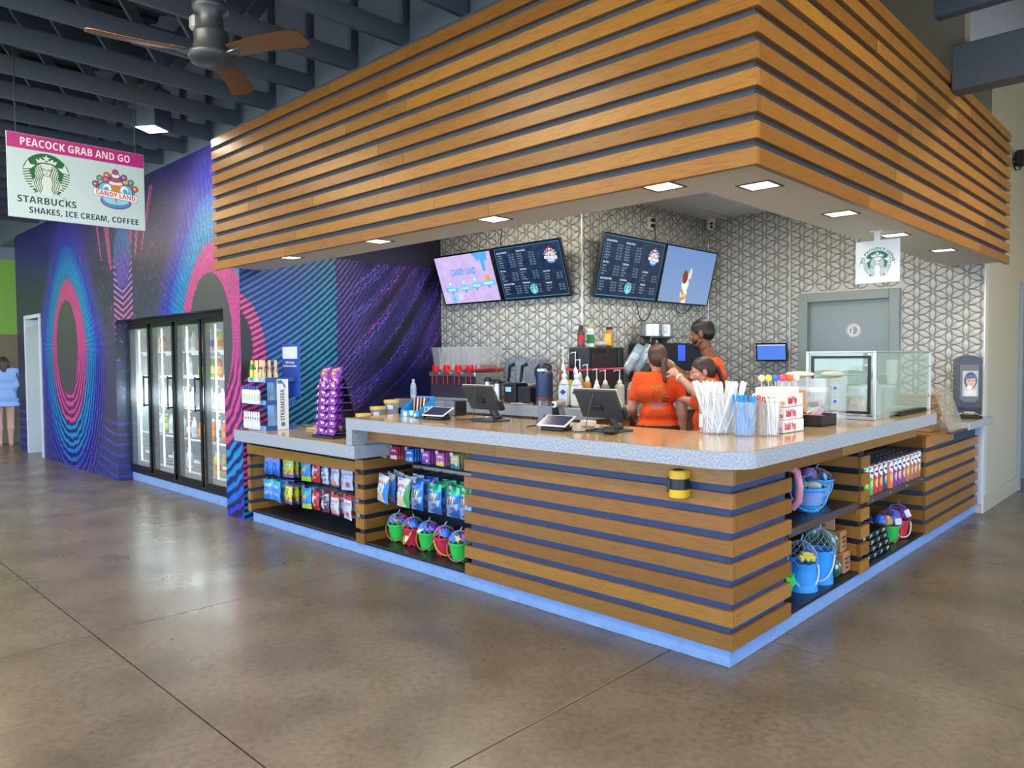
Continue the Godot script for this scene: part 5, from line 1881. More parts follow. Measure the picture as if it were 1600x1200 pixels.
const DEPTHS := ["front", "second", "third"]
func make_snacks() -> void:
	var rows := [["blue", "sour_candy_bag", "glossy blue candy bag with a lilac patch", -4.77, 0.19, 0.195], ["yellow", "candy_bag", "yellow-green candy bag with a violet foot", -4.44, 0.16, 0.185], ["lime", "candy_bag", "light blue candy bag with a lime green foot", -4.142, 0.14, 0.185], ["red", "trail_mix_bag", "red and white trail mix bag", -3.98, 0.125, 0.17], ["picture", "nut_bag", "pale bag printed with pictures", -3.83, 0.118, 0.165], ["pretzel", "pretzel_snack_bag", "white snack bag with an orange cone picture", -3.68, 0.145, 0.175], ["pizza", "pizza_snack_bag", "white snack bag with a pink slice picture", -3.497, 0.155, 0.19]]
	for up in [1, 0]:
		for q in rows:
			var kind: String = q[0]
			var word: String = q[2]
			if up == 0 and kind == "blue":
				kind = "skyblue"
				word = "sky blue sour candy bag"
			if up == 0 and kind == "picture":
				kind = "dark"
				word = "dark grey nut bag with a pale panel"
			var xs := [q[3] - 0.02]
			if q[0] in ["blue", "yellow"]:
				xs = [q[3] - 0.075, q[3] + 0.075] if q[0] == "blue" else [q[3] - 0.03]
			for n in xs.size():
				var x: float = xs[n]
				hook(cabs[0], x, 0.655 if up else 0.415, -0.45, -0.09)
				for k in 3:
					var side: String = "" if xs.size() == 1 else (", left one" if n == 0 else ", right one")
					bag(kind, q[1], "%s, %s on its %s hook%s" % [word, DEPTHS[k], "upper" if up else "lower", side], Vector3(x + rng.randf_range(-0.006, 0.006), (0.548 if up else 0.303) - 0.003 * k, -0.115 - 0.062 * k), q[4], q[5], 0.052, Vector3(rng.randf_range(-0.05, 0.03), rng.randf_range(-0.18, 0.12), rng.randf_range(-0.05, 0.05)), "hanging bags in the low cabinet")
	# long cabinet: bags on the middle hooks
	var mids := [["straws blue", "white biscuit bag with a blue side", -2.935, -0.16, 0.12], ["straws green", "white biscuit bag with a green side", -2.69, -0.06, 0.02], ["foil blue", "shiny blue foil biscuit bag", -2.525, 0.02, 0.0], ["foil green", "shiny blue foil biscuit bag with a teal top", -2.325, -0.02, 0.0], ["foil mint", "shiny blue foil biscuit bag with a bright green top", -2.125, 0.03, 0.0], ["foil mint", "foil biscuit bag half hidden by the slatted corner", -1.995, 0.0, 0.0]]
	for q in mids:
		hook(cabs[1], q[2], 0.655, -0.46, -0.04)
		for k in 3:
			bag(q[0], "biscuit_bag", "%s, %s on its hook" % [q[1], DEPTHS[k]], Vector3(q[2] + rng.randf_range(-0.008, 0.008) - 0.01 * k, 0.540 + 0.004 * k, -0.065 - 0.075 * k), 0.155, 0.215, 0.06, Vector3(rng.randf_range(-0.06, 0.02), q[3] + rng.randf_range(-0.1, 0.1), -q[4]), "biscuit bags in the long cabinet", 0.32)
	# small boxes on the top hooks
	var tops := [["navy gum", "23508c", "d8c24a", -3.065, 0.0], ["red mint", "b8243a", "e8d8dc", -2.93, 0.0], ["blue candy", "2a6fc0", "5fa8e6", -2.735, 0.0], ["magenta", "a84aa0", "3a3a98", -2.54, 0.0], ["pink and yellow", "cf62a4", "d8cf3a", -2.375, 0.0], ["cream", "d8c88a", "1f6f8f", -2.215, 0.0]]
	for q in tops:
		var im := Image.create(48, 48, false, Image.FORMAT_RGB8)
		im.fill(hexc(q[1]))
		im.fill_rect(Rect2i(0, 34, 48, 14), hexc(q[2]))
		scrawl(im, 8, 14, 32, 8, hexc("e8ecf0"), 3)
		disc(im, 34, 36, 6, hexc("e8e0d8"))
		var pm := img_mat("packet " + q[0], im, 0.4)
		hook(cabs[1], q[3], 0.868, -0.46, -0.13)
		var m := Mb.new()
		var w := 0.095
		m.box(Vector3.ZERO, Vector3(w, 0.098, 0.016), 0.003)
		var f := Mb.new()
		f.quad_n(Vector3(-w / 2 + 0.002, -0.047, 0.0085), Vector3(w / 2 - 0.002, -0.047, 0.0085), Vector3(w / 2 - 0.002, 0.047, 0.0085), Vector3(-w / 2 + 0.002, 0.047, 0.0085), Vector3.BACK)
		var src: Node3D = null
		for k in 6:
			var lab := "%s sweet packet, number %s from the front of its hook" % [q[0], ["one", "two", "three", "four", "five", "six"][k]]
			var at := Vector3(q[3], 0.808, -0.165 - 0.024 * k)
			if src == null:
				src = thing("sweet_packet", lab, "packet", at, -0.06, "sweet packets on the top hooks")
				put("carton", m, cm(q[1], 0.4), src)
				put("print", f, pm, src)
			else:
				dup(src, "sweet_packet", lab, at, rng.randf_range(-0.1, 0.05), "sweet packets on the top hooks")
	# tubes of crisps on the side shelf
	var tubes := [["green", "3fae3a", "7fd060"], ["green", "3fae3a", "7fd060"], ["red", "c0202c", "e8b030"], ["red", "b81e30", "e6a040"], ["navy", "23304c", "6a80b0"], ["orange", "d8762a", "e8b060"], ["purple", "7a2a7c", "c890c8"], ["purple", "7a2a7c", "c890c8"], ["purple", "86306c", "d0a0b0"], ["tan", "a8683a", "e0b070"], ["tan", "a8683a", "e0b070"], ["tan", "9c5a3a", "d8a070"], ["tan", "9c5a3a", "d8a070"]]
	var nth := ["first", "second", "third", "fourth", "fifth", "sixth", "seventh", "eighth", "ninth", "tenth", "eleventh", "twelfth", "thirteenth"]
	var tsrc := {}
	for row in 3:
		for k in tubes.size():
			var q: Array = tubes[k]
			var at := Vector3(-0.032 - row * 0.09 - (0.0 if k > 4 else 0.01), 0.5725, -1.965 - k * 0.097)
			var lab := "%s crisp tube, %s from the slatted post in the %s row" % [q[0], nth[k], ["front", "middle", "back"][row]]
			if tsrc.has(q[1]):
				dup(tsrc[q[1]], "crisp_tube", lab, at, rng.randf_range(-0.2, 0.2), "crisp tubes on the side shelf")
				continue
			var t := thing("crisp_tube", lab, "tube", at, 0.0, "crisp tubes on the side shelf")
			tsrc[q[1]] = t
			var im := Image.create(128, 128, false, Image.FORMAT_RGB8)
			im.fill(hexc(q[1]))
			im.fill_rect(Rect2i(0, 0, 128, 8), hexc("d8dce0"))
			for x in [0, 64, 128]:
				disc(im, x, 32, 20, hexc("e6eaf0"), 24)
				disc(im, x - 7, 32, 8, hexc("1a2230"), 5)
				disc(im, x + 7, 32, 8, hexc("1a2230"), 5)
				disc(im, x, 80, 15, hexc(q[2]), 22)
				disc(im, x + 3, 74, 8, hexc("e8c070"), 14)
			im.flip_y()
			var m := Mb.new()
			m.lathe([Vector2(0.036, 0.0), Vector2(0.036, 0.208)], 20)
			put("tube", m, img_mat("tube " + q[0] + q[1], im, 0.4), t)
			m = Mb.new()
			m.lathe([Vector2(0.037, 0.205), Vector2(0.0375, 0.214), Vector2(0.035, 0.218), Vector2(0, 0.218)], 20)
			put("lid", m, cm("2a2c30", 0.35), t)

# ---------------------------------------------------------------- pails and beach toys
func pail(called: String, label: String, at: Vector3, turn: float, h: float, rt: float, rb: float, c: String, hc: String, tower := true, band := "") -> Node3D:
	var t := thing(called, label, "pail", at, turn, "")
	var m := Mb.new()
	var seg := 32
	var rows := []
	for k in 7:
		var v := k / 6.0
		var row := PackedVector3Array()
		for q in seg:
			var a := TAU * q / seg
			var r := lerpf(rb, rt, v)
			var y := h * v
			if tower and k == 0:
				y = 0.0 if posmod(q, 4) < 2 else h * 0.07
				r = lerpf(rb, rt, y / h)
			if not tower and k in [2, 4]:
				r -= 0.006
			row.append(Vector3(cos(a) * r, y, sin(a) * r))
		rows.append(row)
	m.sheet(rows, true)
	var inner := []
	for k in 4:
		var v := k / 3.0
		var row := PackedVector3Array()
		for q in seg:
			var a := TAU * q / seg
			var r := lerpf(rb, rt, 0.12 + 0.88 * v) - 0.003
			row.append(Vector3(cos(a) * r, h * (0.12 + 0.88 * v), sin(a) * r))
		inner.append(row)
	m.sheet(inner, true, Rect2(0, 0, 1, 1), true)
	m.lathe([Vector2(0, h * 0.1), Vector2(lerpf(rb, rt, 0.1) - 0.002, h * 0.1)], seg)
	put("body", m, cm(c, 0.35), t)
	m = Mb.new()
	m.lathe([Vector2(rt - 0.004, h), Vector2(rt + 0.007, h), Vector2(rt + 0.007, h - 0.012), Vector2(rt - 0.002, h - 0.014)], seg)
	put("rim", m, cm(c, 0.3), t)
	m = Mb.new()
	var p := []
	for k in 15:
		var a := PI * k / 14.0
		p.append(Vector3(cos(a) * (rt + 0.006), h - 0.016 - sin(a) * h * 0.80, rt * 0.40 + sin(a) * rt * 0.55))
	m.tube(p, 0.005, 6)
	put("handle", m, cm(hc, 0.4), t)
	if band:
		m = Mb.new()
		m.lathe([Vector2(lerpf(rb, rt, 0.3) + 0.002, h * 0.3), Vector2(lerpf(rb, rt, 0.82) + 0.002, h * 0.82)], seg)
		put("soft_wall", m, cm(band, 0.5), t)
	return t

func toy(called: String, label: String, kind: String, at: Vector3, s: float, c: String, turn := 0.0) -> void:
	var m := Mb.new()
	match kind:
		"dome":
			m.lathe([Vector2(s, -s * 0.2), Vector2(s, 0.0), Vector2(s * 0.94, s * 0.35), Vector2(s * 0.75, s * 0.66), Vector2(s * 0.4, s * 0.92), Vector2(0.0, s)], 20, Vector3.ZERO, false)
		"ball":
			m.ball(Vector3.ZERO, Vector3(s, s, s), 18, 12)
		"rake":
			m.box(Vector3(0, 0, 0), Vector3(s * 2.0, s * 0.5, s * 0.3), s * 0.1)
			for k in 4:
				m.box(Vector3((k - 1.5) * s * 0.5, -s * 0.5, 0), Vector3(s * 0.22, s * 0.9, s * 0.25), s * 0.06)
			m.bar(Vector3(0, 0, 0), Vector3(s * 0.2, s * 1.9, 0), s * 0.3, s * 0.3, s * 0.08)
		"star":
			var p := PackedVector2Array()
			for k in 10:
				var a := TAU * k / 10
				var r := s if k % 2 == 0 else s * 0.55
				p.append(Vector2(cos(a), sin(a)) * r)
			m.prism(p, -s * 0.25, s * 0.25)
		"car":
			m.box(Vector3(0, s * 0.3, 0), Vector3(s * 2.4, s * 0.55, s * 1.1), s * 0.14)
			m.box(Vector3(-s * 0.1, s * 0.75, 0), Vector3(s * 1.2, s * 0.5, s * 0.95), s * 0.16)
			m.box(Vector3(s * 0.7, s * 0.72, 0), Vector3(s * 0.5, s * 0.3, s * 0.8), s * 0.1)
			for x in [-0.75, 0.0, 0.75]:
				for z in [-0.55, 0.55]:
					m.ball(Vector3(x * s, 0.0, z * s), Vector3(s * 0.32, s * 0.32, s * 0.12), 12, 8)
		"fish":
			m.ball(Vector3.ZERO, Vector3(s * 1.2, s * 0.7, s * 0.45), 16, 10)
			m.box(Vector3(-s * 1.3, 0, 0), Vector3(s * 0.5, s * 0.9, s * 0.2), s * 0.08)
	var o := put(called, m, cm(c, 0.3))
	o.position = at
	o.rotation = Vector3(rng.randf_range(-0.3, 0.3), turn, rng.randf_range(-0.2, 0.2))
	tag(o, label, "toy", "beach toys in the pails")

func price_tag(label: String, at: Vector3, rot: Vector3, w := 0.03, h := 0.045) -> void:
	var m := Mb.new()
	m.box(Vector3.ZERO, Vector3(w, h, 0.001), 0.0003)
	for k in 3:
		m.col = Color(0.3, 0.3, 0.32)
	var o := put("price_tag", m, M["white plastic"])
	o.position = at
	o.rotation = rot
	tag(o, label, "tag", "white price tags on the toys")

func net(parent: Node3D, c: Vector3, r: Vector3, col: String, seg := 12) -> void:
	# a drawstring net, loose round the toys, gathered to a knot
	var m := Mb.new()
	for k in seg:
		for s in [-1.0, 1.0]:
			var p := []
			for j in 8:
				var v := j / 7.0
				var a: float = TAU * k / seg + s * v * 1.2
				var w := sqrt(maxf(0.02, 1.0 - pow(v, 2.2)))
				p.append(c + Vector3(cos(a) * r.x * w, r.y * v, sin(a) * r.z * w))
			m.tube(p, 0.0009, 3, -1.0, false)
	m.tube([c + Vector3(0, r.y * 0.98, 0), c + Vector3(0.005, r.y * 1.12, 0.0), c + Vector3(0.015, r.y * 1.3, 0.006)], 0.004, 6)
	var o := put("net", m, cm(col, 0.5), parent)
	o.set_meta("kind", "stuff")

func make_buckets() -> void:
	var y := 0.1125
	# castle pails on the floor of the long cabinet
	var set_ := [["green", "2fc24a", "a8523a", -2.945, -0.205, 0.6, "leftmost of the row, against the slats"], ["red", "c8283a", "e8b83a", -2.745, -0.20, -0.5, "second of the row, with a white tag"], ["green", "2fbe48", "8f6a3a", -2.55, -0.19, 0.2, "in the middle of the row"], ["red", "c62c40", "e8c03a", -2.345, -0.17, 1.1, "fourth of the row, with an orange toy"], ["green", "30c04c", "b05a6a", -2.14, -0.14, 0.4, "last of the row, beside the slatted corner"]]
	for k in set_.size():
		var q: Array = set_[k]
		var t := pail("toy_pail", "small %s castle pail %s" % [q[0], q[6]], Vector3(q[3], y, q[4]), q[5], 0.135, 0.083, 0.060, q[1], q[2])
		t.set_meta("group", "castle pails in the long cabinet")
		var top := Vector3(q[3], y + 0.155, q[4])
		toy("sand_mould", "blue dome mould in the %s pail %s" % [q[0], q[6].split(",")[0]], "dome", top + Vector3(-0.03 if k % 2 == 0 else 0.035, 0.0, 0.018), 0.044, "2a6fd8")
		toy("sand_mould", "violet dome mould in the %s pail %s" % [q[0], q[6].split(",")[0]], "dome", top + Vector3(0.035 if k % 2 == 0 else -0.04, 0.004, -0.012), 0.04, "8a2ac0")
		toy("sand_rake", "%s toy in the %s pail %s" % [["yellow rake", "lime star", "blue rake", "orange star", "yellow star"][k], q[0], q[6].split(",")[0]], "star" if k in [1, 3, 4] else "rake", top + Vector3(0.01, 0.008, 0.035), 0.028, ["d8cf3a", "6fd03a", "2f8fe0", "f0702a", "e8d03a"][k], 0.4)
		net(t, Vector3(0, 0.125, 0), Vector3(0.085, 0.09, 0.085), "d8dce6")
	price_tag("white tag on the red castle pail, second of the row", Vector3(-2.735, 0.17, -0.119), Vector3(-0.15, 0.2, -0.2), 0.026, 0.05)
	price_tag("white tag above the middle green castle pail", Vector3(-2.575, 0.262, -0.125), Vector3(-0.5, 0.2, -0.7), 0.03, 0.055)
	# folding blue pails on the upper side shelf
	var s1 := 0.5725
	var p1 := pail("folding_pail", "pale blue folding pail with a bright blue rim, nearer on the side shelf", Vector3(-0.135, s1, -1.27), 0.5, 0.155, 0.105, 0.065, "3aa6e0", "5ab0e8", false, "8fa8e0")
	var p2 := pail("folding_pail", "pale blue folding pail standing behind the nearer one on the shelf", Vector3(-0.20, s1, -1.56), 0.2, 0.165, 0.105, 0.06, "3aa6e0", "5ab0e8", false, "8fb0e8")
	toy("sand_mould", "grey white toy lying in the nearer folding pail", "fish", Vector3(-0.09, s1 + 0.165, -1.25), 0.04, "c9c4bc", 0.6)
	toy("sand_mould", "teal dome mould in the nearer folding pail", "dome", Vector3(-0.18, s1 + 0.16, -1.24), 0.05, "3a8a96")
	toy("sand_mould", "lilac dome mould in the rear folding pail", "dome", Vector3(-0.23, s1 + 0.18, -1.52), 0.055, "b48ad0")
	toy("sand_mould", "pale blue fish mould in the rear folding pail", "fish", Vector3(-0.15, s1 + 0.175, -1.56), 0.05, "9cc0d8", 2.0)
	net(p1, Vector3(0, 0.14, 0), Vector3(0.10, 0.08, 0.10), "c8d4dc", 10)
	net(p2, Vector3(0, 0.15, 0), Vector3(0.10, 0.08, 0.10), "c8d4dc", 10)
	var m := Mb.new()
	m.tube([Vector3(-0.03, 0.93, -0.69), Vector3(0.035, 0.90, -0.70), Vector3(0.05, 0.82, -0.70), Vector3(0.045, 0.74, -0.70), Vector3(0.02, 0.70, -0.695), Vector3(-0.03, 0.72, -0.69)], 0.022, 8)
	tag(put("toy_ring", m, cm("c8808c", 0.25)), "pink and clear toy ring poking out past the slatted corner", "toy")
	# blue pails and netted toys on the lower side shelf
	pail("toy_pail", "bright blue bucket with a white handle and a yellow truck", Vector3(-0.12, y, -1.13), 0.9, 0.17, 0.088, 0.10, "2a93e0", "e0e8f0", false)
	pail("toy_pail", "bright blue bucket behind the one with the yellow truck", Vector3(-0.09, y, -1.345), 0.3, 0.21, 0.085, 0.082, "2f98e6", "d8e4f0", false)
	pail("toy_pail", "deep blue bucket at the back of the lower side shelf", Vector3(-0.32, y, -1.16), 0.3, 0.24, 0.10, 0.08, "2a7fc8", "d8e4f0", false)
	toy("toy_truck", "yellow toy truck on the bright blue bucket", "car", Vector3(-0.085, y + 0.19, -1.13), 0.042, "e8cf2a", 0.7)
	toy("sand_rake", "lime green spade sticking out between the slats", "star", Vector3(-0.02, y + 0.15, -0.73), 0.055, "35c04a", 1.2)
	for q in [[Vector3(-0.12, y + 0.20, -1.13), "net bag drawn over the bucket with the yellow truck"], [Vector3(-0.09, y + 0.24, -1.345), "net bag drawn over the second bright blue bucket"], [Vector3(-0.32, y + 0.27, -1.16), "net bag drawn over the deep blue bucket"]]:
		var nb := thing("net_bag", q[1], "net bag", q[0])
		net(nb, Vector3(0, -0.03, 0), Vector3(0.10, 0.13, 0.10), "c4d4e6", 14)
	# netted green balls with brown cartons
	var spots := [Vector3(-0.075, y + 0.06, -1.51), Vector3(-0.20, y + 0.06, -1.50), Vector3(-0.11, y + 0.14, -1.515), Vector3(-0.09, y + 0.235, -1.49), Vector3(-0.19, y + 0.285, -1.44)]
	for k in 5:
		var g := thing("toy_ball", ["dark green netted ball low beside the post", "dark green netted ball at the shelf edge behind the blue bucket", "dark green netted ball resting on the lower cartons", "dark green netted ball with white eyes, topmost at the front", "dark green netted ball highest against the carton"][k], "ball", spots[k], 0.0, "green netted balls")
		m = Mb.new()
		m.ball(Vector3.ZERO, Vector3(0.06, 0.06, 0.06), 22, 14)
		put("skin", m, cm("1f5a34", 0.5), g)
		for e in [-1, 1]:
			m = Mb.new()
			m.ball(Vector3(0.045, 0.02, 0.02 * e + 0.025), Vector3(0.012, 0.016, 0.010), 10, 6)
			put("eye", m, M["white plastic"], g)
		m = Mb.new()
		for j in 8:
			var p := []
			for i in 13:
				var a := TAU * i / 12
				p.append(Vector3(cos(a) * cos(PI * j / 8), sin(a), cos(a) * sin(PI * j / 8)) * 0.062)
			m.tube(p, 0.0012, 4, -1.0, false)
		put("net", m, cm("7fae8a", 0.5), g).set_meta("kind", "stuff")
	var boxes := [[Vector3(-0.11, y + 0.07, -1.655), 0.05, "brown carton with black print standing on the shelf beside the post"], [Vector3(-0.13, y + 0.207, -1.65), 0.1, "brown carton with black print on top of the other carton"], [Vector3(-0.19, y + 0.345, -1.62), 0.5, "brown carton tipped at the top of the pile under the shelf"]]
	for q in boxes:
		var b := thing("toy_carton", q[2], "carton", q[0], q[1], "brown toy cartons")
		m = Mb.new()
		m.box(Vector3.ZERO, Vector3(0.16, 0.135, 0.13), 0.008)
		put("box", m, cm("a8764a", 0.6), b)
		m = Mb.new()
		for k in 3:
			m.box(Vector3(0.0805, 0.03 - k * 0.03, 0.01), Vector3(0.001, 0.012, 0.09 - k * 0.02), 0.0003)
			m.box(Vector3(0.0, 0.03 - k * 0.03, 0.0655), Vector3(0.08 - k * 0.02, 0.012, 0.001), 0.0003)
		put("print", m, cm("2c2018", 0.6), b)
	# pails, balls and dark packs under the crisp tubes
	pail("toy_pail", "small green castle pail with a red rim under the crisp tubes", Vector3(-0.10, y, -2.73), 0.4, 0.13, 0.074, 0.055, "2fc24a", "c83a3a")
	pail("toy_pail", "small red castle pail behind the green one under the crisp tubes", Vector3(-0.095, y, -2.93), 0.9, 0.14, 0.074, 0.055, "c8283a", "e0d8d0")
	pail("toy_pail", "violet netted pail at the back under the crisp tubes", Vector3(-0.29, y, -2.62), 0.9, 0.16, 0.083, 0.06, "6a3aa8", "e0d8d0")
	for q in [[Vector3(-0.085, y + 0.155, -2.75), "2f6fd0", "blue dome mould in the green pail under the crisp tubes"], [Vector3(-0.12, y + 0.17, -2.90), "2a5fc8", "blue dome mould in the red pail under the crisp tubes"], [Vector3(-0.27, y + 0.19, -2.55), "3a62d0", "blue dome mould in the violet pail"], [Vector3(-0.07, y + 0.175, -2.97), "8a3ab8", "violet dome mould in the red pail under the crisp tubes"], [Vector3(-0.07, y + 0.215, -2.42), "2a62c8", "blue ball mould on the dark packs"], [Vector3(-0.11, y + 0.16, -2.69), "d8a03a", "amber dome mould in the green pail under the crisp tubes"]]:
		toy("sand_mould", q[2], "dome", q[0], 0.047, q[1])
	for q in [[Vector3(-0.10, y + 0.18, -2.73), "net bag over the green pail under the crisp tubes"], [Vector3(-0.10, y + 0.19, -2.93), "net bag over the red pail under the crisp tubes"], [Vector3(-0.29, y + 0.20, -2.62), "net bag over the violet pail"]]:
		var nb := thing("net_bag", q[1], "net bag", q[0])
		net(nb, Vector3(0, -0.05, 0), Vector3(0.095, 0.12, 0.095), "9a7ac8", 14)
	price_tag("white tag on the net of the green pail under the crisp tubes", Vector3(-0.025, y + 0.17, -2.69), Vector3(0, 0.9, 0.1), 0.05, 0.05)
	price_tag("white tag on the net of the red pail under the crisp tubes", Vector3(-0.02, y + 0.20, -2.90), Vector3(0, 0.8, 0.4), 0.04, 0.06)
	for r in 4:
		for k in 4:
			var b := thing("goggle_pack", "black pack with pale blue print, %s layer, %s from the post" % [["bottom", "second", "third", "top"][r], ["first", "second", "third", "fourth"][k]], "pack", Vector3(-0.10 - 0.01 * r, y + 0.022 + r * 0.043, -2.03 - k * 0.135), 0.0, "black packs under the crisp tubes")
			m = Mb.new()
			m.box(Vector3.ZERO, Vector3(0.16, 0.04, 0.128), 0.005)
			put("carton", m, M["black gloss"], b)
			m = Mb.new()
			m.box(Vector3(0.081, 0.002, 0.0), Vector3(0.0015, 0.016, 0.04 + 0.01 * (k % 2)), 0.0004)
			m.box(Vector3(0.081, -0.012, 0.01), Vector3(0.0015, 0.005, 0.03), 0.0004)
			put("print", m, cm("5fa8d0" if (k + r) % 3 else "a8b8a0", 0.5), b)

# ---------------------------------------------------------------- low countertop
func make_low_counter_goods() -> void:
	var y := 0.8905
	# sunscreen stand: three trays, a side column with upright lettering and a blue back card
	var t := thing("sunscreen_stand", "pale blue three-tray sunscreen display stand with a dark blue back card", "display stand", Vector3(-4.76, y, -0.12))
	var m := Mb.new()
	for h in [0.0, 0.235, 0.445]:
		m = Mb.new()
		m.span(Vector3(-0.165, h, -0.155), Vector3(0.165, h + 0.012, 0.155), 0.002)
		m.span(Vector3(-0.165, h, 0.150), Vector3(0.165, h + 0.042, 0.156), 0.001)
		put("tray", m, cm("8cc0e8", 0.5), t)
		m = Mb.new()
		m.span(Vector3(0.1652, h, -0.155), Vector3(0.169, h + 0.042, 0.156), 0.001)
		m.span(Vector3(-0.169, h, -0.155), Vector3(-0.1652, h + 0.042, 0.156), 0.001)
		put("tray_side", m, cm("2a4f9c", 0.5), t)
	m = Mb.new()
	m.span(Vector3(-0.06, 0.012, -0.02), Vector3(0.06, 0.445, 0.02), 0.002)
	put("post", m, cm("9cc4e2", 0.5), t)
	m = Mb.new()
	m.span(Vector3(0.170, 0.0, -0.07), Vector3(0.176, 0.47, 0.045), 0.002)
	put("side_column", m, cm("d9e2e8", 0.5), t)
	flat_text("lettering", t, "STREAM2SEA", 0.040, cm("46525c", 0.5), Transform3D(Basis(Vector3(0, 1, 0), Vector3(0, 0, 1), Vector3(1, 0, 0)), Vector3(0.1768, 0.23, -0.008)), 0.29)
	m = Mb.new()
	m.xf = Transform3D(Basis(Vector3.UP, PI / 2), Vector3(0.1765, 0.052, -0.012))
	disc_sheet(m, Vector3.ZERO, 0.022)
	m.xf = Transform3D(Basis(Vector3.UP, PI / 2), Vector3(0.1767, 0.41, 0.0))
	m.prism(PackedVector2Array([Vector2(-0.04, 0.05), Vector2(0.0, 0.055), Vector2(0.04, 0.0), Vector2(0.035, -0.03), Vector2(0.01, 0.02), Vector2(-0.04, 0.02)]), 0.0, 0.001)
	put("emblem", m, cm("4a7d94", 0.5), t)
	m = Mb.new()
	m.span(Vector3(-0.09, 0.30, -0.165), Vector3(0.235, 0.80, -0.158), 0.002)
	put("back_card", m, cm("1f4fae", 0.45), t)
	m = Mb.new()
	m.span(Vector3(-0.075, 0.66, -0.1575), Vector3(0.195, 0.775, -0.156), 0.0005)
	put("card_panel", m, cm("cfdbe6", 0.5), t)
	m = Mb.new()
	m.xf = Transform3D(Basis.IDENTITY, Vector3(-0.02, 0.715, -0.1555))
	m.lathe([Vector2(0.018, 0), Vector2(0.024, 0)], 20)
	put("card_emblem", m, cm("5a7aa8", 0.5), t)
	flat_text("card_text", t, "Safe for you.", 0.020, cm("e8eef4", 0.5), Transform3D(Basis.IDENTITY, Vector3(0.06, 0.625, -0.1565)))
	flat_text("card_text", t, "Safe for our waters.", 0.020, cm("e8eef4", 0.5), Transform3D(Basis.IDENTITY, Vector3(0.06, 0.592, -0.1565)))
	# what stands on it
	var nth := ["first", "second", "third", "fourth", "fifth", "sixth", "seventh"]
	for k in 4:
		var o := pump_bottle("sunscreen_bottle", "green sunscreen bottle with a yellow cap, %s from the left on the top tray" % nth[k], Vector3(-4.895 + k * 0.043, y + 0.458, 0.0 + (0.03 if k % 2 else -0.03)), 0.020, 0.19, "3f9a3a", "e8c42a", "cap", "dfe84a")
		o.set_meta("group", "sunscreen on the display stand")
	for k in 2:
		tube_bottle("sunscreen_bottle", "white sunscreen tube with red marks, %s of two on the top tray" % nth[k], Vector3(-4.735 + k * 0.05, y + 0.458, 0.0), 0.05, 0.19, "e6e2d4", "c83a34")
	for k in 4:
		tube_bottle("sunscreen_bottle", "beige sunscreen tube with dark lettering, %s from the front on the top tray" % nth[k], Vector3(-4.645, y + 0.458, 0.09 - k * 0.062), 0.052, 0.19, "e2c894", "5a4a34")
	for k in 6:
		var o := pump_bottle("sunscreen_spray", "white sunscreen spray with a blue cap, %s from the left on the middle tray" % nth[k], Vector3(-4.905 + k * 0.052, y + 0.248, 0.085), 0.023, 0.165, "dfe8f0", "1f4fb0", "cap", "c9d6c0")
		o.set_meta("group", "sunscreen on the display stand")
	for k in 7:
		tube_bottle("sunscreen_tube", "slim white sunscreen tube, %s from the left on the bottom tray" % nth[k], Vector3(-4.905 + k * 0.045, y + 0.013, 0.085), 0.034, 0.16, "dde4ea", ["c8443c", "3a5a7a", "c8443c", "2f8a6a", "2f8a6a", "3a6aa8", "2f8a6a"][k])
	# flat parcels beside the rack
	for k in 2:
		m = Mb.new()
		m.span(Vector3(-0.17, 0, -0.12), Vector3(0.17, 0.016, 0.12), 0.004)
		var o := put("paper_bag", m, cm("c9a878", 0.7))
		o.position = Vector3(-4.28 + 0.03 * k, y + 0.0005 + k * 0.018, -0.42 - 0.04 * k)
		o.rotation.y = 0.15 - 0.2 * k
		tag(o, "flat brown paper bag lying on the low countertop, %s of two" % ["lower", "upper"][k], "paper bag")
	# purple crisp bags on a tilted rack
	t = thing("candy_rack", "leaning card rack of purple snack bags on the low countertop", "display rack", Vector3(-3.66, y, 0.0))
	m = Mb.new()
	m.span(Vector3(-0.16, 0.0, -0.30), Vector3(0.16, 0.02, 0.03), 0.003)
	m.bar(Vector3(0, 0.02, -0.27), Vector3(0, 0.50, -0.12), 0.26, 0.02, 0.003)
	put("stand", m, cm("1c1a24", 0.5), t)
	m = Mb.new()
	for k in 7:
		m.span(Vector3(-0.155, 0.035 + k * 0.063, -0.17), Vector3(0.155, 0.043 + k * 0.063, -0.02), 0.002)
	put("rung", m, cm("4a2a8c", 0.5), t).set_meta("kind", "stuff")
	for r in 8:
		for c in 2:
			bag("burst", "purple_crisp_bag", "purple crisp bag with an orange burst, %s row up, %s column" % [["bottom", "second", "third", "fourth", "fifth", "sixth", "seventh", "top"][r], ["left", "right"][c]], Vector3(-3.735 + c * 0.15 + 0.004 * (r % 2), y + 0.085 + r * 0.0625, -0.035 - 0.004 * r), 0.145, 0.15, 0.05, Vector3(-0.72 if r < 7 else -0.35, 0.05, 0.03 * (r % 3 - 1)), "purple crisp bags on the rack", 0.25)
	bag("burst", "purple_crisp_bag", "purple crisp bag leaning behind the rack against the concrete leg", Vector3(-3.36, y + 0.085, -0.30), 0.145, 0.15, 0.05, Vector3(-0.35, 0.9, 0.15), "", 0.25)
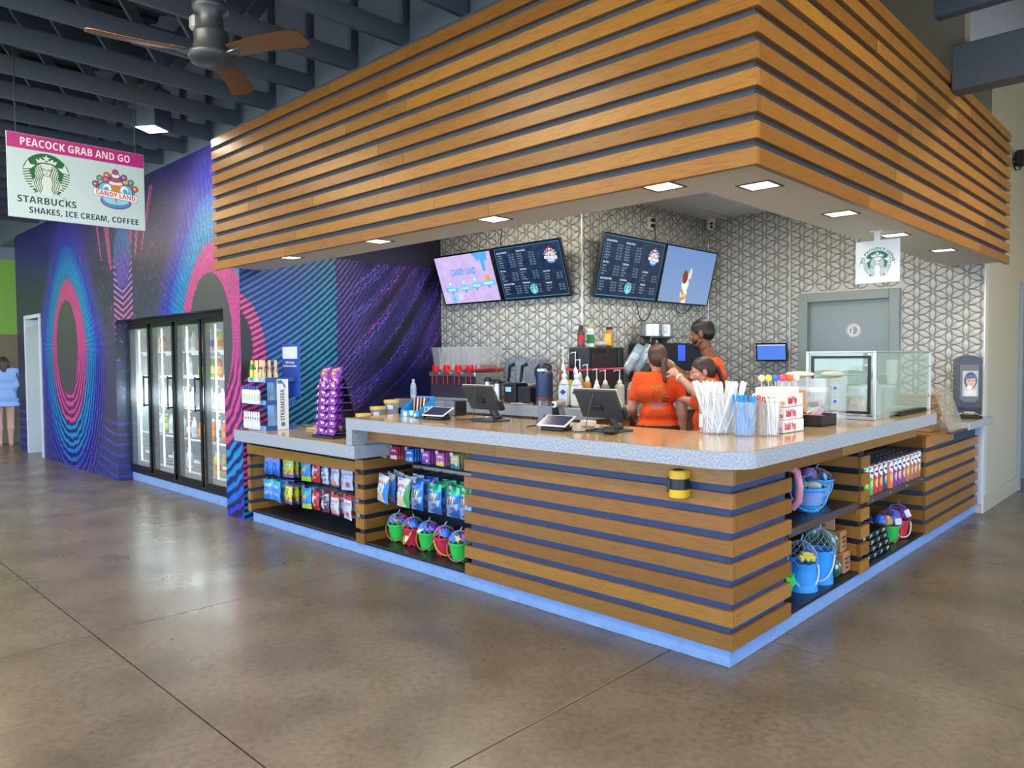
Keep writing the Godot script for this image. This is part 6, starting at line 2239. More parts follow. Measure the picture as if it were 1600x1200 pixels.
	# three jars with yellow lids
	for k in 3:
		var h: float = [0.20, 0.25, 0.30][k]
		t = thing("lidded_jar", "clear jar with a yellow lid behind the long countertop end, %s of three" % ["shortest", "middle height", "tallest"][k], "jar", Vector3(-3.42, y, -0.22 - k * 0.145))
		m = Mb.new()
		m.lathe([Vector2(0, 0.002), Vector2(0.052, 0.002), Vector2(0.056, 0.012), Vector2(0.060, h - 0.02)], 24)
		put("body", m, M["clear plastic"], t)
		m = Mb.new()
		m.lathe([Vector2(0, 0.006), Vector2(0.048, 0.006), Vector2(0.052, h * 0.6), Vector2(0, h * 0.6)], 20)
		put("contents", m, cm("7a8a90", 0.6), t)
		m = Mb.new()
		m.lathe([Vector2(0.066, h - 0.024), Vector2(0.066, h), Vector2(0, h + 0.001)], 24)
		put("lid", m, cm("d8bc5a", 0.4), t)
		m = Mb.new()
		m.xf = Transform3D(Basis(Vector3.UP, 0.7), Vector3(0, h - 0.085, 0))
		m.box(Vector3(0, 0.025, 0.058), Vector3(0.05, 0.035, 0.006), 0.002)
		put("label", m, cm("cfe0ee", 0.5), t)

func pump_bottle(called: String, label: String, at: Vector3, r: float, h: float, body: String, top: String, style: String, lab := "") -> Node3D:
	var t := thing(called, label, "bottle", at, 0.0, "")
	var m := Mb.new()
	var s := h * (0.80 if style == "cap" else 0.60)
	m.lathe([Vector2(0, 0.001), Vector2(r * 0.92, 0.001), Vector2(r, 0.008), Vector2(r, s * 0.85), Vector2(r * 0.8, s * 0.95), Vector2(r * 0.5, s), Vector2(0, s)], 18)
	put("body", m, cm(body, 0.3), t)
	if lab:
		m = Mb.new()
		m.lathe([Vector2(r * 1.015, s * 0.2), Vector2(r * 1.015, s * 0.66)], 18)
		put("label", m, cm(lab, 0.5), t)
	m = Mb.new()
	if style == "cap":
		m.lathe([Vector2(r * 0.62, s * 0.96), Vector2(r * 0.62, h), Vector2(0, h)], 16)
		put("cap", m, cm(top, 0.4), t)
	else:
		m.lathe([Vector2(r * 0.55, s), Vector2(r * 0.5, s + h * 0.06), Vector2(r * 0.3, s + h * 0.10), Vector2(r * 0.12, s + h * 0.12), Vector2(r * 0.12, h - 0.012), Vector2(r * 0.2, h - 0.010), Vector2(r * 0.2, h), Vector2(0, h)], 14)
		m.tube([Vector3(0, h - 0.008, 0), Vector3(-r * 0.9, h - 0.006, r * 0.25), Vector3(-r * 1.25, h - 0.018, r * 0.35)], r * 0.11, 6)
		put("pump", m, cm(top, 0.4), t)
	return t

func tube_bottle(called: String, label: String, at: Vector3, w: float, h: float, body: String, mark: String) -> void:
	var t := thing(called, label, "bottle", at, 0.0, "sunscreen on the display stand")
	var m := Mb.new()
	var rows := []
	for k in 7:
		var v := k / 6.0
		var row := PackedVector3Array()
		for q in 16:
			var a := TAU * q / 16
			row.append(Vector3(cos(a) * w * 0.5, h * (0.12 + 0.88 * v), sin(a) * w * 0.36 * (1.0 - 0.9 * v * v)))
		rows.append(row)
	m.sheet(rows, true)
	put("tube", m, cm(body, 0.35), t)
	m = Mb.new()
	m.lathe([Vector2(0, 0.001), Vector2(w * 0.33, 0.001), Vector2(w * 0.36, h * 0.13), Vector2(0, h * 0.13)], 14)
	put("cap", m, cm("e8ecee", 0.4), t)
	m = Mb.new()
	m.box(Vector3(0, h * 0.62, w * 0.30), Vector3(w * 0.42, h * 0.10, 0.006), 0.001)
	m.box(Vector3(w * 0.46, h * 0.55, 0.0), Vector3(0.006, h * 0.3, w * 0.12), 0.001)
	put("mark", m, cm(mark, 0.5), t)

# ---------------------------------------------------------------- tills on the long top
func cable(label: String, pts: Array, r := 0.003) -> void:
	var m := Mb.new()
	var p := []
	for k in pts.size() - 1:
		for j in 5:
			p.append(pts[k].cubic_interpolate(pts[k + 1], pts[maxi(k - 1, 0)], pts[mini(k + 2, pts.size() - 1)], j / 5.0))
	p.append(pts[pts.size() - 1])
	m.tube(p, r, 6)
	tag(put("power_cable", m, M["black metal"]), label, "cable")

const TOP := 1.097
func make_till_things() -> void:
	for n in 2:
		var which: String = ["left", "right"][n]
		# till screen seen from behind, leaning towards the shopper
		var t := thing("till_screen", ["dark till screen on a stand, beside the blue box of sticks", "dark till screen on a stand, in front of the woman with the braid"][n], "monitor", [Vector3(-2.08, TOP, -0.33), Vector3(-0.985, TOP, -0.27)][n], -0.06)
		var m := Mb.new()
		m.box(Vector3(0.04, 0.006, -0.02), Vector3(0.22, 0.012, 0.19), 0.004)
		put("foot", m, cm("3a3f44", 0.4, 0.3), t)
		m = Mb.new()
		m.bar(Vector3(0.06, 0.01, -0.07), Vector3(0.0, 0.17, -0.02), 0.05, 0.05, 0.012)
		m.ball(Vector3(0.065, 0.025, -0.07), Vector3(0.035, 0.025, 0.03), 14, 8)
		put("arm", m, cm("23272c", 0.4, 0.2), t)
		var tilt := Transform3D(Basis(Vector3.RIGHT, deg_to_rad(28)), Vector3(-0.015, 0.165, 0.015))
		m = Mb.new()
		m.xf = tilt
		m.box(Vector3(0, 0, 0), Vector3(0.335, 0.20, 0.018), 0.006)
		put("case", m, cm("3d4145", 0.35, 0.25), t)
		m = Mb.new()
		m.xf = tilt
		m.box(Vector3(0, 0, -0.011), Vector3(0.337, 0.202, 0.006), 0.002)
		put("rim", m, cm("d8d0b8", 0.4), t)
		m = Mb.new()
		m.xf = tilt
		m.box(Vector3(0, 0, -0.0145), Vector3(0.31, 0.178, 0.002), 0.0005)
		put("display", m, lamp_mat(Color(0.55, 0.65, 0.8), 0.4), t)
		m = Mb.new()
		m.xf = tilt
		m.box(Vector3(-0.005, -0.02, 0.015), Vector3(0.07, 0.04, 0.02), 0.005)
		put("mount", m, cm("1d2230", 0.4), t)
		m = Mb.new()
		m.xf = tilt
		m.box(Vector3(0.175, -0.06, -0.005), Vector3(0.03, 0.075, 0.03), 0.006)
		put("card_swipe", m, M["black metal"], t)
		m = Mb.new()
		m.xf = tilt
		m.tube([Vector3(0.0, 0.08, 0.01), Vector3(-0.05, 0.0, 0.03), Vector3(-0.10, -0.08, 0.03), Vector3(-0.145, -0.17, 0.05)], 0.003, 6)
		put("cord", m, cm("6a5f52", 0.5), t)
		# tilted card terminal for the shopper
		var ct := thing("card_terminal", ["tilted card terminal tablet beside the blue box of sticks", "tilted card terminal tablet in front of the barcode scanner"][n], "card reader", [Vector3(-2.43, TOP, -0.19), Vector3(-1.235, TOP, -0.13)][n], 0.10)
		m = Mb.new()
		m.box(Vector3(0, 0.012, 0), Vector3(0.17, 0.022, 0.11), 0.006)
		m.bar(Vector3(0, 0.03, -0.04), Vector3(0, 0.024, 0.045), 0.16, 0.03, 0.008)
		put("base", m, M["black metal"], ct)
		var tt := Transform3D(Basis(Vector3.RIGHT, deg_to_rad(-66)), Vector3(0, 0.056, 0.0))
		m = Mb.new()
		m.xf = tt
		m.box(Vector3.ZERO, Vector3(0.215, 0.135, 0.010), 0.003)
		put("tablet", m, cm("dcdcd6", 0.4), ct)
		m = Mb.new()
		m.xf = tt
		m.box(Vector3(0, 0, 0.0055), Vector3(0.195, 0.118, 0.001), 0.0003)
		var dm := mat("terminal screen %d" % n, hexc("35355a"), 0.12)
		put("display", m, dm, ct)
		if n == 0:
			m = Mb.new()
			m.tube([Vector3(-0.115, 0.02, -0.03), Vector3(-0.115, 0.02, 0.05)], 0.02, 12)
			put("puck", m, M["black metal"], ct)
		# receipt printer
		var pr := thing("receipt_printer", "grey and black receipt printer behind the %s card terminal" % which, "printer", [Vector3(-2.60, TOP, -0.47), Vector3(-1.60, TOP, -0.47)][n], 0.0)
		m = Mb.new()
		m.box(Vector3(-0.02, 0.058, 0.006), Vector3(0.125, 0.115, 0.012), 0.003)
		put("front_panel", m, cm("6b747c", 0.4), pr)
		m = Mb.new()
		m.box(Vector3(-0.02, 0.058, -0.065), Vector3(0.125, 0.116, 0.13), 0.008)
		put("body", m, cm("17171a", 0.35), pr)
		m = Mb.new()
		m.prism(PackedVector2Array([Vector2(-0.032, 0.042), Vector2(-0.008, 0.042), Vector2(-0.012, 0.05), Vector2(-0.016, 0.046), Vector2(-0.022, 0.062), Vector2(-0.028, 0.052)]), 0.0122, 0.0135)
		put("emblem", m, M["black gloss"], pr)
		cable("thin black cable curling from the %s card terminal" % which, [[Vector3(-2.53, TOP + 0.02, -0.19), Vector3(-2.60, TOP + 0.004, -0.14), Vector3(-2.68, TOP + 0.004, -0.18), Vector3(-2.60, TOP + 0.004, -0.25), Vector3(-2.5, TOP + 0.01, -0.26)], [Vector3(-1.33, TOP + 0.03, -0.13), Vector3(-1.44, TOP + 0.01, -0.10), Vector3(-1.50, TOP + 0.006, -0.16), Vector3(-1.42, TOP + 0.02, -0.19), Vector3(-1.33, TOP + 0.03, -0.18)]][n])
		cable("black cable lying between the %s card terminal and its till screen" % which, [[Vector3(-2.33, TOP + 0.03, -0.25), Vector3(-2.27, TOP + 0.005, -0.26), Vector3(-2.22, TOP + 0.005, -0.36), Vector3(-2.12, TOP + 0.015, -0.34)], [Vector3(-1.14, TOP + 0.03, -0.17), Vector3(-1.08, TOP + 0.005, -0.10), Vector3(-1.02, TOP + 0.005, -0.16), Vector3(-1.0, TOP + 0.015, -0.24)]][n])
	# hand scanner on its stand
	var t := thing("barcode_scanner", "grey hand barcode scanner standing beside the right receipt printer", "scanner", Vector3(-1.42, TOP, -0.40), 0.35)
	var m := Mb.new()
	m.lathe([Vector2(0, 0), Vector2(0.045, 0.0), Vector2(0.045, 0.012), Vector2(0.02, 0.02)], 18)
	put("foot", m, cm("3a3f46", 0.4), t)
	m = Mb.new()
	m.bar(Vector3(0.015, 0.015, -0.02), Vector3(-0.005, 0.13, 0.0), 0.032, 0.04, 0.012)
	put("grip", m, cm("5a6068", 0.4), t)
	m = Mb.new()
	m.xf = Transform3D(Basis(Vector3.UP, -0.6), Vector3(-0.01, 0.14, 0.0))
	m.bar(Vector3(0, 0.012, -0.045), Vector3(0, 0.0, 0.05), 0.05, 0.042, 0.014)
	put("head", m, cm("8a8078", 0.4), t)
	m = Mb.new()
	m.xf = Transform3D(Basis(Vector3.UP, -0.6), Vector3(-0.01, 0.14, 0.0))
	m.ball(Vector3(0, -0.001, 0.048), Vector3(0.028, 0.022, 0.012), 16, 8)
	put("nose", m, cm("d8dade", 0.35), t)
	m = Mb.new()
	m.xf = Transform3D(Basis(Vector3.UP, -0.6), Vector3(-0.01, 0.14, 0.0))
	m.ball(Vector3(0, -0.001, 0.055), Vector3(0.019, 0.012, 0.008), 14, 8)
	put("lens", m, M["black gloss"], t)
	# small black pad and white box by the right till
	t = thing("card_pad", "small black contactless pad in front of the right till screen", "card reader", Vector3(-0.835, TOP, -0.15), 0.1)
	m = Mb.new()
	m.box(Vector3(0, 0.022, 0), Vector3(0.085, 0.04, 0.075), 0.014)
	put("body", m, M["black metal"], t)
	m = Mb.new()
	m.box(Vector3(0, 0.043, 0.0), Vector3(0.07, 0.004, 0.06), 0.002)
	put("top", m, cm("4a4640", 0.3), t)
	m = Mb.new()
	m.box(Vector3(0, 0.02, 0), Vector3(0.10, 0.035, 0.05), 0.004)
	var wb := put("white_box", m, cm("d9d2c6", 0.6))
	wb.position = Vector3(-1.22, TOP + 0.003, -0.43)
	tag(wb, "small white carton lying behind the right card terminal", "box")
	# blue counter display of candy sticks
	t = thing("stick_display", "bright blue counter box of candy sticks at the left of the long countertop", "display box", Vector3(-2.80, TOP, -0.30), 0.12)
	m = Mb.new()
	var side := PackedVector2Array([Vector2(-0.09, 0.0), Vector2(0.09, 0.0), Vector2(0.09, 0.15), Vector2(-0.09, 0.05)])
	m.xf = Transform3D(Basis(Vector3.UP, PI / 2), Vector3.ZERO)
	m.prism(side, 0.092, 0.096)
	m.prism(side, -0.096, -0.092)
	m.xf = Transform3D.IDENTITY
	m.box(Vector3(0, 0.025, 0.09), Vector3(0.19, 0.05, 0.004))
	m.box(Vector3(0, 0.075, -0.09), Vector3(0.19, 0.15, 0.004))
	m.box(Vector3(0, 0.003, 0), Vector3(0.19, 0.004, 0.18))
	put("carton", m, cm("1f8fe0", 0.4), t)
	flat_text("lettering", t, "CBO", 0.04, cm("dff0fa", 0.5), Transform3D(Basis(Vector3.UP, PI / 2), Vector3(0.097, 0.055, -0.02)))
	m = Mb.new()
	for q in [[-0.05, 0.02, 0.022], [0.02, 0.03, 0.02], [0.06, 0.015, 0.014]]:
		m.xf = Transform3D(Basis.IDENTITY, Vector3(q[0], q[1], 0.0925))
		disc_sheet(m, Vector3.ZERO, q[2])
	put("print", m, cm("d8e6c0", 0.5), t)
	var sticks := ["a8402c", "2a2a2e", "d89a3a", "c83a2a", "8a5a34", "e0e0da"]
	for k in 14:
		m = Mb.new()
		m.xf = Transform3D(Basis(Vector3.RIGHT, -0.12), Vector3(-0.08 + 0.0115 * k, 0.006, -0.05 + 0.02 * (k % 3)))
		m.box(Vector3(0, 0.068, 0), Vector3(0.010, 0.136, 0.010), 0.002)
		var o := put("candy_stick", m, cm(sticks[k % 6], 0.4))
		o.position = Vector3(-2.80, TOP, -0.30)
		o.rotation.y = 0.12
		tag(o, "wrapped candy stick standing in the bright blue counter box", "candy stick", "candy sticks in the blue box")
	var wbt := bottle("water_bottle", Vector3(-3.05, 1.0975, -1.95), 0.034, 0.215, "c8d8e6", "a8c8e8", "clear water bottle on the staff counter behind the blue box of sticks", "")
	wbt.set_meta("label", "clear water bottle on the staff counter behind the blue box of sticks")
	wbt.position = Vector3(-4.82, 1.0975, -1.86)

# ---------------------------------------------------------------- right-hand end of the long top
func straw_tub(called: String, label: String, at: Vector3, r: float, h: float) -> void:
	var t := thing(called, label, "tub", at)
	var m := Mb.new()
	m.lathe([Vector2(0, 0.002), Vector2(r * 0.9, 0.002), Vector2(r * 0.93, 0.012), Vector2(r, h)], 32)
	put("wall", m, M["clear plastic"], t)
	m = Mb.new()
	m.lathe([Vector2(r, h - 0.006), Vector2(r + 0.003, h), Vector2(r - 0.003, h)], 32)
	put("rim", m, M["clear plastic"], t)

func straws(called: String, label: String, group: String, c: String, at: Vector3, n: int, r0: float, r1: float, len_: float, rad: float) -> void:
	var src: MeshInstance3D = null
	for k in n:
		var a := rng.randf() * TAU
		var q := sqrt(rng.randf())
		var lo := Vector3(cos(a), 0, sin(a)) * r0 * q
		var b := a + rng.randf_range(-1.1, 1.1)
		var hi := Vector3(cos(b), 0, sin(b)) * r1 * (0.25 + 0.75 * q) + Vector3(0, len_ * rng.randf_range(0.93, 1.0), 0)
		var m := Mb.new()
		m.tube([lo, lo.lerp(hi, 0.5), hi], rad, 6)
		var o := put(called, m, cm(c, 0.6))
		o.position = at + Vector3(0, 0.006, 0)
		tag(o, label, "straw", group)

func make_right_counter_goods() -> void:
	var t: Node3D
	var m := Mb.new()
	straw_tub("straw_tub", "large clear round tub full of white wrapped straws", Vector3(-0.40, TOP, -0.62), 0.118, 0.235)
	straws("wrapped_straw", "white paper-wrapped straw standing in the large clear tub", "white straws in the large tub", "e6eaec", Vector3(-0.40, TOP, -0.62), 75, 0.085, 0.155, 0.30, 0.0055)
	m = Mb.new()
	m.box(Vector3.ZERO, Vector3(0.035, 0.075, 0.001), 0.0003)
	var o := put("tub_label", m, M["white plastic"])
	o.position = Vector3(-0.455, TOP + 0.075, -0.512)
	o.rotation.y = -0.45
	tag(o, "white paper label on the large straw tub", "label")
	straw_tub("straw_tub", "small clear round tub of bright blue straws", Vector3(-0.215, TOP, -0.575), 0.062, 0.19)
	straws("blue_straw", "bright blue straw standing in the small clear tub", "blue straws in the small tub", "2a9ae0", Vector3(-0.215, TOP, -0.575), 22, 0.042, 0.068, 0.225, 0.005)
	straw_tub("straw_tub", "small clear round tub of brown stirrers and white straws", Vector3(-0.125, TOP, -0.665), 0.072, 0.19)
	straws("brown_stirrer", "brown wooden stirrer standing in the small clear tub", "brown stirrers in the small tub", "a8845c", Vector3(-0.150, TOP, -0.655), 20, 0.03, 0.028, 0.19, 0.0045)
	straws("white_straw", "short white straw standing beside the brown stirrers", "short white straws in the small tub", "e4e6e8", Vector3(-0.095, TOP, -0.68), 18, 0.028, 0.05, 0.21, 0.0045)
	# white candy cartons stacked in three layers, lollipops on top
	var lay := [[Vector3(-0.185, TOP + 0.001, -0.93), "bottom"], [Vector3(-0.19, TOP + 0.0765, -0.94), "middle"], [Vector3(-0.185, TOP + 0.152, -0.935), "top"]]
	for k in 3:
		t = thing("candy_carton", "white candy carton with red print, %s of the stack beside the straws" % lay[k][1], "carton", lay[k][0], -0.06 + 0.05 * k)
		m = Mb.new()
		m.box(Vector3(0, 0.037, 0), Vector3(0.21, 0.073, 0.25), 0.003)
		put("box", m, cm("e2ddda", 0.5), t)
		flat_text("lettering", t, "Bubbl' Pop", 0.042, cm("c02a2c", 0.5), Transform3D(Basis(Vector3.UP, PI / 2), Vector3(0.1055, 0.037, 0.045)), 0.13)
		flat_text("lettering", t, "Pops", 0.036, cm("c02a2c", 0.5), Transform3D(Basis.IDENTITY, Vector3(-0.02, 0.045, 0.1255)))
		m = Mb.new()
		for j in 7:
			m.xf = Transform3D(Basis.IDENTITY, Vector3(-0.085 + 0.028 * j, 0.022 + 0.012 * (j % 2), 0.1257))
			disc_sheet(m, Vector3.ZERO, 0.012)
		put("print", m, cm(["b890d0", "d86a5a", "e0a070"][k], 0.5), t)
	m = Mb.new()
	m.box(Vector3(0, 0.018, 0), Vector3(0.17, 0.036, 0.22), 0.003)
	o = put("lollipop_tray", m, cm("e6e4e0", 0.5))
	o.position = Vector3(-0.19, TOP + 0.2265, -0.94)
	tag(o, "white card tray holding lollipops on the carton stack", "tray")
	var lc := ["e8dcb0", "e0d040", "2a6ad0", "d84a8a", "e0602a", "58b03a", "2a5ab0", "d8a03a", "c8303a", "e8e0d0"]
	var ln := ["cream", "yellow", "blue", "pink", "orange", "green", "dark blue", "amber", "red", "white"]
	for k in 10:
		t = thing("lollipop", "%s round lollipop standing in the white tray on the cartons" % ln[k], "lollipop", Vector3(-0.255 + 0.032 * (k % 5) + 0.01 * (k / 5), TOP + 0.2635, -0.87 - 0.07 * (k / 5) - 0.024 * (k % 5)), 0.0, "lollipops on the carton stack")
		m = Mb.new()
		m.tube([Vector3(0, 0.0, 0), Vector3(0, 0.035, 0)], 0.002, 6)
		put("stick", m, M["white plastic"], t)
		m = Mb.new()
		m.ball(Vector3(0, 0.052, 0), Vector3(0.021, 0.021, 0.021), 16, 10)
		put("candy", m, cm(lc[k], 0.25), t)
	# green crate with brown bags
	t = thing("green_holder", "small dark green holder with pale flowers of paper and brown bags", "holder", Vector3(-0.235, TOP, -1.30))
	m = Mb.new()
	m.lathe([Vector2(0, 0.001), Vector2(0.045, 0.001), Vector2(0.052, 0.11), Vector2(0.046, 0.11)], 16)
	put("cup", m, cm("24603c", 0.45), t)
	m = Mb.new()
	for k in 9:
		var a := TAU * k / 9
		m.xf = Transform3D(Basis(Vector3(cos(a), 0.4, sin(a)).normalized(), 0.7), Vector3(cos(a) * 0.035, 0.125, sin(a) * 0.035))
		m.box(Vector3.ZERO, Vector3(0.04, 0.03, 0.006), 0.002)
	put("paper", m, cm("d8cc8a", 0.6), t)
	m = Mb.new()
	for k in 3:
		m.xf = Transform3D(Basis(Vector3.UP, 0.3 * k), Vector3(0.0 + 0.012 * k, 0.16, -0.02 * k))
		m.box(Vector3.ZERO, Vector3(0.06, 0.14, 0.012), 0.003)
	put("brown_bag", m, cm("c09a6a", 0.7), t)
	# black tray of tickets
	t = thing("black_tray", "square black tray with pink paper in front of the clear pastry case", "tray", Vector3(-0.175, TOP, -1.45), 0.0)
	m = Mb.new()
	m.box(Vector3(0, 0.004, 0), Vector3(0.20, 0.008, 0.24), 0.002)
	for s in [-1, 1]:
		m.box(Vector3(s * 0.097, 0.036, 0), Vector3(0.006, 0.072, 0.24), 0.002)
		m.box(Vector3(0, 0.036, s * 0.117), Vector3(0.188, 0.072, 0.006), 0.002)
	put("tray", m, M["black metal"], t)
	m = Mb.new()
	m.box(Vector3(-0.02, 0.06, 0.02), Vector3(0.15, 0.01, 0.17), 0.004)
	put("pink_paper", m, cm("d85a68", 0.6), t)
	m = Mb.new()
	for k in 8:
		m.xf = Transform3D(Basis(Vector3(1, 0.5, 0).normalized(), 0.5 * k), Vector3(-0.04 + 0.02 * (k % 4), 0.085, -0.06 + 0.02 * (k / 4)))
		m.box(Vector3.ZERO, Vector3(0.05, 0.04, 0.006), 0.002)
	put("wrapper", m, cm("b8ccd4", 0.3), t)
	# clear acrylic pastry case
	t = thing("pastry_case", "clear acrylic three-shelf pastry case beside the metal framed glass case", "display case", Vector3(-0.335, TOP, -1.80))
	m = Mb.new()
	for h in [0.0, 0.098, 0.195, 0.29]:
		m.span(Vector3(-0.16, h, -0.18), Vector3(0.17, h + 0.005, 0.18), 0.001)
	m.span(Vector3(-0.165, 0, -0.18), Vector3(-0.160, 0.295, 0.18))
	m.span(Vector3(0.17, 0, -0.18), Vector3(0.175, 0.295, 0.18))
	m.span(Vector3(-0.16, 0, 0.18), Vector3(0.17, 0.295, 0.184))
	put("case", m, M["clear plastic"], t)
	m = Mb.new()
	m.span(Vector3(-0.14, 0.2005, 0.05), Vector3(-0.02, 0.235, 0.165), 0.004)
	m.span(Vector3(0.0, 0.2005, 0.04), Vector3(0.15, 0.232, 0.165), 0.004)
	put("white_box", m, cm("e4e6e2", 0.5), t)
	for k in 3:
		m = Mb.new()
		m.span(Vector3(0.176, 0.03 + 0.09 * k, -0.02), Vector3(0.178, 0.065 + 0.09 * k, 0.09), 0.0005)
		put("card", m, cm("b8c4d8", 0.5), t)
		m = Mb.new()
		m.span(Vector3(0.1782, 0.038 + 0.09 * k, 0.01), Vector3(0.179, 0.056 + 0.09 * k, 0.07), 0.0003)
		put("card_print", m, cm("3a5ab8", 0.5), t)
	for k in 5:
		m = Mb.new()
		m.ball(Vector3.ZERO, Vector3(0.035, 0.022, 0.03), 14, 8)
		o = put("cookie", m, cm(["a8703c", "8a5630", "b8864c"][k % 3], 0.7))
		o.position = Vector3(-0.44 + 0.055 * k, TOP + 0.126, -1.70 - 0.02 * (k % 2))
		tag(o, "brown cookie on the middle shelf of the clear pastry case", "cookie", "cookies in the clear case")
	# bagged loaves on the case
	for k in 2:
		m = Mb.new()
		m.ball(Vector3.ZERO, Vector3(0.10 if k == 0 else 0.085, 0.022, 0.07), 20, 10)
		o = put("bread_bag", m, cm("cfc8b2" if k == 0 else "aab09a", 0.35))
		o.position = Vector3(-0.405 if k == 0 else -0.205, TOP + 0.318, -1.78 - 0.06 * k)
		o.rotation.y = 0.1 - 0.3 * k
		tag(o, ["pale flat bread bag lying on the clear pastry case", "greenish flat bread bag at the right on the clear pastry case"][k], "bag")
	# metal framed glass case
	t = thing("glass_case", "aluminium framed glass counter case at the end of the long countertop", "display case", Vector3(-0.22, TOP, -2.67))
	m = Mb.new()
	var w := 0.23
	var d := 0.645
	var h := 0.465
	for x in [-w, w]:
		for z in [d, -d]:
			m.box(Vector3(x, h / 2, z), Vector3(0.022, h, 0.022), 0.003)
	for x in [-w, w]:
		m.box(Vector3(x, h + 0.006, 0), Vector3(0.022, 0.012, 2 * d + 0.022), 0.003)
	for z in [-d, d]:
		m.box(Vector3(0, h + 0.006, z), Vector3(2 * w - 0.0225, 0.012, 0.022), 0.003)
		m.box(Vector3(0, 0.012, z), Vector3(2 * w - 0.0225, 0.022, 0.018), 0.003)
	put("frame", m, M["aluminium"], t)
	m = Mb.new()
	for s in [-1, 1]:
		m.box(Vector3(s * (w - 0.035), h / 2 + 0.01, d), Vector3(0.02, h - 0.06, 0.016), 0.003)
		m.box(Vector3(0, h / 2 + 0.01 + s * (h / 2 - 0.04), d), Vector3(2 * w - 0.09, 0.018, 0.016), 0.003)
	put("sash", m, M["black metal"], t)
	m = Mb.new()
	m.span(Vector3(w - 0.003, 0.01, -d + 0.011), Vector3(w + 0.003, h, d - 0.011))
	m.span(Vector3(-w + 0.011, 0.03, d - 0.003), Vector3(w - 0.011, h, d + 0.001))
	m.span(Vector3(-w + 0.011, h + 0.002, -d + 0.011), Vector3(w - 0.011, h + 0.008, d - 0.011))
	put("pane", m, glassy("case glass", Color(0.75, 0.95, 0.88), 0.14), t)
	m = Mb.new()
	m.span(Vector3(-w + 0.012, 0.31, 0.05), Vector3(w - 0.012, 0.318, d - 0.012))
	put("glass_shelf", m, M["clear plastic"], t)
	m = Mb.new()
	for z in [-0.58, -0.62]:
		m.ball(Vector3(w + 0.008, 0.36 if z < -0.6 else 0.12, -0.63), Vector3(0.01, 0.01, 0.01), 10, 6)
	put("clip", m, M["steel"], t)
	m = Mb.new()
	m.span(Vector3(0.02, 0.001, -0.40), Vector3(0.10, 0.02, 0.26), 0.004)
	for k in 20:
		m.span(Vector3(0.02, 0.02, -0.39 + k * 0.032), Vector3(0.10, 0.032, -0.375 + k * 0.032), 0.002)
	o = put("drip_grate", m, M["black metal"])
	o.position = Vector3(-0.06, TOP, -2.75)
	tag(o, "long black ribbed mat inside the glass case along its front", "mat")
	var inside := [["snack_tub", "tall clear tub of orange snacks at the near end of the glass case", Vector3(-0.22, 0, -2.36), 0.07, 0.21, "d08a3c"], ["snack_tub", "clear tub of orange snacks in the middle of the glass case", Vector3(-0.20, 0, -2.62), 0.075, 0.21, "c88a50"], ["snack_tub", "clear tub of grey green sweets at the far end of the glass case", Vector3(-0.20, 0, -2.90), 0.075, 0.20, "8a9a80"]]
	for q in inside:
		t = thing(q[0], q[1], "tub", q[2] + Vector3(0, TOP, 0))
		m = Mb.new()
		m.lathe([Vector2(0, 0.002), Vector2(q[3], 0.002), Vector2(q[3], q[4]), Vector2(q[3] - 0.003, q[4])], 24)
		put("wall", m, M["clear plastic"], t)
		m = Mb.new()
		m.lathe([Vector2(q[3] + 0.004, q[4] - 0.01), Vector2(q[3] + 0.004, q[4] + 0.012), Vector2(0, q[4] + 0.014)], 24)
		put("lid", m, cm("c8d8dc", 0.4), t)
		m = Mb.new()
		for k in 22:
			var a := rng.randf() * TAU
			m.ball(Vector3(cos(a) * q[3] * 0.62, 0.025 + 0.1 * rng.randf(), sin(a) * q[3] * 0.62), Vector3(0.022, 0.018, 0.022), 8, 5)
		put("contents", m, cm(q[5], 0.6), t).set_meta("kind", "stuff")
	pump_bottle("pump_bottle", "clear pump bottle with a cream pump inside the glass case", Vector3(-0.12, TOP + 0.001, -2.42), 0.05, 0.385, "a8b8b4", "dcdccc", "pump")
	t = thing("grey_machine", "dark grey counter machine behind the glass case", "machine", Vector3(-0.36, TOP + 0.0, -2.85))
	m = Mb.new()
	m.box(Vector3(0, 0.18, 0), Vector3(0.13, 0.36, 0.24), 0.02)
	put("body", m, cm("4a5450", 0.5), t)
	m = Mb.new()
	m.box(Vector3(0.068, 0.27, 0), Vector3(0.01, 0.10, 0.16), 0.004)
	put("panel", m, cm("2a302e", 0.4), t)
	t = thing("paper_cup_stack", "stack of pale cups at the far end inside the glass case", "cups", Vector3(-0.16, TOP + 0.22, -2.95))
	m = Mb.new()
	for k in 4:
		m.lathe([Vector2(0.034, k * 0.03), Vector2(0.045, k * 0.03 + 0.10), Vector2(0.041, k * 0.03 + 0.10)], 18)
	put("cup", m, cm("cdd6cc", 0.5), t).set_meta("kind", "stuff")
	# takeaway boxes behind a leaning clear guard
	for k in 11:
		m = Mb.new()
		m.box(Vector3(0, 0.014, 0), Vector3(0.26, 0.027, 0.30), 0.003)
		o = put("kraft_box", m, cm(["a8875a", "9c7c52", "b09064"][k % 3], 0.7))
		o.position = Vector3(-0.165 + 0.006 * (k % 3 - 1), 0.8905 + 0.0285 * k, -3.72)
		o.rotation.y = 0.04 * (k % 2)
		tag(o, "flat brown kraft box, number %s up in the stack behind the leaning clear guard" % ["one", "two", "three", "four", "five", "six", "seven", "eight", "nine", "ten", "eleven"][k], "box", "kraft boxes at the counter end")
	t = thing("clear_guard", "leaning clear plastic guard on a dark strip beside the tissue dispenser", "guard", Vector3(0.115, 0.8895, -3.75))
	m = Mb.new()
	m.box(Vector3(0, 0.008, 0), Vector3(0.05, 0.016, 0.50), 0.003)
	put("strip", m, cm("4a3f38", 0.5), t)
	m = Mb.new()
	m.xf = Transform3D(Basis(Vector3.BACK, 0.34), Vector3(0, 0.012, 0))
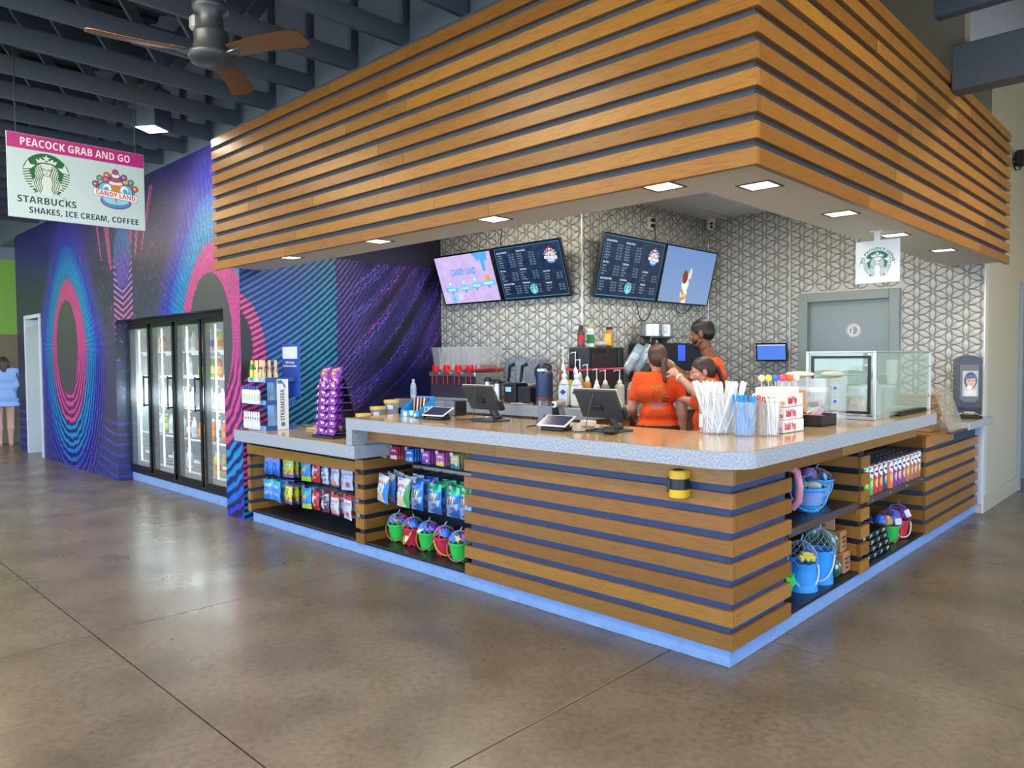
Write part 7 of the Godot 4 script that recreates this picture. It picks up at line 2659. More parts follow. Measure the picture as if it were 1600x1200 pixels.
	m.box(Vector3(0, 0.19, 0), Vector3(0.005, 0.38, 0.48), 0.001)
	put("sheet", m, glassy("guard plastic", Color(0.8, 0.78, 0.7), 0.2), t)
	# tissue dispenser
	t = thing("tissue_dispenser", "tall black napkin dispenser with a printed face advert at the tiled wall", "dispenser", Vector3(0.0, 0.9505, -4.60), deg_to_rad(22))
	m = Mb.new()
	var prof := PackedVector2Array()
	for k in 9:
		var a := PI * k / 8.0
		prof.append(Vector2(cos(a) * 0.105, 0.53 + sin(a) * 0.055))
	prof.append_array([Vector2(-0.105, 0.10), Vector2(0.105, 0.10)])
	m.prism(prof, -0.10, 0.075)
	m.box(Vector3(0, 0.0, 0), Vector3.ZERO)
	put("case", m, M["black gloss"], t)
	m = Mb.new()
	m.prism(PackedVector2Array([Vector2(-0.105, 0.03), Vector2(-0.105, 0.0995), Vector2(0.105, 0.0995), Vector2(0.105, 0.03), Vector2(0.05, 0.06), Vector2(-0.05, 0.06)]), -0.06, 0.06)
	put("mouth", m, M["black metal"], t)
	m = Mb.new()
	m.box(Vector3(0, 0.055, 0.03), Vector3(0.08, 0.02, 0.06), 0.006)
	put("napkin", m, cm("d8cdb8", 0.7), t)
	m = Mb.new()
	m.box(Vector3(0, 0.012, 0.0), Vector3(0.22, 0.022, 0.22), 0.008)
	put("base", m, M["black metal"], t)
	m = Mb.new()
	m.prism(PackedVector2Array([Vector2(-0.075, 0.50), Vector2(0.075, 0.50), Vector2(0.075, 0.18), Vector2(0.04, 0.15), Vector2(-0.04, 0.15), Vector2(-0.075, 0.18)]), 0.076, 0.080)
	put("window", m, cm("5a5c5c", 0.3), t)
	var im := Image.create(96, 160, false, Image.FORMAT_RGB8)
	im.fill(hexc("aeb4b8"))
	disc(im, 50, 60, 40, hexc("4a4440"), 52)
	disc(im, 52, 66, 29, hexc("d0a894"), 40)
	poly(im, [Vector2(14, 30), Vector2(84, 26), Vector2(86, 46), Vector2(14, 52)], hexc("3a62a0"))
	for k in 2:
		line(im, [Vector2(34 + k * 26, 62), Vector2(46 + k * 26, 61)], 4.0, hexc("4a3a34"))
	line(im, [Vector2(54, 64), Vector2(57, 80), Vector2(50, 82)], 2.0, hexc("a87a68"))
	line(im, [Vector2(46, 92), Vector2(62, 90)], 4.0, hexc("b85a58"))
	disc(im, 44, 104, 16, hexc("e4e4e0"), 14)
	im.fill_rect(Rect2i(14, 120, 70, 40), hexc("c9cfcc"))
	im.fill_rect(Rect2i(46, 128, 6, 18), hexc("e8ecea"))
	m = Mb.new()
	m.quad_n(Vector3(-0.055, 0.205, 0.0808), Vector3(0.07, 0.205, 0.0808), Vector3(0.07, 0.44, 0.0808), Vector3(-0.055, 0.44, 0.0808), Vector3.BACK)
	put("advert", m, img_mat("advert", im, 0.4), t)
	# belt barrier head on the slatted corner
	t = thing("belt_barrier", "yellow and black wall-mounted belt barrier on the slatted corner", "belt barrier", Vector3(-0.255, 0.845, 0.062))
	m = Mb.new()
	var mid := [Vector2(0, 0.02), Vector2(0.045, 0.02)]
	m.lathe([Vector2(0, -0.012), Vector2(0.047, -0.012), Vector2(0.048, 0.028), Vector2(0.04, 0.028)], 28)
	m.box(Vector3(0, 0.008, -0.02), Vector3(0.094, 0.039, 0.028), 0.003)
	put("lower_cap", m, cm("e8b820", 0.35), t)
	m = Mb.new()
	m.lathe([Vector2(0.045, 0.0285), Vector2(0.045, 0.083)], 28)
	m.box(Vector3(0, 0.056, -0.018), Vector3(0.088, 0.054, 0.03), 0.003)
	m.box(Vector3(-0.036, 0.05, 0.032), Vector3(0.02, 0.075, 0.014), 0.004)
	put("belt_drum", m, cm("22242a", 0.3), t)
	m = Mb.new()
	m.lathe([Vector2(0.04, 0.0835), Vector2(0.048, 0.0835), Vector2(0.048, 0.122), Vector2(0.044, 0.126), Vector2(0, 0.126)], 28)
	m.box(Vector3(0, 0.104, -0.02), Vector3(0.094, 0.041, 0.028), 0.003)
	put("upper_cap", m, cm("e8b820", 0.35), t)
	m = Mb.new()
	m.lathe([Vector2(0.024, 0.1262), Vector2(0.024, 0.129), Vector2(0, 0.130)], 24)
	put("knob", m, M["black metal"], t)
	m = Mb.new()
	m.xf = Transform3D.IDENTITY

# ---------------------------------------------------------------- staff counter
func make_back_counter_goods() -> void:
	var y := 1.0968
	var m := Mb.new()
	# four-bowl juice dispenser
	var t := thing("juice_dispenser", "steel juice dispenser with four clear bowls and red taps", "drink dispenser", Vector3(-4.27, y, -2.09))
	m.box(Vector3(0, 0.14, -0.07), Vector3(0.74, 0.23, 0.40), 0.006)
	put("body", m, cm("4a4450", 0.4, 0.3), t)
	m = Mb.new()
	m.box(Vector3(0, 0.275, -0.06), Vector3(0.75, 0.045, 0.42), 0.006)
	put("deck", m, M["steel"], t)
	m = Mb.new()
	m.box(Vector3(0, 0.012, 0.05), Vector3(0.76, 0.022, 0.50), 0.004)
	put("drip_tray", m, cm("9fb4c8", 0.35, 0.4), t)
	m = Mb.new()
	m.box(Vector3(0.36, 0.15, -0.08), Vector3(0.022, 0.25, 0.40), 0.004)
	put("side_panel", m, M["steel"], t)
	m = Mb.new()
	m.box(Vector3(0.02, 0.318, -0.20), Vector3(0.74, 0.03, 0.10), 0.006)
	m.box(Vector3(0.29, 0.318, -0.02), Vector3(0.17, 0.03, 0.36), 0.006)
	put("collar", m, cm("a01f28", 0.35), t)
	for k in 4:
		var x := -0.275 + k * 0.183
		m = Mb.new()
		var rows := []
		for j in 5:
			var v := j / 4.0
			var row := PackedVector3Array()
			for q in 24:
				var a := TAU * q / 24
				var cx := clampf(cos(a) * 1.4, -1.0, 1.0)
				var cz := clampf(sin(a) * 1.4, -1.0, 1.0)
				row.append(Vector3(x + cx * (0.075 + 0.012 * v), 0.31 + 0.245 * v, -0.08 + cz * (0.17 + 0.03 * v)))
			rows.append(row)
		m.sheet(rows, true)
		put("bowl", m, M["clear plastic"], t)
		m = Mb.new()
		m.box(Vector3(x, 0.56, -0.08), Vector3(0.176, 0.012, 0.41), 0.004)
		put("lid", m, M["clear plastic"], t)
		m = Mb.new()
		m.box(Vector3(x, 0.345, -0.08), Vector3(0.14, 0.06, 0.30), 0.02)
		put("juice", m, cm(["b8b4a8", "d8d0a0", "a82430", "8a1f2a"][k], 0.2), t)
		m = Mb.new()
		m.box(Vector3(x - 0.01, 0.335, 0.125), Vector3(0.062, 0.075, 0.05), 0.006)
		m.bar(Vector3(x + 0.01, 0.31, 0.14), Vector3(x + 0.055, 0.292, 0.15), 0.04, 0.03, 0.006)
		put("tap", m, cm("d82a20", 0.35), t)
		m = Mb.new()
		m.tube([Vector3(x - 0.035, 0.265, 0.15), Vector3(x - 0.035, 0.165, 0.15), Vector3(x + 0.035, 0.165, 0.15), Vector3(x + 0.035, 0.265, 0.15)], 0.006, 6)
		put("lever", m, cm("c02c34", 0.35), t)
		m = Mb.new()
		m.ball(Vector3(x + 0.085, 0.285, 0.155), Vector3(0.012, 0.012, 0.012), 10, 6)
		m.tube([Vector3(x + 0.02, 0.56, 0.10), Vector3(x + 0.02, 0.42, 0.08), Vector3(x + 0.015, 0.33, 0.08)], 0.008, 6)
		put("fitting", m, M["steel"], t)
	# steel jugs
	for k in 2:
		t = thing("steel_jug", ["small polished steel jug left of the blender", "polished steel jug right beside the blender"][k], "jug", [Vector3(-3.78, y, -2.02), Vector3(-3.60, y, -1.98)][k], 0.4)
		m = Mb.new()
		var hh := 0.20 - 0.015 * k
		m.lathe([Vector2(0, 0.001), Vector2(0.058, 0.001), Vector2(0.06, 0.01), Vector2(0.05, hh * 0.8), Vector2(0.046, hh), Vector2(0.043, hh)], 24)
		put("body", m, M["steel"], t)
		m = Mb.new()
		m.lathe([Vector2(0.045, hh), Vector2(0.042, hh + 0.03), Vector2(0.02, hh + 0.045), Vector2(0, hh + 0.05)], 20)
		m.box(Vector3(0.05, hh + 0.02, 0), Vector3(0.07, 0.02, 0.03), 0.006)
		put("lid", m, M["black metal"], t)
		m = Mb.new()
		m.tube([Vector3(0.04, hh * 0.92, 0), Vector3(0.095, hh * 0.88, 0), Vector3(0.09, hh * 0.35, 0), Vector3(0.05, hh * 0.25, 0)], 0.007, 6)
		put("handle", m, M["black metal"], t)
	# blender under its clear hood
	t = thing("blender", "black commercial blender with a clear smoky hood and small lit screen", "blender", Vector3(-3.27, y, -2.06))
	m = Mb.new()
	m.box(Vector3(-0.09, 0.10, 0.06), Vector3(0.16, 0.19, 0.20), 0.014)
	m.box(Vector3(0.09, 0.085, 0.0), Vector3(0.17, 0.16, 0.30), 0.012)
	put("base", m, M["black metal"], t)
	m = Mb.new()
	m.box(Vector3(-0.10, 0.135, 0.162), Vector3(0.075, 0.045, 0.004), 0.001)
	put("display", m, lamp_mat(Color(0.45, 0.68, 0.95), 0.9), t)
	m = Mb.new()
	var hood := PackedVector2Array()
	for k in 13:
		var a := PI * k / 12.0
		hood.append(Vector2(clampf(cos(a) * 1.25, -1, 1) * 0.17, 0.40 + sin(a) * 0.055))
	hood.append_array([Vector2(-0.17, 0.20), Vector2(0.17, 0.20)])
	m.prism(hood, -0.13, 0.13)
	put("hood", m, glassy("smoky hood", Color(0.45, 0.52, 0.6), 0.42), t)
	for x in [-0.09, 0.08]:
		m = Mb.new()
		m.lathe([Vector2(0.045, 0.20), Vector2(0.06, 0.38), Vector2(0.055, 0.40), Vector2(0, 0.41)], 18, Vector3(x, 0, -0.02))
		put("jug", m, M["clear plastic"], t)
		m = Mb.new()
		m.tube([Vector3(x + 0.05, 0.385, 0.135), Vector3(x - 0.01, 0.36, 0.14), Vector3(x - 0.02, 0.27, 0.14), Vector3(x - 0.035, 0.21, 0.14)], 0.018, 8, 0.012)
		m.lathe([Vector2(0.0, 0), Vector2(0.02, 0.0), Vector2(0.02, 0.012), Vector2(0, 0.012)], 14, Vector3(x + 0.02, 0.37, 0.145))
		put("handle", m, M["black metal"], t)
	m = Mb.new()
	m.lathe([Vector2(0, 0.001), Vector2(0.10, 0.001), Vector2(0.11, 0.012), Vector2(0.095, 0.012)], 24)
	var o := put("white_plate", m, cm("e6e6e2", 0.4))
	o.position = Vector3(-3.13, y, -1.84)
	tag(o, "white plate on the staff counter beside the blue flask", "plate")
	# airpot flask
	t = thing("airpot_flask", "tall dark blue flask with black lid and copper band", "flask", Vector3(-2.86, y, -1.86))
	m = Mb.new()
	m.lathe([Vector2(0.078, 0.075), Vector2(0.08, 0.08), Vector2(0.08, 0.30), Vector2(0.07, 0.315)], 32)
	put("body", m, cm("23365c", 0.35), t)
	m = Mb.new()
	m.lathe([Vector2(0.0805, 0.045), Vector2(0.0805, 0.078)], 32)
	put("band", m, cm("7a4a3c", 0.35, 0.4), t)
	m = Mb.new()
	m.lathe([Vector2(0, 0.0), Vector2(0.076, 0.0), Vector2(0.079, 0.045)], 32)
	m.lathe([Vector2(0.07, 0.315), Vector2(0.072, 0.345)], 32)
	put("steel_ring", m, M["steel"], t)
	m = Mb.new()
	m.lathe([Vector2(0.072, 0.345), Vector2(0.07, 0.375), Vector2(0.05, 0.392), Vector2(0, 0.396)], 28)
	m.tube([Vector3(-0.065, 0.37, 0), Vector3(-0.10, 0.34, 0.01), Vector3(-0.105, 0.28, 0.01), Vector3(-0.085, 0.25, 0.01)], 0.012, 8)
	m.box(Vector3(0.075, 0.35, 0.02), Vector3(0.05, 0.04, 0.04), 0.01)
	put("lid", m, M["black metal"], t)
	m = Mb.new()
	m.xf = Transform3D(Basis.IDENTITY, Vector3(0.02, 0, 0))
	m.box(Vector3(0, 0.33, 0.069), Vector3(0.09, 0.026, 0.012), 0.003)
	put("name_plate", m, M["steel"], t)
	# syrups, pumps and jugs
	var pumps := [["tall amber syrup bottle with a white pump", Vector3(-2.72, y, -1.97), 0.038, 0.545, "8a4a2a", "e6e6e2", "d8dcd8"], ["dark amber syrup bottle with a white pump", Vector3(-2.64, y, -2.05), 0.036, 0.50, "3a2a22", "e6e6e2", "cfd8dc"], ["clear syrup bottle with a bent white pump", Vector3(-2.53, y, -1.98), 0.036, 0.43, "c8a880", "e6e6e2", "e0d8cc"], ["golden syrup bottle with a white pump", Vector3(-2.42, y, -1.95), 0.036, 0.385, "b8843a", "e6e6e2", "d8c890"], ["slim white pump bottle beside the tan carton", Vector3(-2.33, y, -1.97), 0.030, 0.345, "d8dcde", "e6e6e2", ""], ["white pump bottle with a scalloped label behind the till", Vector3(-2.37, y, -2.15), 0.042, 0.33, "8a7a70", "e0e0e0", "c8b8a8"], ["white pump bottle near the milk jug behind the till", Vector3(-2.33, y, -2.32), 0.046, 0.33, "c9c6c0", "e0e0e0", ""], ["slim green bottle among the white pumps", Vector3(-2.60, y, -1.93), 0.028, 0.24, "2a5a34", "d8d03a", "c8d8b0"]]
	for q in pumps:
		pump_bottle("syrup_bottle", q[0] + " on the staff counter", q[1], q[2], q[3], q[4], q[5], "pump" if q[3] > 0.3 else "cap", q[6])
	for k in 2:
		t = thing("sauce_jug", ["square white jug with a blue diamond label and white pump", "square white jug with a green diamond label and white pump"][k], "jug", [Vector3(-2.58, y, -1.82), Vector3(-2.43, y, -1.81)][k], 0.35)
		m = Mb.new()
		m.box(Vector3(0, 0.105, 0), Vector3(0.10, 0.205, 0.085), 0.02)
		m.lathe([Vector2(0.045, 0.205), Vector2(0.035, 0.235), Vector2(0.022, 0.245), Vector2(0.022, 0.27), Vector2(0, 0.27)], 20)
		put("body", m, cm("d3d6d8", 0.35), t)
		m = Mb.new()
		m.box(Vector3(0.0, 0.10, 0.0432), Vector3(0.082, 0.16, 0.002), 0.0005)
		put("label", m, cm("d8e2f0" if k == 0 else "e2e6d0", 0.5), t)
		m = Mb.new()
		m.xf = Transform3D(Basis.IDENTITY, Vector3(0, 0.135, 0.0445))
		m.prism(PackedVector2Array([Vector2(-0.032, 0), Vector2(0, -0.026), Vector2(0.032, 0), Vector2(0, 0.026)]), 0, 0.001)
		put("diamond", m, cm("2a4a78" if k == 0 else "3a5a3a", 0.5), t)
		m = Mb.new()
		m.lathe([Vector2(0.026, 0.27), Vector2(0.026, 0.292), Vector2(0.012, 0.30), Vector2(0.009, 0.34), Vector2(0, 0.34)], 16)
		put("pump", m, cm("e6e8ea", 0.4), t)
	m = Mb.new()
	m.bar(Vector3(-2.62, y + 0.335, -1.90), Vector3(-2.52, y + 0.335, -1.86), 0.022, 0.022, 0.004)
	m.bar(Vector3(-2.50, y + 0.33, -1.90), Vector3(-2.30, y + 0.34, -2.34), 0.022, 0.018, 0.004)
	o = put("red_pump_bar", m, cm("c8283a", 0.4))
	tag(o, "red plastic bar across the white pump heads", "bar")
	t = thing("milk_jug", "pale plastic milk jug with a blue cap behind the right till screen", "jug", Vector3(-2.31, y, -2.52), 0.6)
	m = Mb.new()
	m.box(Vector3(0, 0.085, 0), Vector3(0.13, 0.17, 0.13), 0.025)
	m.lathe([Vector2(0.06, 0.165), Vector2(0.045, 0.20), Vector2(0.022, 0.215), Vector2(0.022, 0.232), Vector2(0, 0.232)], 18)
	m.tube([Vector3(0.03, 0.21, 0.0), Vector3(0.075, 0.195, 0), Vector3(0.085, 0.12, 0), Vector3(0.065, 0.08, 0)], 0.012, 8)
	put("body", m, cm("d2cfc8", 0.4), t)
	m = Mb.new()
	m.lathe([Vector2(0.026, 0.225), Vector2(0.026, 0.25), Vector2(0, 0.25)], 16)
	put("cap", m, cm("3a6ad0", 0.4), t)
	# black cabinet with bottles on top
	t = thing("black_appliance", "black boxy counter appliance standing at the tiled corner", "appliance", Vector3(-2.62, y, -2.22))
	m = Mb.new()
	m.box(Vector3(0, 0.27, 0), Vector3(0.24, 0.54, 0.30), 0.01)
	m.box(Vector3(0.0, 0.27, -0.285), Vector3(0.24, 0.54, 0.26), 0.01)
	put("body", m, M["black metal"], t)
	m = Mb.new()
	m.box(Vector3(0.1215, 0.31, -0.10), Vector3(0.006, 0.34, 0.38), 0.002)
	put("door", m, cm("2c2226", 0.25), t)
	m = Mb.new()
	m.box(Vector3(0.127, 0.31, -0.31), Vector3(0.008, 0.4, 0.012), 0.002)
	put("door_edge", m, cm("3c4854", 0.4), t)
	var yt := y + 0.541
	pump_bottle("brown_sauce_bottle", "tall dark brown sauce bottle on the black appliance", Vector3(-2.61, yt, -2.10), 0.034, 0.205, "4a2016", "2a1a14", "cap", "b02a2c")
	pump_bottle("clear_spirit_bottle", "tall clear bottle with a green label on the black appliance", Vector3(-2.60, yt, -2.23), 0.036, 0.225, "ccd6d8", "b8a878", "cap", "2f7a3a")
	t = thing("juice_bottle", "square tan juice bottle with a black cap on the black appliance", "bottle", Vector3(-2.58, yt, -2.50), 0.3)
	m = Mb.new()
	m.box(Vector3(0, 0.085, 0), Vector3(0.075, 0.17, 0.085), 0.016)
	put("body", m, cm("b87a4a", 0.3), t)
	m = Mb.new()
	m.lathe([Vector2(0.03, 0.17), Vector2(0.03, 0.198), Vector2(0, 0.198)], 16)
	put("cap", m, M["black metal"], t)
	m = Mb.new()
	m.box(Vector3(0.0, 0.075, 0.0435), Vector3(0.06, 0.11, 0.003), 0.001)
	put("label", m, cm("e0c43a", 0.5), t)
	m = Mb.new()
	m.ball(Vector3.ZERO, Vector3(0.055, 0.03, 0.09), 18, 10)
	o = put("paper_filter_bag", m, cm("b8b0a0", 0.6))
	o.position = Vector3(-2.58, yt + 0.030, -2.36)
	tag(o, "crumpled pale bag lying on the black appliance between the bottles", "bag")
	# leaning cup dispensers
	for k in 6:
		var clear := k < 3
		t = thing("cup_dispenser", "%s leaning tube of cups, %s from the left" % ["clear upper" if clear else "black lower", ["first", "second", "third"][k % 3]], "cup dispenser", Vector3(-2.60 if clear else -2.50, y + (0.29 if clear else 0.10), -2.78 - 0.165 * (k % 3)))
		var dir := Vector3(0.25, 0.72, -0.42)
		if not clear:
			dir = Vector3(0.25, 0.62, -0.40)
		var L := 0.32
		dir = dir.normalized()
		m = Mb.new()
		m.tube([Vector3.ZERO, dir * L], 0.052, 18, -1.0, true)
		put("tube", m, glassy("cup sleeve", Color(0.75, 0.85, 0.9), 0.3) if clear else M["black metal"], t)
		for j in 4:
			var c := Mb.new()
			c.tube([dir * (0.03 + 0.06 * j), dir * (0.10 + 0.06 * j)], 0.040, 16, 0.047)
			if clear:
				put("cup", c, cm(["c9d6da", "a8c0cc", "dfe6e8", "8fb4c4"][j], 0.3), t)
		if not clear:
			var c := Mb.new()
			c.tube([dir * (L - 0.002), dir * (L + 0.045)], 0.046, 18, 0.05)
			put("cup", c, cm("d8d4cc", 0.4), t)
	# espresso machine with twin bean hoppers
	t = thing("coffee_machine", "black espresso machine with two polished hoppers and a blue screen", "coffee machine", Vector3(-2.64, y, -3.62))
	m = Mb.new()
	m.box(Vector3(0, 0.44, 0), Vector3(0.36, 0.30, 0.95), 0.02)
	m.box(Vector3(-0.10, 0.15, 0), Vector3(0.16, 0.30, 0.9), 0.01)
	m.box(Vector3(0.0, 0.025, 0), Vector3(0.36, 0.05, 0.92), 0.01)
	put("body", m, M["black metal"], t)
	m = Mb.new()
	m.box(Vector3(0.183, 0.485, 0.0), Vector3(0.006, 0.17, 0.14), 0.002)
	put("display", m, lamp_mat(Color(0.20, 0.32, 0.85), 0.8), t)
	m = Mb.new()
	m.tube([Vector3(0.1, 0.60, 0.47), Vector3(0.1, 0.65, 0.46), Vector3(0.1, 0.65, -0.46), Vector3(0.1, 0.60, -0.47)], 0.006, 6)
	put("rail", m, M["steel"], t)
	m = Mb.new()
	for z in [-0.22, -0.30, -0.38, 0.2]:
		m.tube([Vector3(0.1, 0.30, z), Vector3(0.12, 0.16, z)], 0.016, 8)
	put("spout", m, M["steel"], t)
	for z in [0.27, 0.05]:
		m = Mb.new()
		m.lathe([Vector2(0.03, 0.585), Vector2(0.06, 0.63), Vector2(0.125, 0.665), Vector2(0.125, 0.675), Vector2(0.118, 0.68), Vector2(0.118, 0.79), Vector2(0.122, 0.795), Vector2(0.10, 0.80), Vector2(0, 0.805)], 28, Vector3(-0.02, 0, z))
		put("hopper", m, M["steel"], t)
	m = Mb.new()
	m.box(Vector3(0.11, 0.735, 0.19), Vector3(0.006, 0.085, 0.07), 0.002)
	put("hopper_label", m, cm("d0d2d0", 0.5), t)
	t = thing("steel_kettle", "tall polished steel milk can beside the coffee machine", "can", Vector3(-2.42, y, -4.35))
	m = Mb.new()
	m.lathe([Vector2(0, 0.001), Vector2(0.06, 0.001), Vector2(0.06, 0.20), Vector2(0.045, 0.24), Vector2(0.045, 0.27), Vector2(0, 0.275)], 24)
	put("body", m, M["steel"], t)
	m = Mb.new()
	m.tube([Vector3(0.05, 0.22, 0), Vector3(0.10, 0.20, 0.0), Vector3(0.10, 0.10, 0), Vector3(0.06, 0.08, 0)], 0.007, 6)
	put("handle", m, M["black metal"], t)

# ---------------------------------------------------------------- figures
# one smooth surface round a set of limbs: distances to tapered capsules and ellipsoids, joined
# with a smooth minimum on a grid and meshed where the field crosses zero
func skin_over(m: Mb, prims: Array, cell: float, k: float, cuts: Array = []) -> void:
	var lo := Vector3.ONE * 1e9
	var hi := -lo
	var boxes := []
	for p in prims:
		var a: Vector3
		var b: Vector3
		if p[0] == "c":
			var r := maxf(p[3], p[4])
			a = p[1].min(p[2]) - Vector3.ONE * r
			b = p[1].max(p[2]) + Vector3.ONE * r
		else:
			a = p[1] - p[2]
			b = p[1] + p[2]
		boxes.append([a, b])
		lo = lo.min(a)
		hi = hi.max(b)
	lo -= Vector3.ONE * cell * 2.5
	hi += Vector3.ONE * cell * 2.5
	var nx := int((hi.x - lo.x) / cell) + 2
	var ny := int((hi.y - lo.y) / cell) + 2
	var nz := int((hi.z - lo.z) / cell) + 2
	var f := PackedFloat32Array()
	f.resize(nx * ny * nz)
	f.fill(0.2)
	var mar := k + cell * 2.0
	for q in prims.size():
		var p: Array = prims[q]
		var x0 := maxi(0, int((boxes[q][0].x - mar - lo.x) / cell))
		var x1 := mini(nx - 1, int((boxes[q][1].x + mar - lo.x) / cell) + 1)
		var y0 := maxi(0, int((boxes[q][0].y - mar - lo.y) / cell))
		var y1 := mini(ny - 1, int((boxes[q][1].y + mar - lo.y) / cell) + 1)
		var z0 := maxi(0, int((boxes[q][0].z - mar - lo.z) / cell))
		var z1 := mini(nz - 1, int((boxes[q][1].z + mar - lo.z) / cell) + 1)
		var cap: bool = p[0] == "c"
		var a: Vector3 = p[1]
		var ba: Vector3 = (p[2] - p[1]) if cap else Vector3.ONE
		var bl := maxf(ba.length_squared(), 1e-9)
		var ra: float = p[3] if cap else 0.0
		var rb: float = p[4] if cap else 0.0
		var er: Vector3 = Vector3.ONE if cap else p[2]
		var er2 := er * er
		for z in range(z0, z1 + 1):
			for y in range(y0, y1 + 1):
				var i := (z * ny + y) * nx + x0
				var v := Vector3(lo.x + x0 * cell, lo.y + y * cell, lo.z + z * cell) - a
				for x in range(x0, x1 + 1):
					var d: float
					if cap:
						var t := clampf(v.dot(ba) / bl, 0.0, 1.0)
						d = (v - ba * t).length() - (ra + (rb - ra) * t)
					else:
						var k0 := (v / er).length()
						d = k0 * (k0 - 1.0) / maxf((v / er2).length(), 1e-6)
					var o := f[i]
					var h := k - absf(o - d)
					if h > 0.0:
						f[i] = minf(o, d) - h * h / (4.0 * k)
					elif d < o:
						f[i] = d
					i += 1
					v.x += cell
	for c in cuts:
		var i := 0
		for z in nz:
			for y in ny:
				var v := Vector3(lo.x, lo.y + y * cell, lo.z + z * cell)
				for x in nx:
					var d: float = c[0].dot(v) - c[1]
					if d > f[i]:
						f[i] = d
					v.x += cell
					i += 1
	# surface nets
	var sx := 1
	var sy := nx
	var sz := nx * ny
	var id := PackedInt32Array()
	id.resize(nx * ny * nz)
	id.fill(-1)
	var pos := PackedVector3Array()
	var nor := PackedVector3Array()
	var corner := [0, sx, sy, sx + sy, sz, sx + sz, sy + sz, sx + sy + sz]
	for z in nz - 1:
		for y in ny - 1:
			var i := (z * ny + y) * nx
			for x in nx - 1:
				var c0 := f[i]
				var any := false
				if absf(c0) < cell * 2.0:
					var s := c0 < 0.0
					for j in range(1, 8):
						if (f[i + corner[j]] < 0.0) != s:
							any = true
							break
				if any:
					var sum := Vector3.ZERO
					var n := 0
					for e in EDGES:
						var da := f[i + corner[e[0]]]
						var db := f[i + corner[e[1]]]
						if (da < 0.0) != (db < 0.0):
							sum += CORN[e[0]].lerp(CORN[e[1]], da / (da - db))
							n += 1
					id[i] = pos.size()
					pos.append(lo + (Vector3(x, y, z) + sum / n) * cell)
					nor.append(Vector3(f[i + sx] + f[i + sx + sy] + f[i + sx + sz] - c0 - f[i + sy] - f[i + sz], f[i + sy] + f[i + sx + sy] + f[i + sy + sz] - c0 - f[i + sx] - f[i + sz], f[i + sz] + f[i + sx + sz] + f[i + sy + sz] - c0 - f[i + sx] - f[i + sy]))
				i += 1
	var base := m.v.size()
	var acc := PackedVector3Array()
	acc.resize(pos.size())
	var tris := PackedInt32Array()
	for z in range(1, nz - 1):
		for y in range(1, ny - 1):
			for x in range(1, nx - 1):
				var i := (z * ny + y) * nx + x
				var s := f[i] < 0.0
				for ax in 3:
					var st: int = [sx, sy, sz][ax]
					if (f[i + st] < 0.0) == s:
						continue
					var u: int = [sy, sz, sx][ax]
					var w: int = [sz, sx, sy][ax]
					var q := [id[i], id[i - u], id[i - u - w], id[i - w]]
					if q[0] < 0 or q[1] < 0 or q[2] < 0 or q[3] < 0:
						continue
					if s:
						tris.append_array([q[0], q[1], q[2], q[0], q[2], q[3]])
					else:
						tris.append_array([q[0], q[2], q[1], q[0], q[3], q[2]])
	var vote := 0.0
	for t in range(0, tris.size(), 3):
		var a := tris[t]
		vote += (pos[tris[t + 2]] - pos[a]).cross(pos[tris[t + 1]] - pos[a]).dot(nor[a])
	for t in range(0, tris.size(), 3):
		if vote < 0.0:
			var sw := tris[t + 1]
			tris[t + 1] = tris[t + 2]
			tris[t + 2] = sw
		var a := tris[t]
		var b := tris[t + 1]
		var c := tris[t + 2]
		var n := (pos[c] - pos[a]).cross(pos[b] - pos[a])
		acc[a] += n
		acc[b] += n
		acc[c] += n
	for j in pos.size():
		var n := acc[j]
		if n.dot(nor[j]) < 0.0:
			n = -n
		m.add(pos[j], n if n.length_squared() > 1e-16 else Vector3.UP, Vector2(pos[j].x, pos[j].y))
	for j in tris:
		m.ix.append(base + j)

const CORN := [Vector3(0, 0, 0), Vector3(1, 0, 0), Vector3(0, 1, 0), Vector3(1, 1, 0), Vector3(0, 0, 1), Vector3(1, 0, 1), Vector3(0, 1, 1), Vector3(1, 1, 1)]
const EDGES := [[0, 1], [2, 3], [4, 5], [6, 7], [0, 2], [1, 3], [4, 6], [5, 7], [0, 4], [1, 5], [2, 6], [3, 7]]

func cap_(a: Vector3, b: Vector3, ra: float, rb: float) -> Array:
	return ["c", a, b, ra, rb]

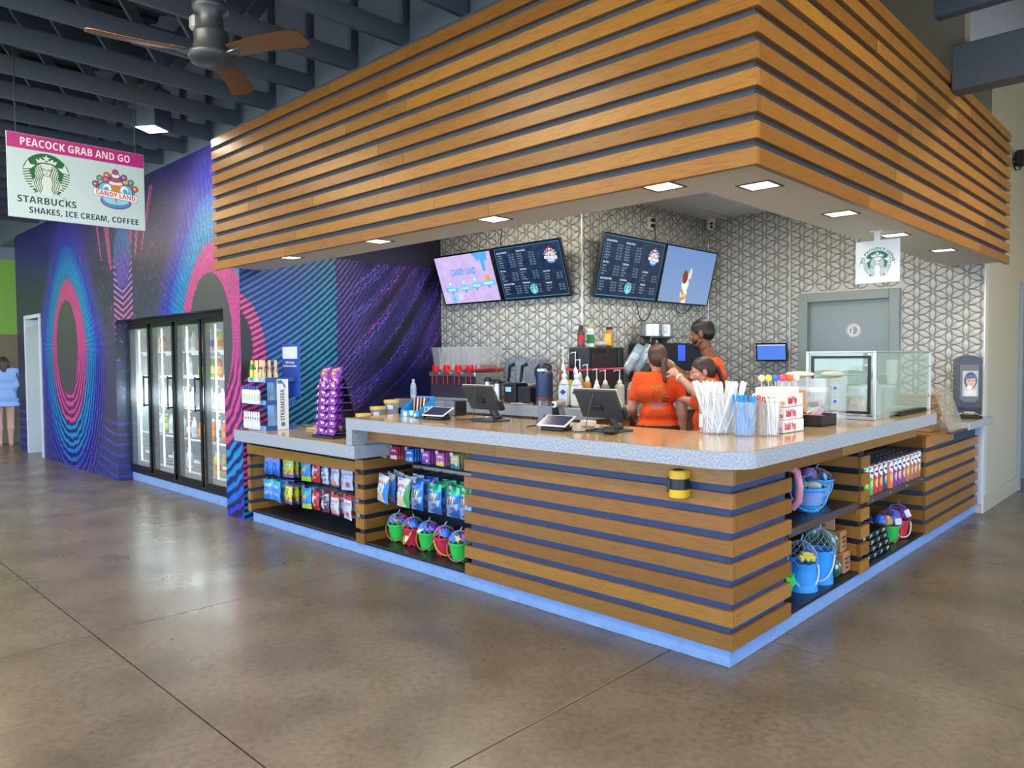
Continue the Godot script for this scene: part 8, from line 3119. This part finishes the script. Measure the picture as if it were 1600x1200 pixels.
# a hand with palm, four fingers of different length and a thumb; z along the fingers, curl 0 to 1
func hand(m: Mb, wrist: Vector3, along: Vector3, palm: Vector3, left: bool, curl: float, s: float) -> void:
	var z := along.normalized()
	var y := -(palm - z * palm.dot(z)).normalized()          # back of the hand
	var x := y.cross(z)
	var keep := m.xf
	m.xf = keep * Transform3D(Basis(x, y, z).scaled_local(Vector3.ONE * s), wrist)
	var side := 1.0 if left else -1.0                     # the thumb's side
	var pr := [cap_(Vector3(0, 0, -0.03), Vector3(0, 0, 0.01), 0.026, 0.027), cap_(Vector3(-0.020, 0, 0.02), Vector3(-0.026, 0, 0.075), 0.016, 0.014), cap_(Vector3(0.020, 0, 0.02), Vector3(0.026, 0, 0.075), 0.016, 0.014), cap_(Vector3(0, 0, 0.02), Vector3(0, 0.002, 0.08), 0.017, 0.014)]
	var lens := [0.066, 0.074, 0.069, 0.053]
	for q in 4:
		var p := Vector3(side * (0.030 - 0.020 * q), 0.0, 0.082 - 0.004 * absf(q - 1.3))
		var a := 0.25 + curl * 0.9
		var d := Vector3(side * (0.10 - 0.07 * q), 0, 1)
		for seg in 3:
			var l: float = lens[q] * [0.48, 0.30, 0.22][seg]
			var dir := Vector3(d.x, -sin(a), cos(a)).normalized()
			var e := p + dir * l
			pr.append(cap_(p, e, 0.0092 - 0.0008 * seg, 0.0086 - 0.0009 * seg))
			p = e
			a += 0.2 + curl * 1.0
	var tb := Vector3(side * 0.026, -0.006, 0.022)
	var t1 := tb + Vector3(side * 0.030, -0.012, 0.028)
	var t2 := t1 + Vector3(side * (0.012 - 0.02 * curl), -0.010 - 0.010 * curl, 0.026)
	pr.append(cap_(tb, t1, 0.013, 0.011))
	pr.append(cap_(t1, t2, 0.0105, 0.009))
	skin_over(m, pr, 0.0042, 0.008)
	m.xf = keep

func person(label: String, at: Vector3, yaw: float, o: Dictionary) -> Node3D:
	var t := thing("person", label, "person", at, yaw)
	var s: float = o.height / 1.70
	var inv := t.transform.affine_inverse()
	var female: bool = o.get("female", true)
	var sw := 0.153 if female else 0.192
	var J := {}
	for e in [["l", 1.0], ["r", -1.0]]:
		var sd: float = e[1]
		J[e[0] + "s"] = Vector3(sd * sw, 1.385, -0.005) * s
		J[e[0] + "e"] = inv * o[e[0] + "e"] if o.has(e[0] + "e") else Vector3(sd * (sw + 0.045), 1.11, -0.02) * s
		J[e[0] + "w"] = inv * o[e[0] + "w"] if o.has(e[0] + "w") else Vector3(sd * (sw + 0.055), 0.875, 0.03) * s
		J[e[0] + "h"] = Vector3(sd * 0.088, 0.88, 0) * s
		J[e[0] + "k"] = Vector3(sd * 0.092, 0.48, 0.015) * s
		J[e[0] + "a"] = Vector3(sd * (0.095 if not o.has("stance") else o.stance), 0.075, -0.02) * s
		J[e[0] + "t"] = J[e[0] + "a"] + Vector3(sd * 0.02, -0.04, 0.13) * s
	var lean: Vector3 = o.get("head_at", Vector3(0, 0, 0.0))
	var nb := Vector3(0, 1.40, -0.015) * s
	var nt := (Vector3(0, 1.50, 0.004) + lean * 0.6) * s
	var skin: Color = hexc(o.skin)
	var sm := mat("skin " + o.skin, skin, 0.5)
	sm.subsurf_scatter_enabled = true
	sm.subsurf_scatter_strength = 0.12
	# body
	var f := 1.0 if female else 1.12
	var torso := [cap_(Vector3(-0.075, 1.27, 0.0) * s, Vector3(0.075, 1.27, 0.0) * s, 0.105 * s * f, 0.105 * s * f), cap_(Vector3(-sw * 0.7, 1.365, -0.01) * s, Vector3(sw * 0.7, 1.365, -0.01) * s, 0.062 * s * f, 0.062 * s * f), cap_(Vector3(-0.05, 1.08, 0.0) * s, Vector3(0.05, 1.08, 0.0) * s, 0.098 * s * f, 0.098 * s * f), cap_(Vector3(-0.075, 0.93, -0.01) * s, Vector3(0.075, 0.93, -0.01) * s, 0.115 * s, 0.115 * s)]
	if female:
		for sd in [-1.0, 1.0]:
			torso.append(cap_(Vector3(sd * 0.07, 1.24, 0.06) * s, Vector3(sd * 0.07, 1.22, 0.075) * s, 0.05 * s, 0.045 * s))
	var body := torso.duplicate()
	body.append(cap_(nb, nt, 0.055 * s * f, 0.048 * s * f))
	for e in ["l", "r"]:
		body.append(cap_(J[e + "s"], J[e + "e"], 0.052 * s * f, 0.040 * s * f))
		var fm: Vector3 = J[e + "e"].lerp(J[e + "w"], 0.3)
		body.append(cap_(J[e + "e"], fm, 0.040 * s * f, 0.038 * s * f))
		body.append(cap_(fm, J[e + "w"], 0.038 * s * f, 0.026 * s * f))
		body.append(cap_(J[e + "h"], J[e + "k"], 0.085 * s, 0.056 * s))
		body.append(cap_(J[e + "k"], J[e + "k"].lerp(J[e + "a"], 0.35) + Vector3(0, 0, -0.015), 0.055 * s, 0.054 * s))
		body.append(cap_(J[e + "k"].lerp(J[e + "a"], 0.35) + Vector3(0, 0, -0.015), J[e + "a"], 0.054 * s, 0.036 * s))
		body.append(cap_(J[e + "a"] - Vector3(0, 0.035, 0.02) * s, J[e + "t"], 0.036 * s, 0.026 * s))
	var m := Mb.new()
	skin_over(m, body, 0.014, 0.03)
	for e in [["l", true], ["r", false]]:
		var w: Vector3 = J[e[0] + "w"]
		var al: Vector3 = w - J[e[0] + "e"]
		var pd: Vector3 = Vector3(-1.0 if e[1] else 1.0, 0, 0.25)
		if o.has(e[0] + "palm"):
			pd = inv.basis * o[e[0] + "palm"]
		hand(m, w + al.normalized() * 0.012, al, pd, e[1], o.get(e[0] + "curl", 0.35), s)
	# head
	var hx := Transform3D(Basis.from_euler(o.get("head", Vector3.ZERO)), (Vector3(0, 1.50, 0.0) + lean) * s)
	hx = hx * Transform3D(Basis.from_scale(Vector3.ONE * s), Vector3(0, -1.50, 0))
	m.xf = hx
	var wide := 1.0 if female else 1.04
	var hp := [["e", Vector3(0, 1.607, -0.010), Vector3(0.073 * wide, 0.090, 0.092)], ["e", Vector3(0, 1.552, 0.030), Vector3(0.057 * wide, 0.082, 0.060)], cap_(Vector3(-0.018, 1.487, 0.062), Vector3(0.018, 1.487, 0.062), 0.020, 0.020), cap_(Vector3(0, 1.585, 0.087), Vector3(0, 1.548, 0.106), 0.008, 0.012), cap_(Vector3(-0.013, 1.543, 0.094), Vector3(0.013, 1.543, 0.094), 0.009, 0.009), cap_(Vector3(-0.034, 1.594, 0.072), Vector3(0.034, 1.594, 0.072), 0.013, 0.013), cap_(Vector3(-0.014, 1.520, 0.083), Vector3(0.014, 1.520, 0.083), 0.007, 0.007), cap_(Vector3(-0.013, 1.510, 0.080), Vector3(0.013, 1.510, 0.080), 0.008, 0.008), cap_(Vector3(0, 1.47, 0.0), Vector3(0, 1.54, 0.0), 0.048 * f, 0.046 * f)]
	for sd in [-1.0, 1.0]:
		hp.append(["e", Vector3(sd * 0.044, 1.548, 0.052), Vector3(0.022, 0.024, 0.024)])
		hp.append(["e", Vector3(sd * 0.077 * wide, 1.568, -0.004), Vector3(0.010, 0.031, 0.019)])
		hp.append(cap_(Vector3(sd * 0.052 * wide, 1.520, 0.02), Vector3(sd * 0.03, 1.49, 0.055), 0.016, 0.016))
	skin_over(m, hp, 0.0055, 0.014)
	m.xf = Transform3D.IDENTITY
	put("body", m, sm, t)
	# eyes, brows, lips
	for sd in [-1.0, 1.0]:
		var e := Mb.new()
		e.xf = hx
		e.ball(Vector3(sd * 0.030, 1.574, 0.0775), Vector3(0.0125, 0.0075, 0.009), 12, 8)
		put("eye", e, cm("e8e2dc", 0.3), t)
		var p := Mb.new()
		p.xf = hx
		p.ball(Vector3(sd * 0.030, 1.574, 0.0825), Vector3(0.006, 0.006, 0.0055), 10, 8)
		put("iris", p, cm("2c1e16", 0.2), t)
		var b := Mb.new()
		b.xf = hx
		b.tube([Vector3(sd * 0.015, 1.596, 0.0875), Vector3(sd * 0.032, 1.600, 0.083), Vector3(sd * 0.046, 1.594, 0.073)], 0.0035, 6)
		put("eyebrow", b, cm(o.hair, 0.7), t)
	var lp := Mb.new()
	lp.xf = hx
	lp.ball(Vector3(0, 1.515, 0.0885), Vector3(0.019, 0.008, 0.006), 14, 8)
	put("lips", lp, mat("lips " + o.skin, skin.lerp(Color(0.62, 0.25, 0.25), 0.45), 0.4), t)
	# hair
	var hm := mat("hair " + o.hair + label.left(12), hexc(o.hair), 0.42)
	hm.normal_enabled = true
	hm.normal_texture = hair_map()
	hm.uv1_scale = Vector3(14, 1.6, 1)
	hm.normal_scale = 0.8
	var h := Mb.new()
	h.xf = hx
	if female:
		skin_over(h, [["e", Vector3(0, 1.606, -0.014), Vector3(0.084, 0.098, 0.101)], ["e", Vector3(0, 1.57, -0.045), Vector3(0.074, 0.075, 0.068)]], 0.0065, 0.02, [[Vector3(0, -0.62, 0.785), -0.62 * 1.605 + 0.785 * 0.048]])
	else:
		skin_over(h, [["e", Vector3(0, 1.614, -0.012), Vector3(0.079, 0.092, 0.099)], ["e", Vector3(0, 1.575, -0.04), Vector3(0.074, 0.07, 0.066)]], 0.0065, 0.02, [[Vector3(0, -0.55, 0.835), -0.55 * 1.62 + 0.835 * 0.066]])
	put("hair", h, hm, t)
	if o.has("beard"):
		var bd := Mb.new()
		bd.xf = hx
		skin_over(bd, [["e", Vector3(0, 1.545, 0.030), Vector3(0.063 * wide, 0.078, 0.064)], cap_(Vector3(-0.02, 1.483, 0.062), Vector3(0.02, 1.483, 0.062), 0.026, 0.026)], 0.0065, 0.015, [[Vector3(0, 0.93, 0.36), 0.93 * 1.530 + 0.36 * 0.058], [Vector3(0, 0, -1), 0.02]])
		var mo := Mb.new()
		mo.xf = hx
		mo.tube([Vector3(-0.03, 1.513, 0.078), Vector3(-0.014, 1.530, 0.092), Vector3(0.014, 1.530, 0.092), Vector3(0.03, 1.513, 0.078)], 0.006, 8)
		put("beard", bd, hm, t)
		put("moustache", mo, hm, t)
	if o.has("braid"):
		var p0: Vector3 = hx * (Vector3(0, 1.565, -0.105) + o.get("braid_from", Vector3.ZERO))
		var p2: Vector3 = inv * o.braid
		var p1: Vector3 = o.get("braid_mid", p0.lerp(p2, 0.45) + Vector3(0, 0.0, -0.03))
		var pr := []
		var nn := 13
		for k in nn:
			var w := float(k) / (nn - 1)
			var c := p0.lerp(p1, w).lerp(p1.lerp(p2, w), w)
			var r := (0.022 - 0.010 * w) * (1.0 if k % 2 else 0.92)
			pr.append(["e", c + Vector3(0.006 if k % 2 else -0.006, 0, 0), Vector3(r * 1.15, r * 1.05, r)])
		var bm := Mb.new()
		skin_over(bm, pr, 0.006, 0.010)
		put("braid", bm, hm, t)
	if o.has("waves"):
		var pr := []
		for k in 9:
			var a := PI * (k / 8.0) + PI
			var x := cos(a) * 0.075
			var z := sin(a) * 0.085 - 0.012
			var q := Vector3(x, 1.60, z)
			for j in 5:
				var e := q + Vector3(0.014 * sin(k * 2.3 + j * 2.0), -0.062, -0.010 * cos(k + j * 1.7))
				pr.append(cap_(q, e, 0.028 - 0.003 * j, 0.026 - 0.004 * j))
				q = e
		var wm := Mb.new()
		wm.xf = hx
		skin_over(wm, pr, 0.009, 0.014)
		put("long_hair", wm, hm, t)
	# shirt with short sleeves
	var long_: float = o.get("hem", 0.86)
	var ex: float = o.get("loose", 0.007)
	var sh := []
	for q in torso:
		sh.append(cap_(q[1], q[2], q[3] + ex, q[4] + ex))
	sh.append(cap_(Vector3(-0.08, long_ - 0.05, -0.005) * s, Vector3(0.08, long_ - 0.05, -0.005) * s, 0.118 * s + ex * 1.3, 0.118 * s + ex * 1.3))
	sh.append(cap_(nb - Vector3(0, 0.06, 0), nb + (nt - nb) * 0.40, 0.075 * s, 0.060 * s * f))
	var cuts := [[Vector3.DOWN, -long_ * s], [Vector3(0, 0.95, 0.30), (nb + (nt - nb) * 0.36).dot(Vector3(0, 0.95, 0.30))]]
	for e in ["l", "r"]:
		var q: Vector3 = J[e + "s"].lerp(J[e + "e"], o.get("sleeve", 0.62))
		sh.append(cap_(J[e + "s"], q, 0.056 * s * f + ex, 0.043 * s * f + ex * 1.5))
	var sm2 := Mb.new()
	skin_over(sm2, sh, 0.012, 0.028, cuts)
	var cloth := mat("shirt " + o.top + label.left(10), hexc(o.top), 0.85)
	cloth.normal_enabled = true
	cloth.normal_texture = fold_map()
	cloth.normal_scale = 0.55
	cloth.uv1_triplanar = true
	cloth.uv1_scale = Vector3.ONE * 2.2
	put("shirt", sm2, cloth, t)
	# trousers and shoes
	if o.has("trousers"):
		var tr := [cap_(Vector3(-0.075, 0.93, -0.01) * s, Vector3(0.075, 0.93, -0.01) * s, 0.124 * s, 0.124 * s)]
		for e in ["l", "r"]:
			tr.append(cap_(J[e + "h"], J[e + "k"], 0.095 * s, 0.070 * s))
			tr.append(cap_(J[e + "k"], J[e + "a"] + Vector3(0, 0.02, 0), 0.070 * s, 0.055 * s))
		var tm := Mb.new()
		skin_over(tm, tr, 0.018, 0.03, [[Vector3.UP, 0.99 * s], [Vector3.DOWN, -0.06]])
		put("trousers", tm, cm(o.trousers, 0.85), t)
	var so := Mb.new()
	for e in ["l", "r"]:
		var a: Vector3 = J[e + "a"]
		if o.has("trousers"):
			skin_over(so, [cap_(a - Vector3(0, 0.03, 0.03), J[e + "t"] + Vector3(0, 0.006, 0.02), 0.045, 0.036), cap_(a, a - Vector3(0, 0.03, 0.0), 0.045, 0.048)], 0.012, 0.02, [[Vector3.DOWN, 0.0], [Vector3.UP, 0.11]])
		else:
			skin_over(so, [cap_(Vector3(a.x, 0.012, a.z - 0.045), Vector3(J[e + "t"].x, 0.012, J[e + "t"].z + 0.02), 0.040, 0.042)], 0.008, 0.01, [[Vector3.DOWN, 0.0], [Vector3.UP, 0.018]])
	put("shoes", so, cm(o.get("shoes", "26262a"), 0.6), t)
	return t

var hair_tex: Texture2D
func hair_map() -> Texture2D:
	if hair_tex == null:
		var im := Image.create(256, 128, false, Image.FORMAT_RGB8)
		for y in 128:
			for x in 256:
				var v := 0.5 + 0.5 * noise.get_noise_2d(x * 0.35, y * 0.015)
				im.set_pixel(x, y, Color(v, v, v))
		im.bump_map_to_normal_map(3.0)
		hair_tex = ImageTexture.create_from_image(im)
	return hair_tex

var fold_tex: Texture2D
func fold_map() -> Texture2D:
	if fold_tex == null:
		var im := Image.create(256, 256, false, Image.FORMAT_RGB8)
		for y in 256:
			for x in 256:
				var a := x + 30.0 * noise.get_noise_2d(x * 0.008, y * 0.008)
				var v := 0.5 + 0.5 * noise.get_noise_2d(a * 0.02 + y * 0.006, y * 0.009)
				im.set_pixel(x, y, Color(v, v, v))
		im.bump_map_to_normal_map(9.0)
		fold_tex = ImageTexture.create_from_image(im)
	return fold_tex

func make_people() -> void:
	var orange := "ee5412"
	var w1 := person("person in an orange shirt seen from behind, brown braid down her back", Vector3(-1.735, 0, -2.045), atan2(-0.54, -0.84), {"height": 1.675, "skin": "c9947c", "hair": "4e3424", "top": orange, "trousers": "2a2c34", "head": Vector3(0.10, 0.18, -0.06), "le": Vector3(-1.93, 1.10, -1.93), "lw": Vector3(-2.02, 1.02, -2.12), "lcurl": 0.6, "re": Vector3(-1.56, 1.115, -2.14), "rw": Vector3(-1.545, 0.905, -2.13), "braid": Vector3(-1.615, 1.335, -1.965), "braid_from": Vector3(-0.035, -0.015, 0.012), "hem": 0.80})
	# the print on her back: tree, water and birds
	var pm := Mb.new()
	var inv := w1.transform.affine_inverse()
	var im := Image.create(128, 128, false, Image.FORMAT_RGB8)
	var base := hexc(orange)
	im.fill(base)
	for k in 7:
		disc(im, 34 + k * 10, 14 + 6 * sin(k * 1.1) + (14 if k > 5 else 0), 5, hexc("7a9a2a"))
	line(im, [Vector2(70, 96), Vector2(78, 60), Vector2(92, 40), Vector2(104, 44)], 5.0, hexc("8a9a34"))
	line(im, [Vector2(78, 66), Vector2(104, 62), Vector2(112, 66)], 4.0, hexc("a0982f"))
	line(im, [Vector2(44, 94), Vector2(38, 60), Vector2(46, 34), Vector2(58, 42), Vector2(70, 36)], 3.0, hexc("8a4a2a"))
	for k in 5:
		line(im, [Vector2(14, 48 + k * 9), Vector2(34, 50 + k * 9)], 2.0, hexc("c8602c"))
		line(im, [Vector2(14 + k * 7, 92 + k * 6), Vector2(40, 94 + k * 6), Vector2(60, 99 + k * 5), Vector2(86, 93 + k * 6), Vector2(106 - k * 6, 96 + k * 5)], 4.0, hexc("a5748a"))
	line(im, [Vector2(84, 70), Vector2(96, 66), Vector2(104, 72), Vector2(118, 72)], 4.0, hexc("2e2a20"))
	for k in 4:
		disc(im, 88 + k * 9, 84 + 2 * (k % 2), 4, hexc("2e2a20"), 5)
	var rows := []
	for j in 11:
		var row := PackedVector3Array()
		for i in 11:
			var x := 0.105 - 0.21 * i / 10.0
			var y := 1.315 - 0.22 * j / 10.0
			var zz := back_depth(w1, x, y)
			row.append(Vector3(x, y, zz))
		rows.append(row)
	pm.sheet(rows)
	put("back_print", pm, img_mat("back print", im, 0.85), w1)
	person("bearded person in an orange shirt facing the coffee machine", Vector3(-1.535, 0, -2.575), atan2(-0.88, 0.30), {"height": 1.80, "female": false, "skin": "7a4a34", "hair": "17110f", "top": orange, "trousers": "2a2c34", "beard": true, "head": Vector3(0.22, 0.0, 0.0), "head_at": Vector3(0, -0.01, 0.035), "le": Vector3(-1.625, 1.325, -2.36), "lw": Vector3(-1.865, 1.495, -2.375), "lcurl": 0.95, "lpalm": Vector3(0.2, -0.5, -0.85), "re": Vector3(-1.70, 1.22, -2.80), "rw": Vector3(-1.93, 1.32, -2.72), "rcurl": 0.7, "hem": 0.80, "sleeve": 0.55})
	var w2 := person("person in an orange shirt seen from the side, dark braid and white bracelet", Vector3(-1.265, 0, -2.02), atan2(-0.76, 0.64), {"height": 1.62, "skin": "c08a74", "hair": "3a2820", "top": orange, "trousers": "2a2c34", "head": Vector3(0.24, 0.0, 0.05), "head_at": Vector3(0, -0.01, 0.03), "le": Vector3(-1.225, 1.245, -1.83), "lw": Vector3(-1.475, 1.39, -1.925), "lcurl": 0.5, "lpalm": Vector3(-0.3, -0.6, -0.7), "re": Vector3(-1.40, 1.15, -2.16), "rw": Vector3(-1.60, 1.20, -2.10), "rcurl": 0.6, "braid": Vector3(-1.165, 1.285, -2.10), "braid_from": Vector3(0.0, 0.02, -0.012), "hem": 0.80, "sleeve": 0.5})
	var br := Mb.new()
	var iv := w2.transform.affine_inverse()
	var a: Vector3 = iv * Vector3(-1.435, 1.367, -1.910)
	var b: Vector3 = iv * Vector3(-1.450, 1.376, -1.9155)
	br.tube([a, b], 0.034, 16)
	put("bracelet", br, cm("e2d8d2", 0.4), w2)
	var cu := person("person in a long pale blue shirt seen from behind by the far wall", Vector3(-14.37, 0, 0.055), atan2(-0.97, -0.1), {"height": 1.66, "skin": "c99a80", "hair": "3a2418", "top": "8fb0dc", "head": Vector3(0.05, 0.1, 0.0), "waves": true, "hem": 0.74, "loose": 0.05, "sleeve": 0.95, "stance": 0.085, "shoes": "b89a86"})
	var bg := Mb.new()
	bg.box(Vector3(-0.24, 0.98, -0.06), Vector3(0.07, 0.22, 0.20), 0.02)
	bg.tube([Vector3(-0.16, 1.43, -0.06), Vector3(-0.21, 1.25, -0.13), Vector3(-0.24, 1.08, -0.10)], 0.012, 6)
	bg.tube([Vector3(-0.16, 1.43, 0.0), Vector3(-0.22, 1.25, 0.06), Vector3(-0.24, 1.08, 0.0)], 0.012, 6)
	var bag_o := put("shoulder_bag", bg, cm("2a2e44", 0.6))
	bag_o.transform = cu.transform
	tag(bag_o, "dark shoulder bag hanging at the side of the person in pale blue", "bag")

# how far behind the spine the shirt lies at a height, from the shirt's own surface
func back_depth(p: Node3D, x: float, y: float) -> float:
	var v: PackedVector3Array = (p.get_node("shirt") as MeshInstance3D).mesh.surface_get_arrays(0)[Mesh.ARRAY_VERTEX]
	var best := 0.0
	var sum := 0.0
	var ws := 0.0
	for q in v:
		if q.z < -0.02 and absf(q.x - x) < 0.03 and absf(q.y - y) < 0.03:
			var w := 1.0 / (1e-5 + pow(q.x - x, 2.0) + pow(q.y - y, 2.0))
			sum += q.z * w
			ws += w
	best = sum / ws if ws > 0.0 else -0.13
	return best - 0.003
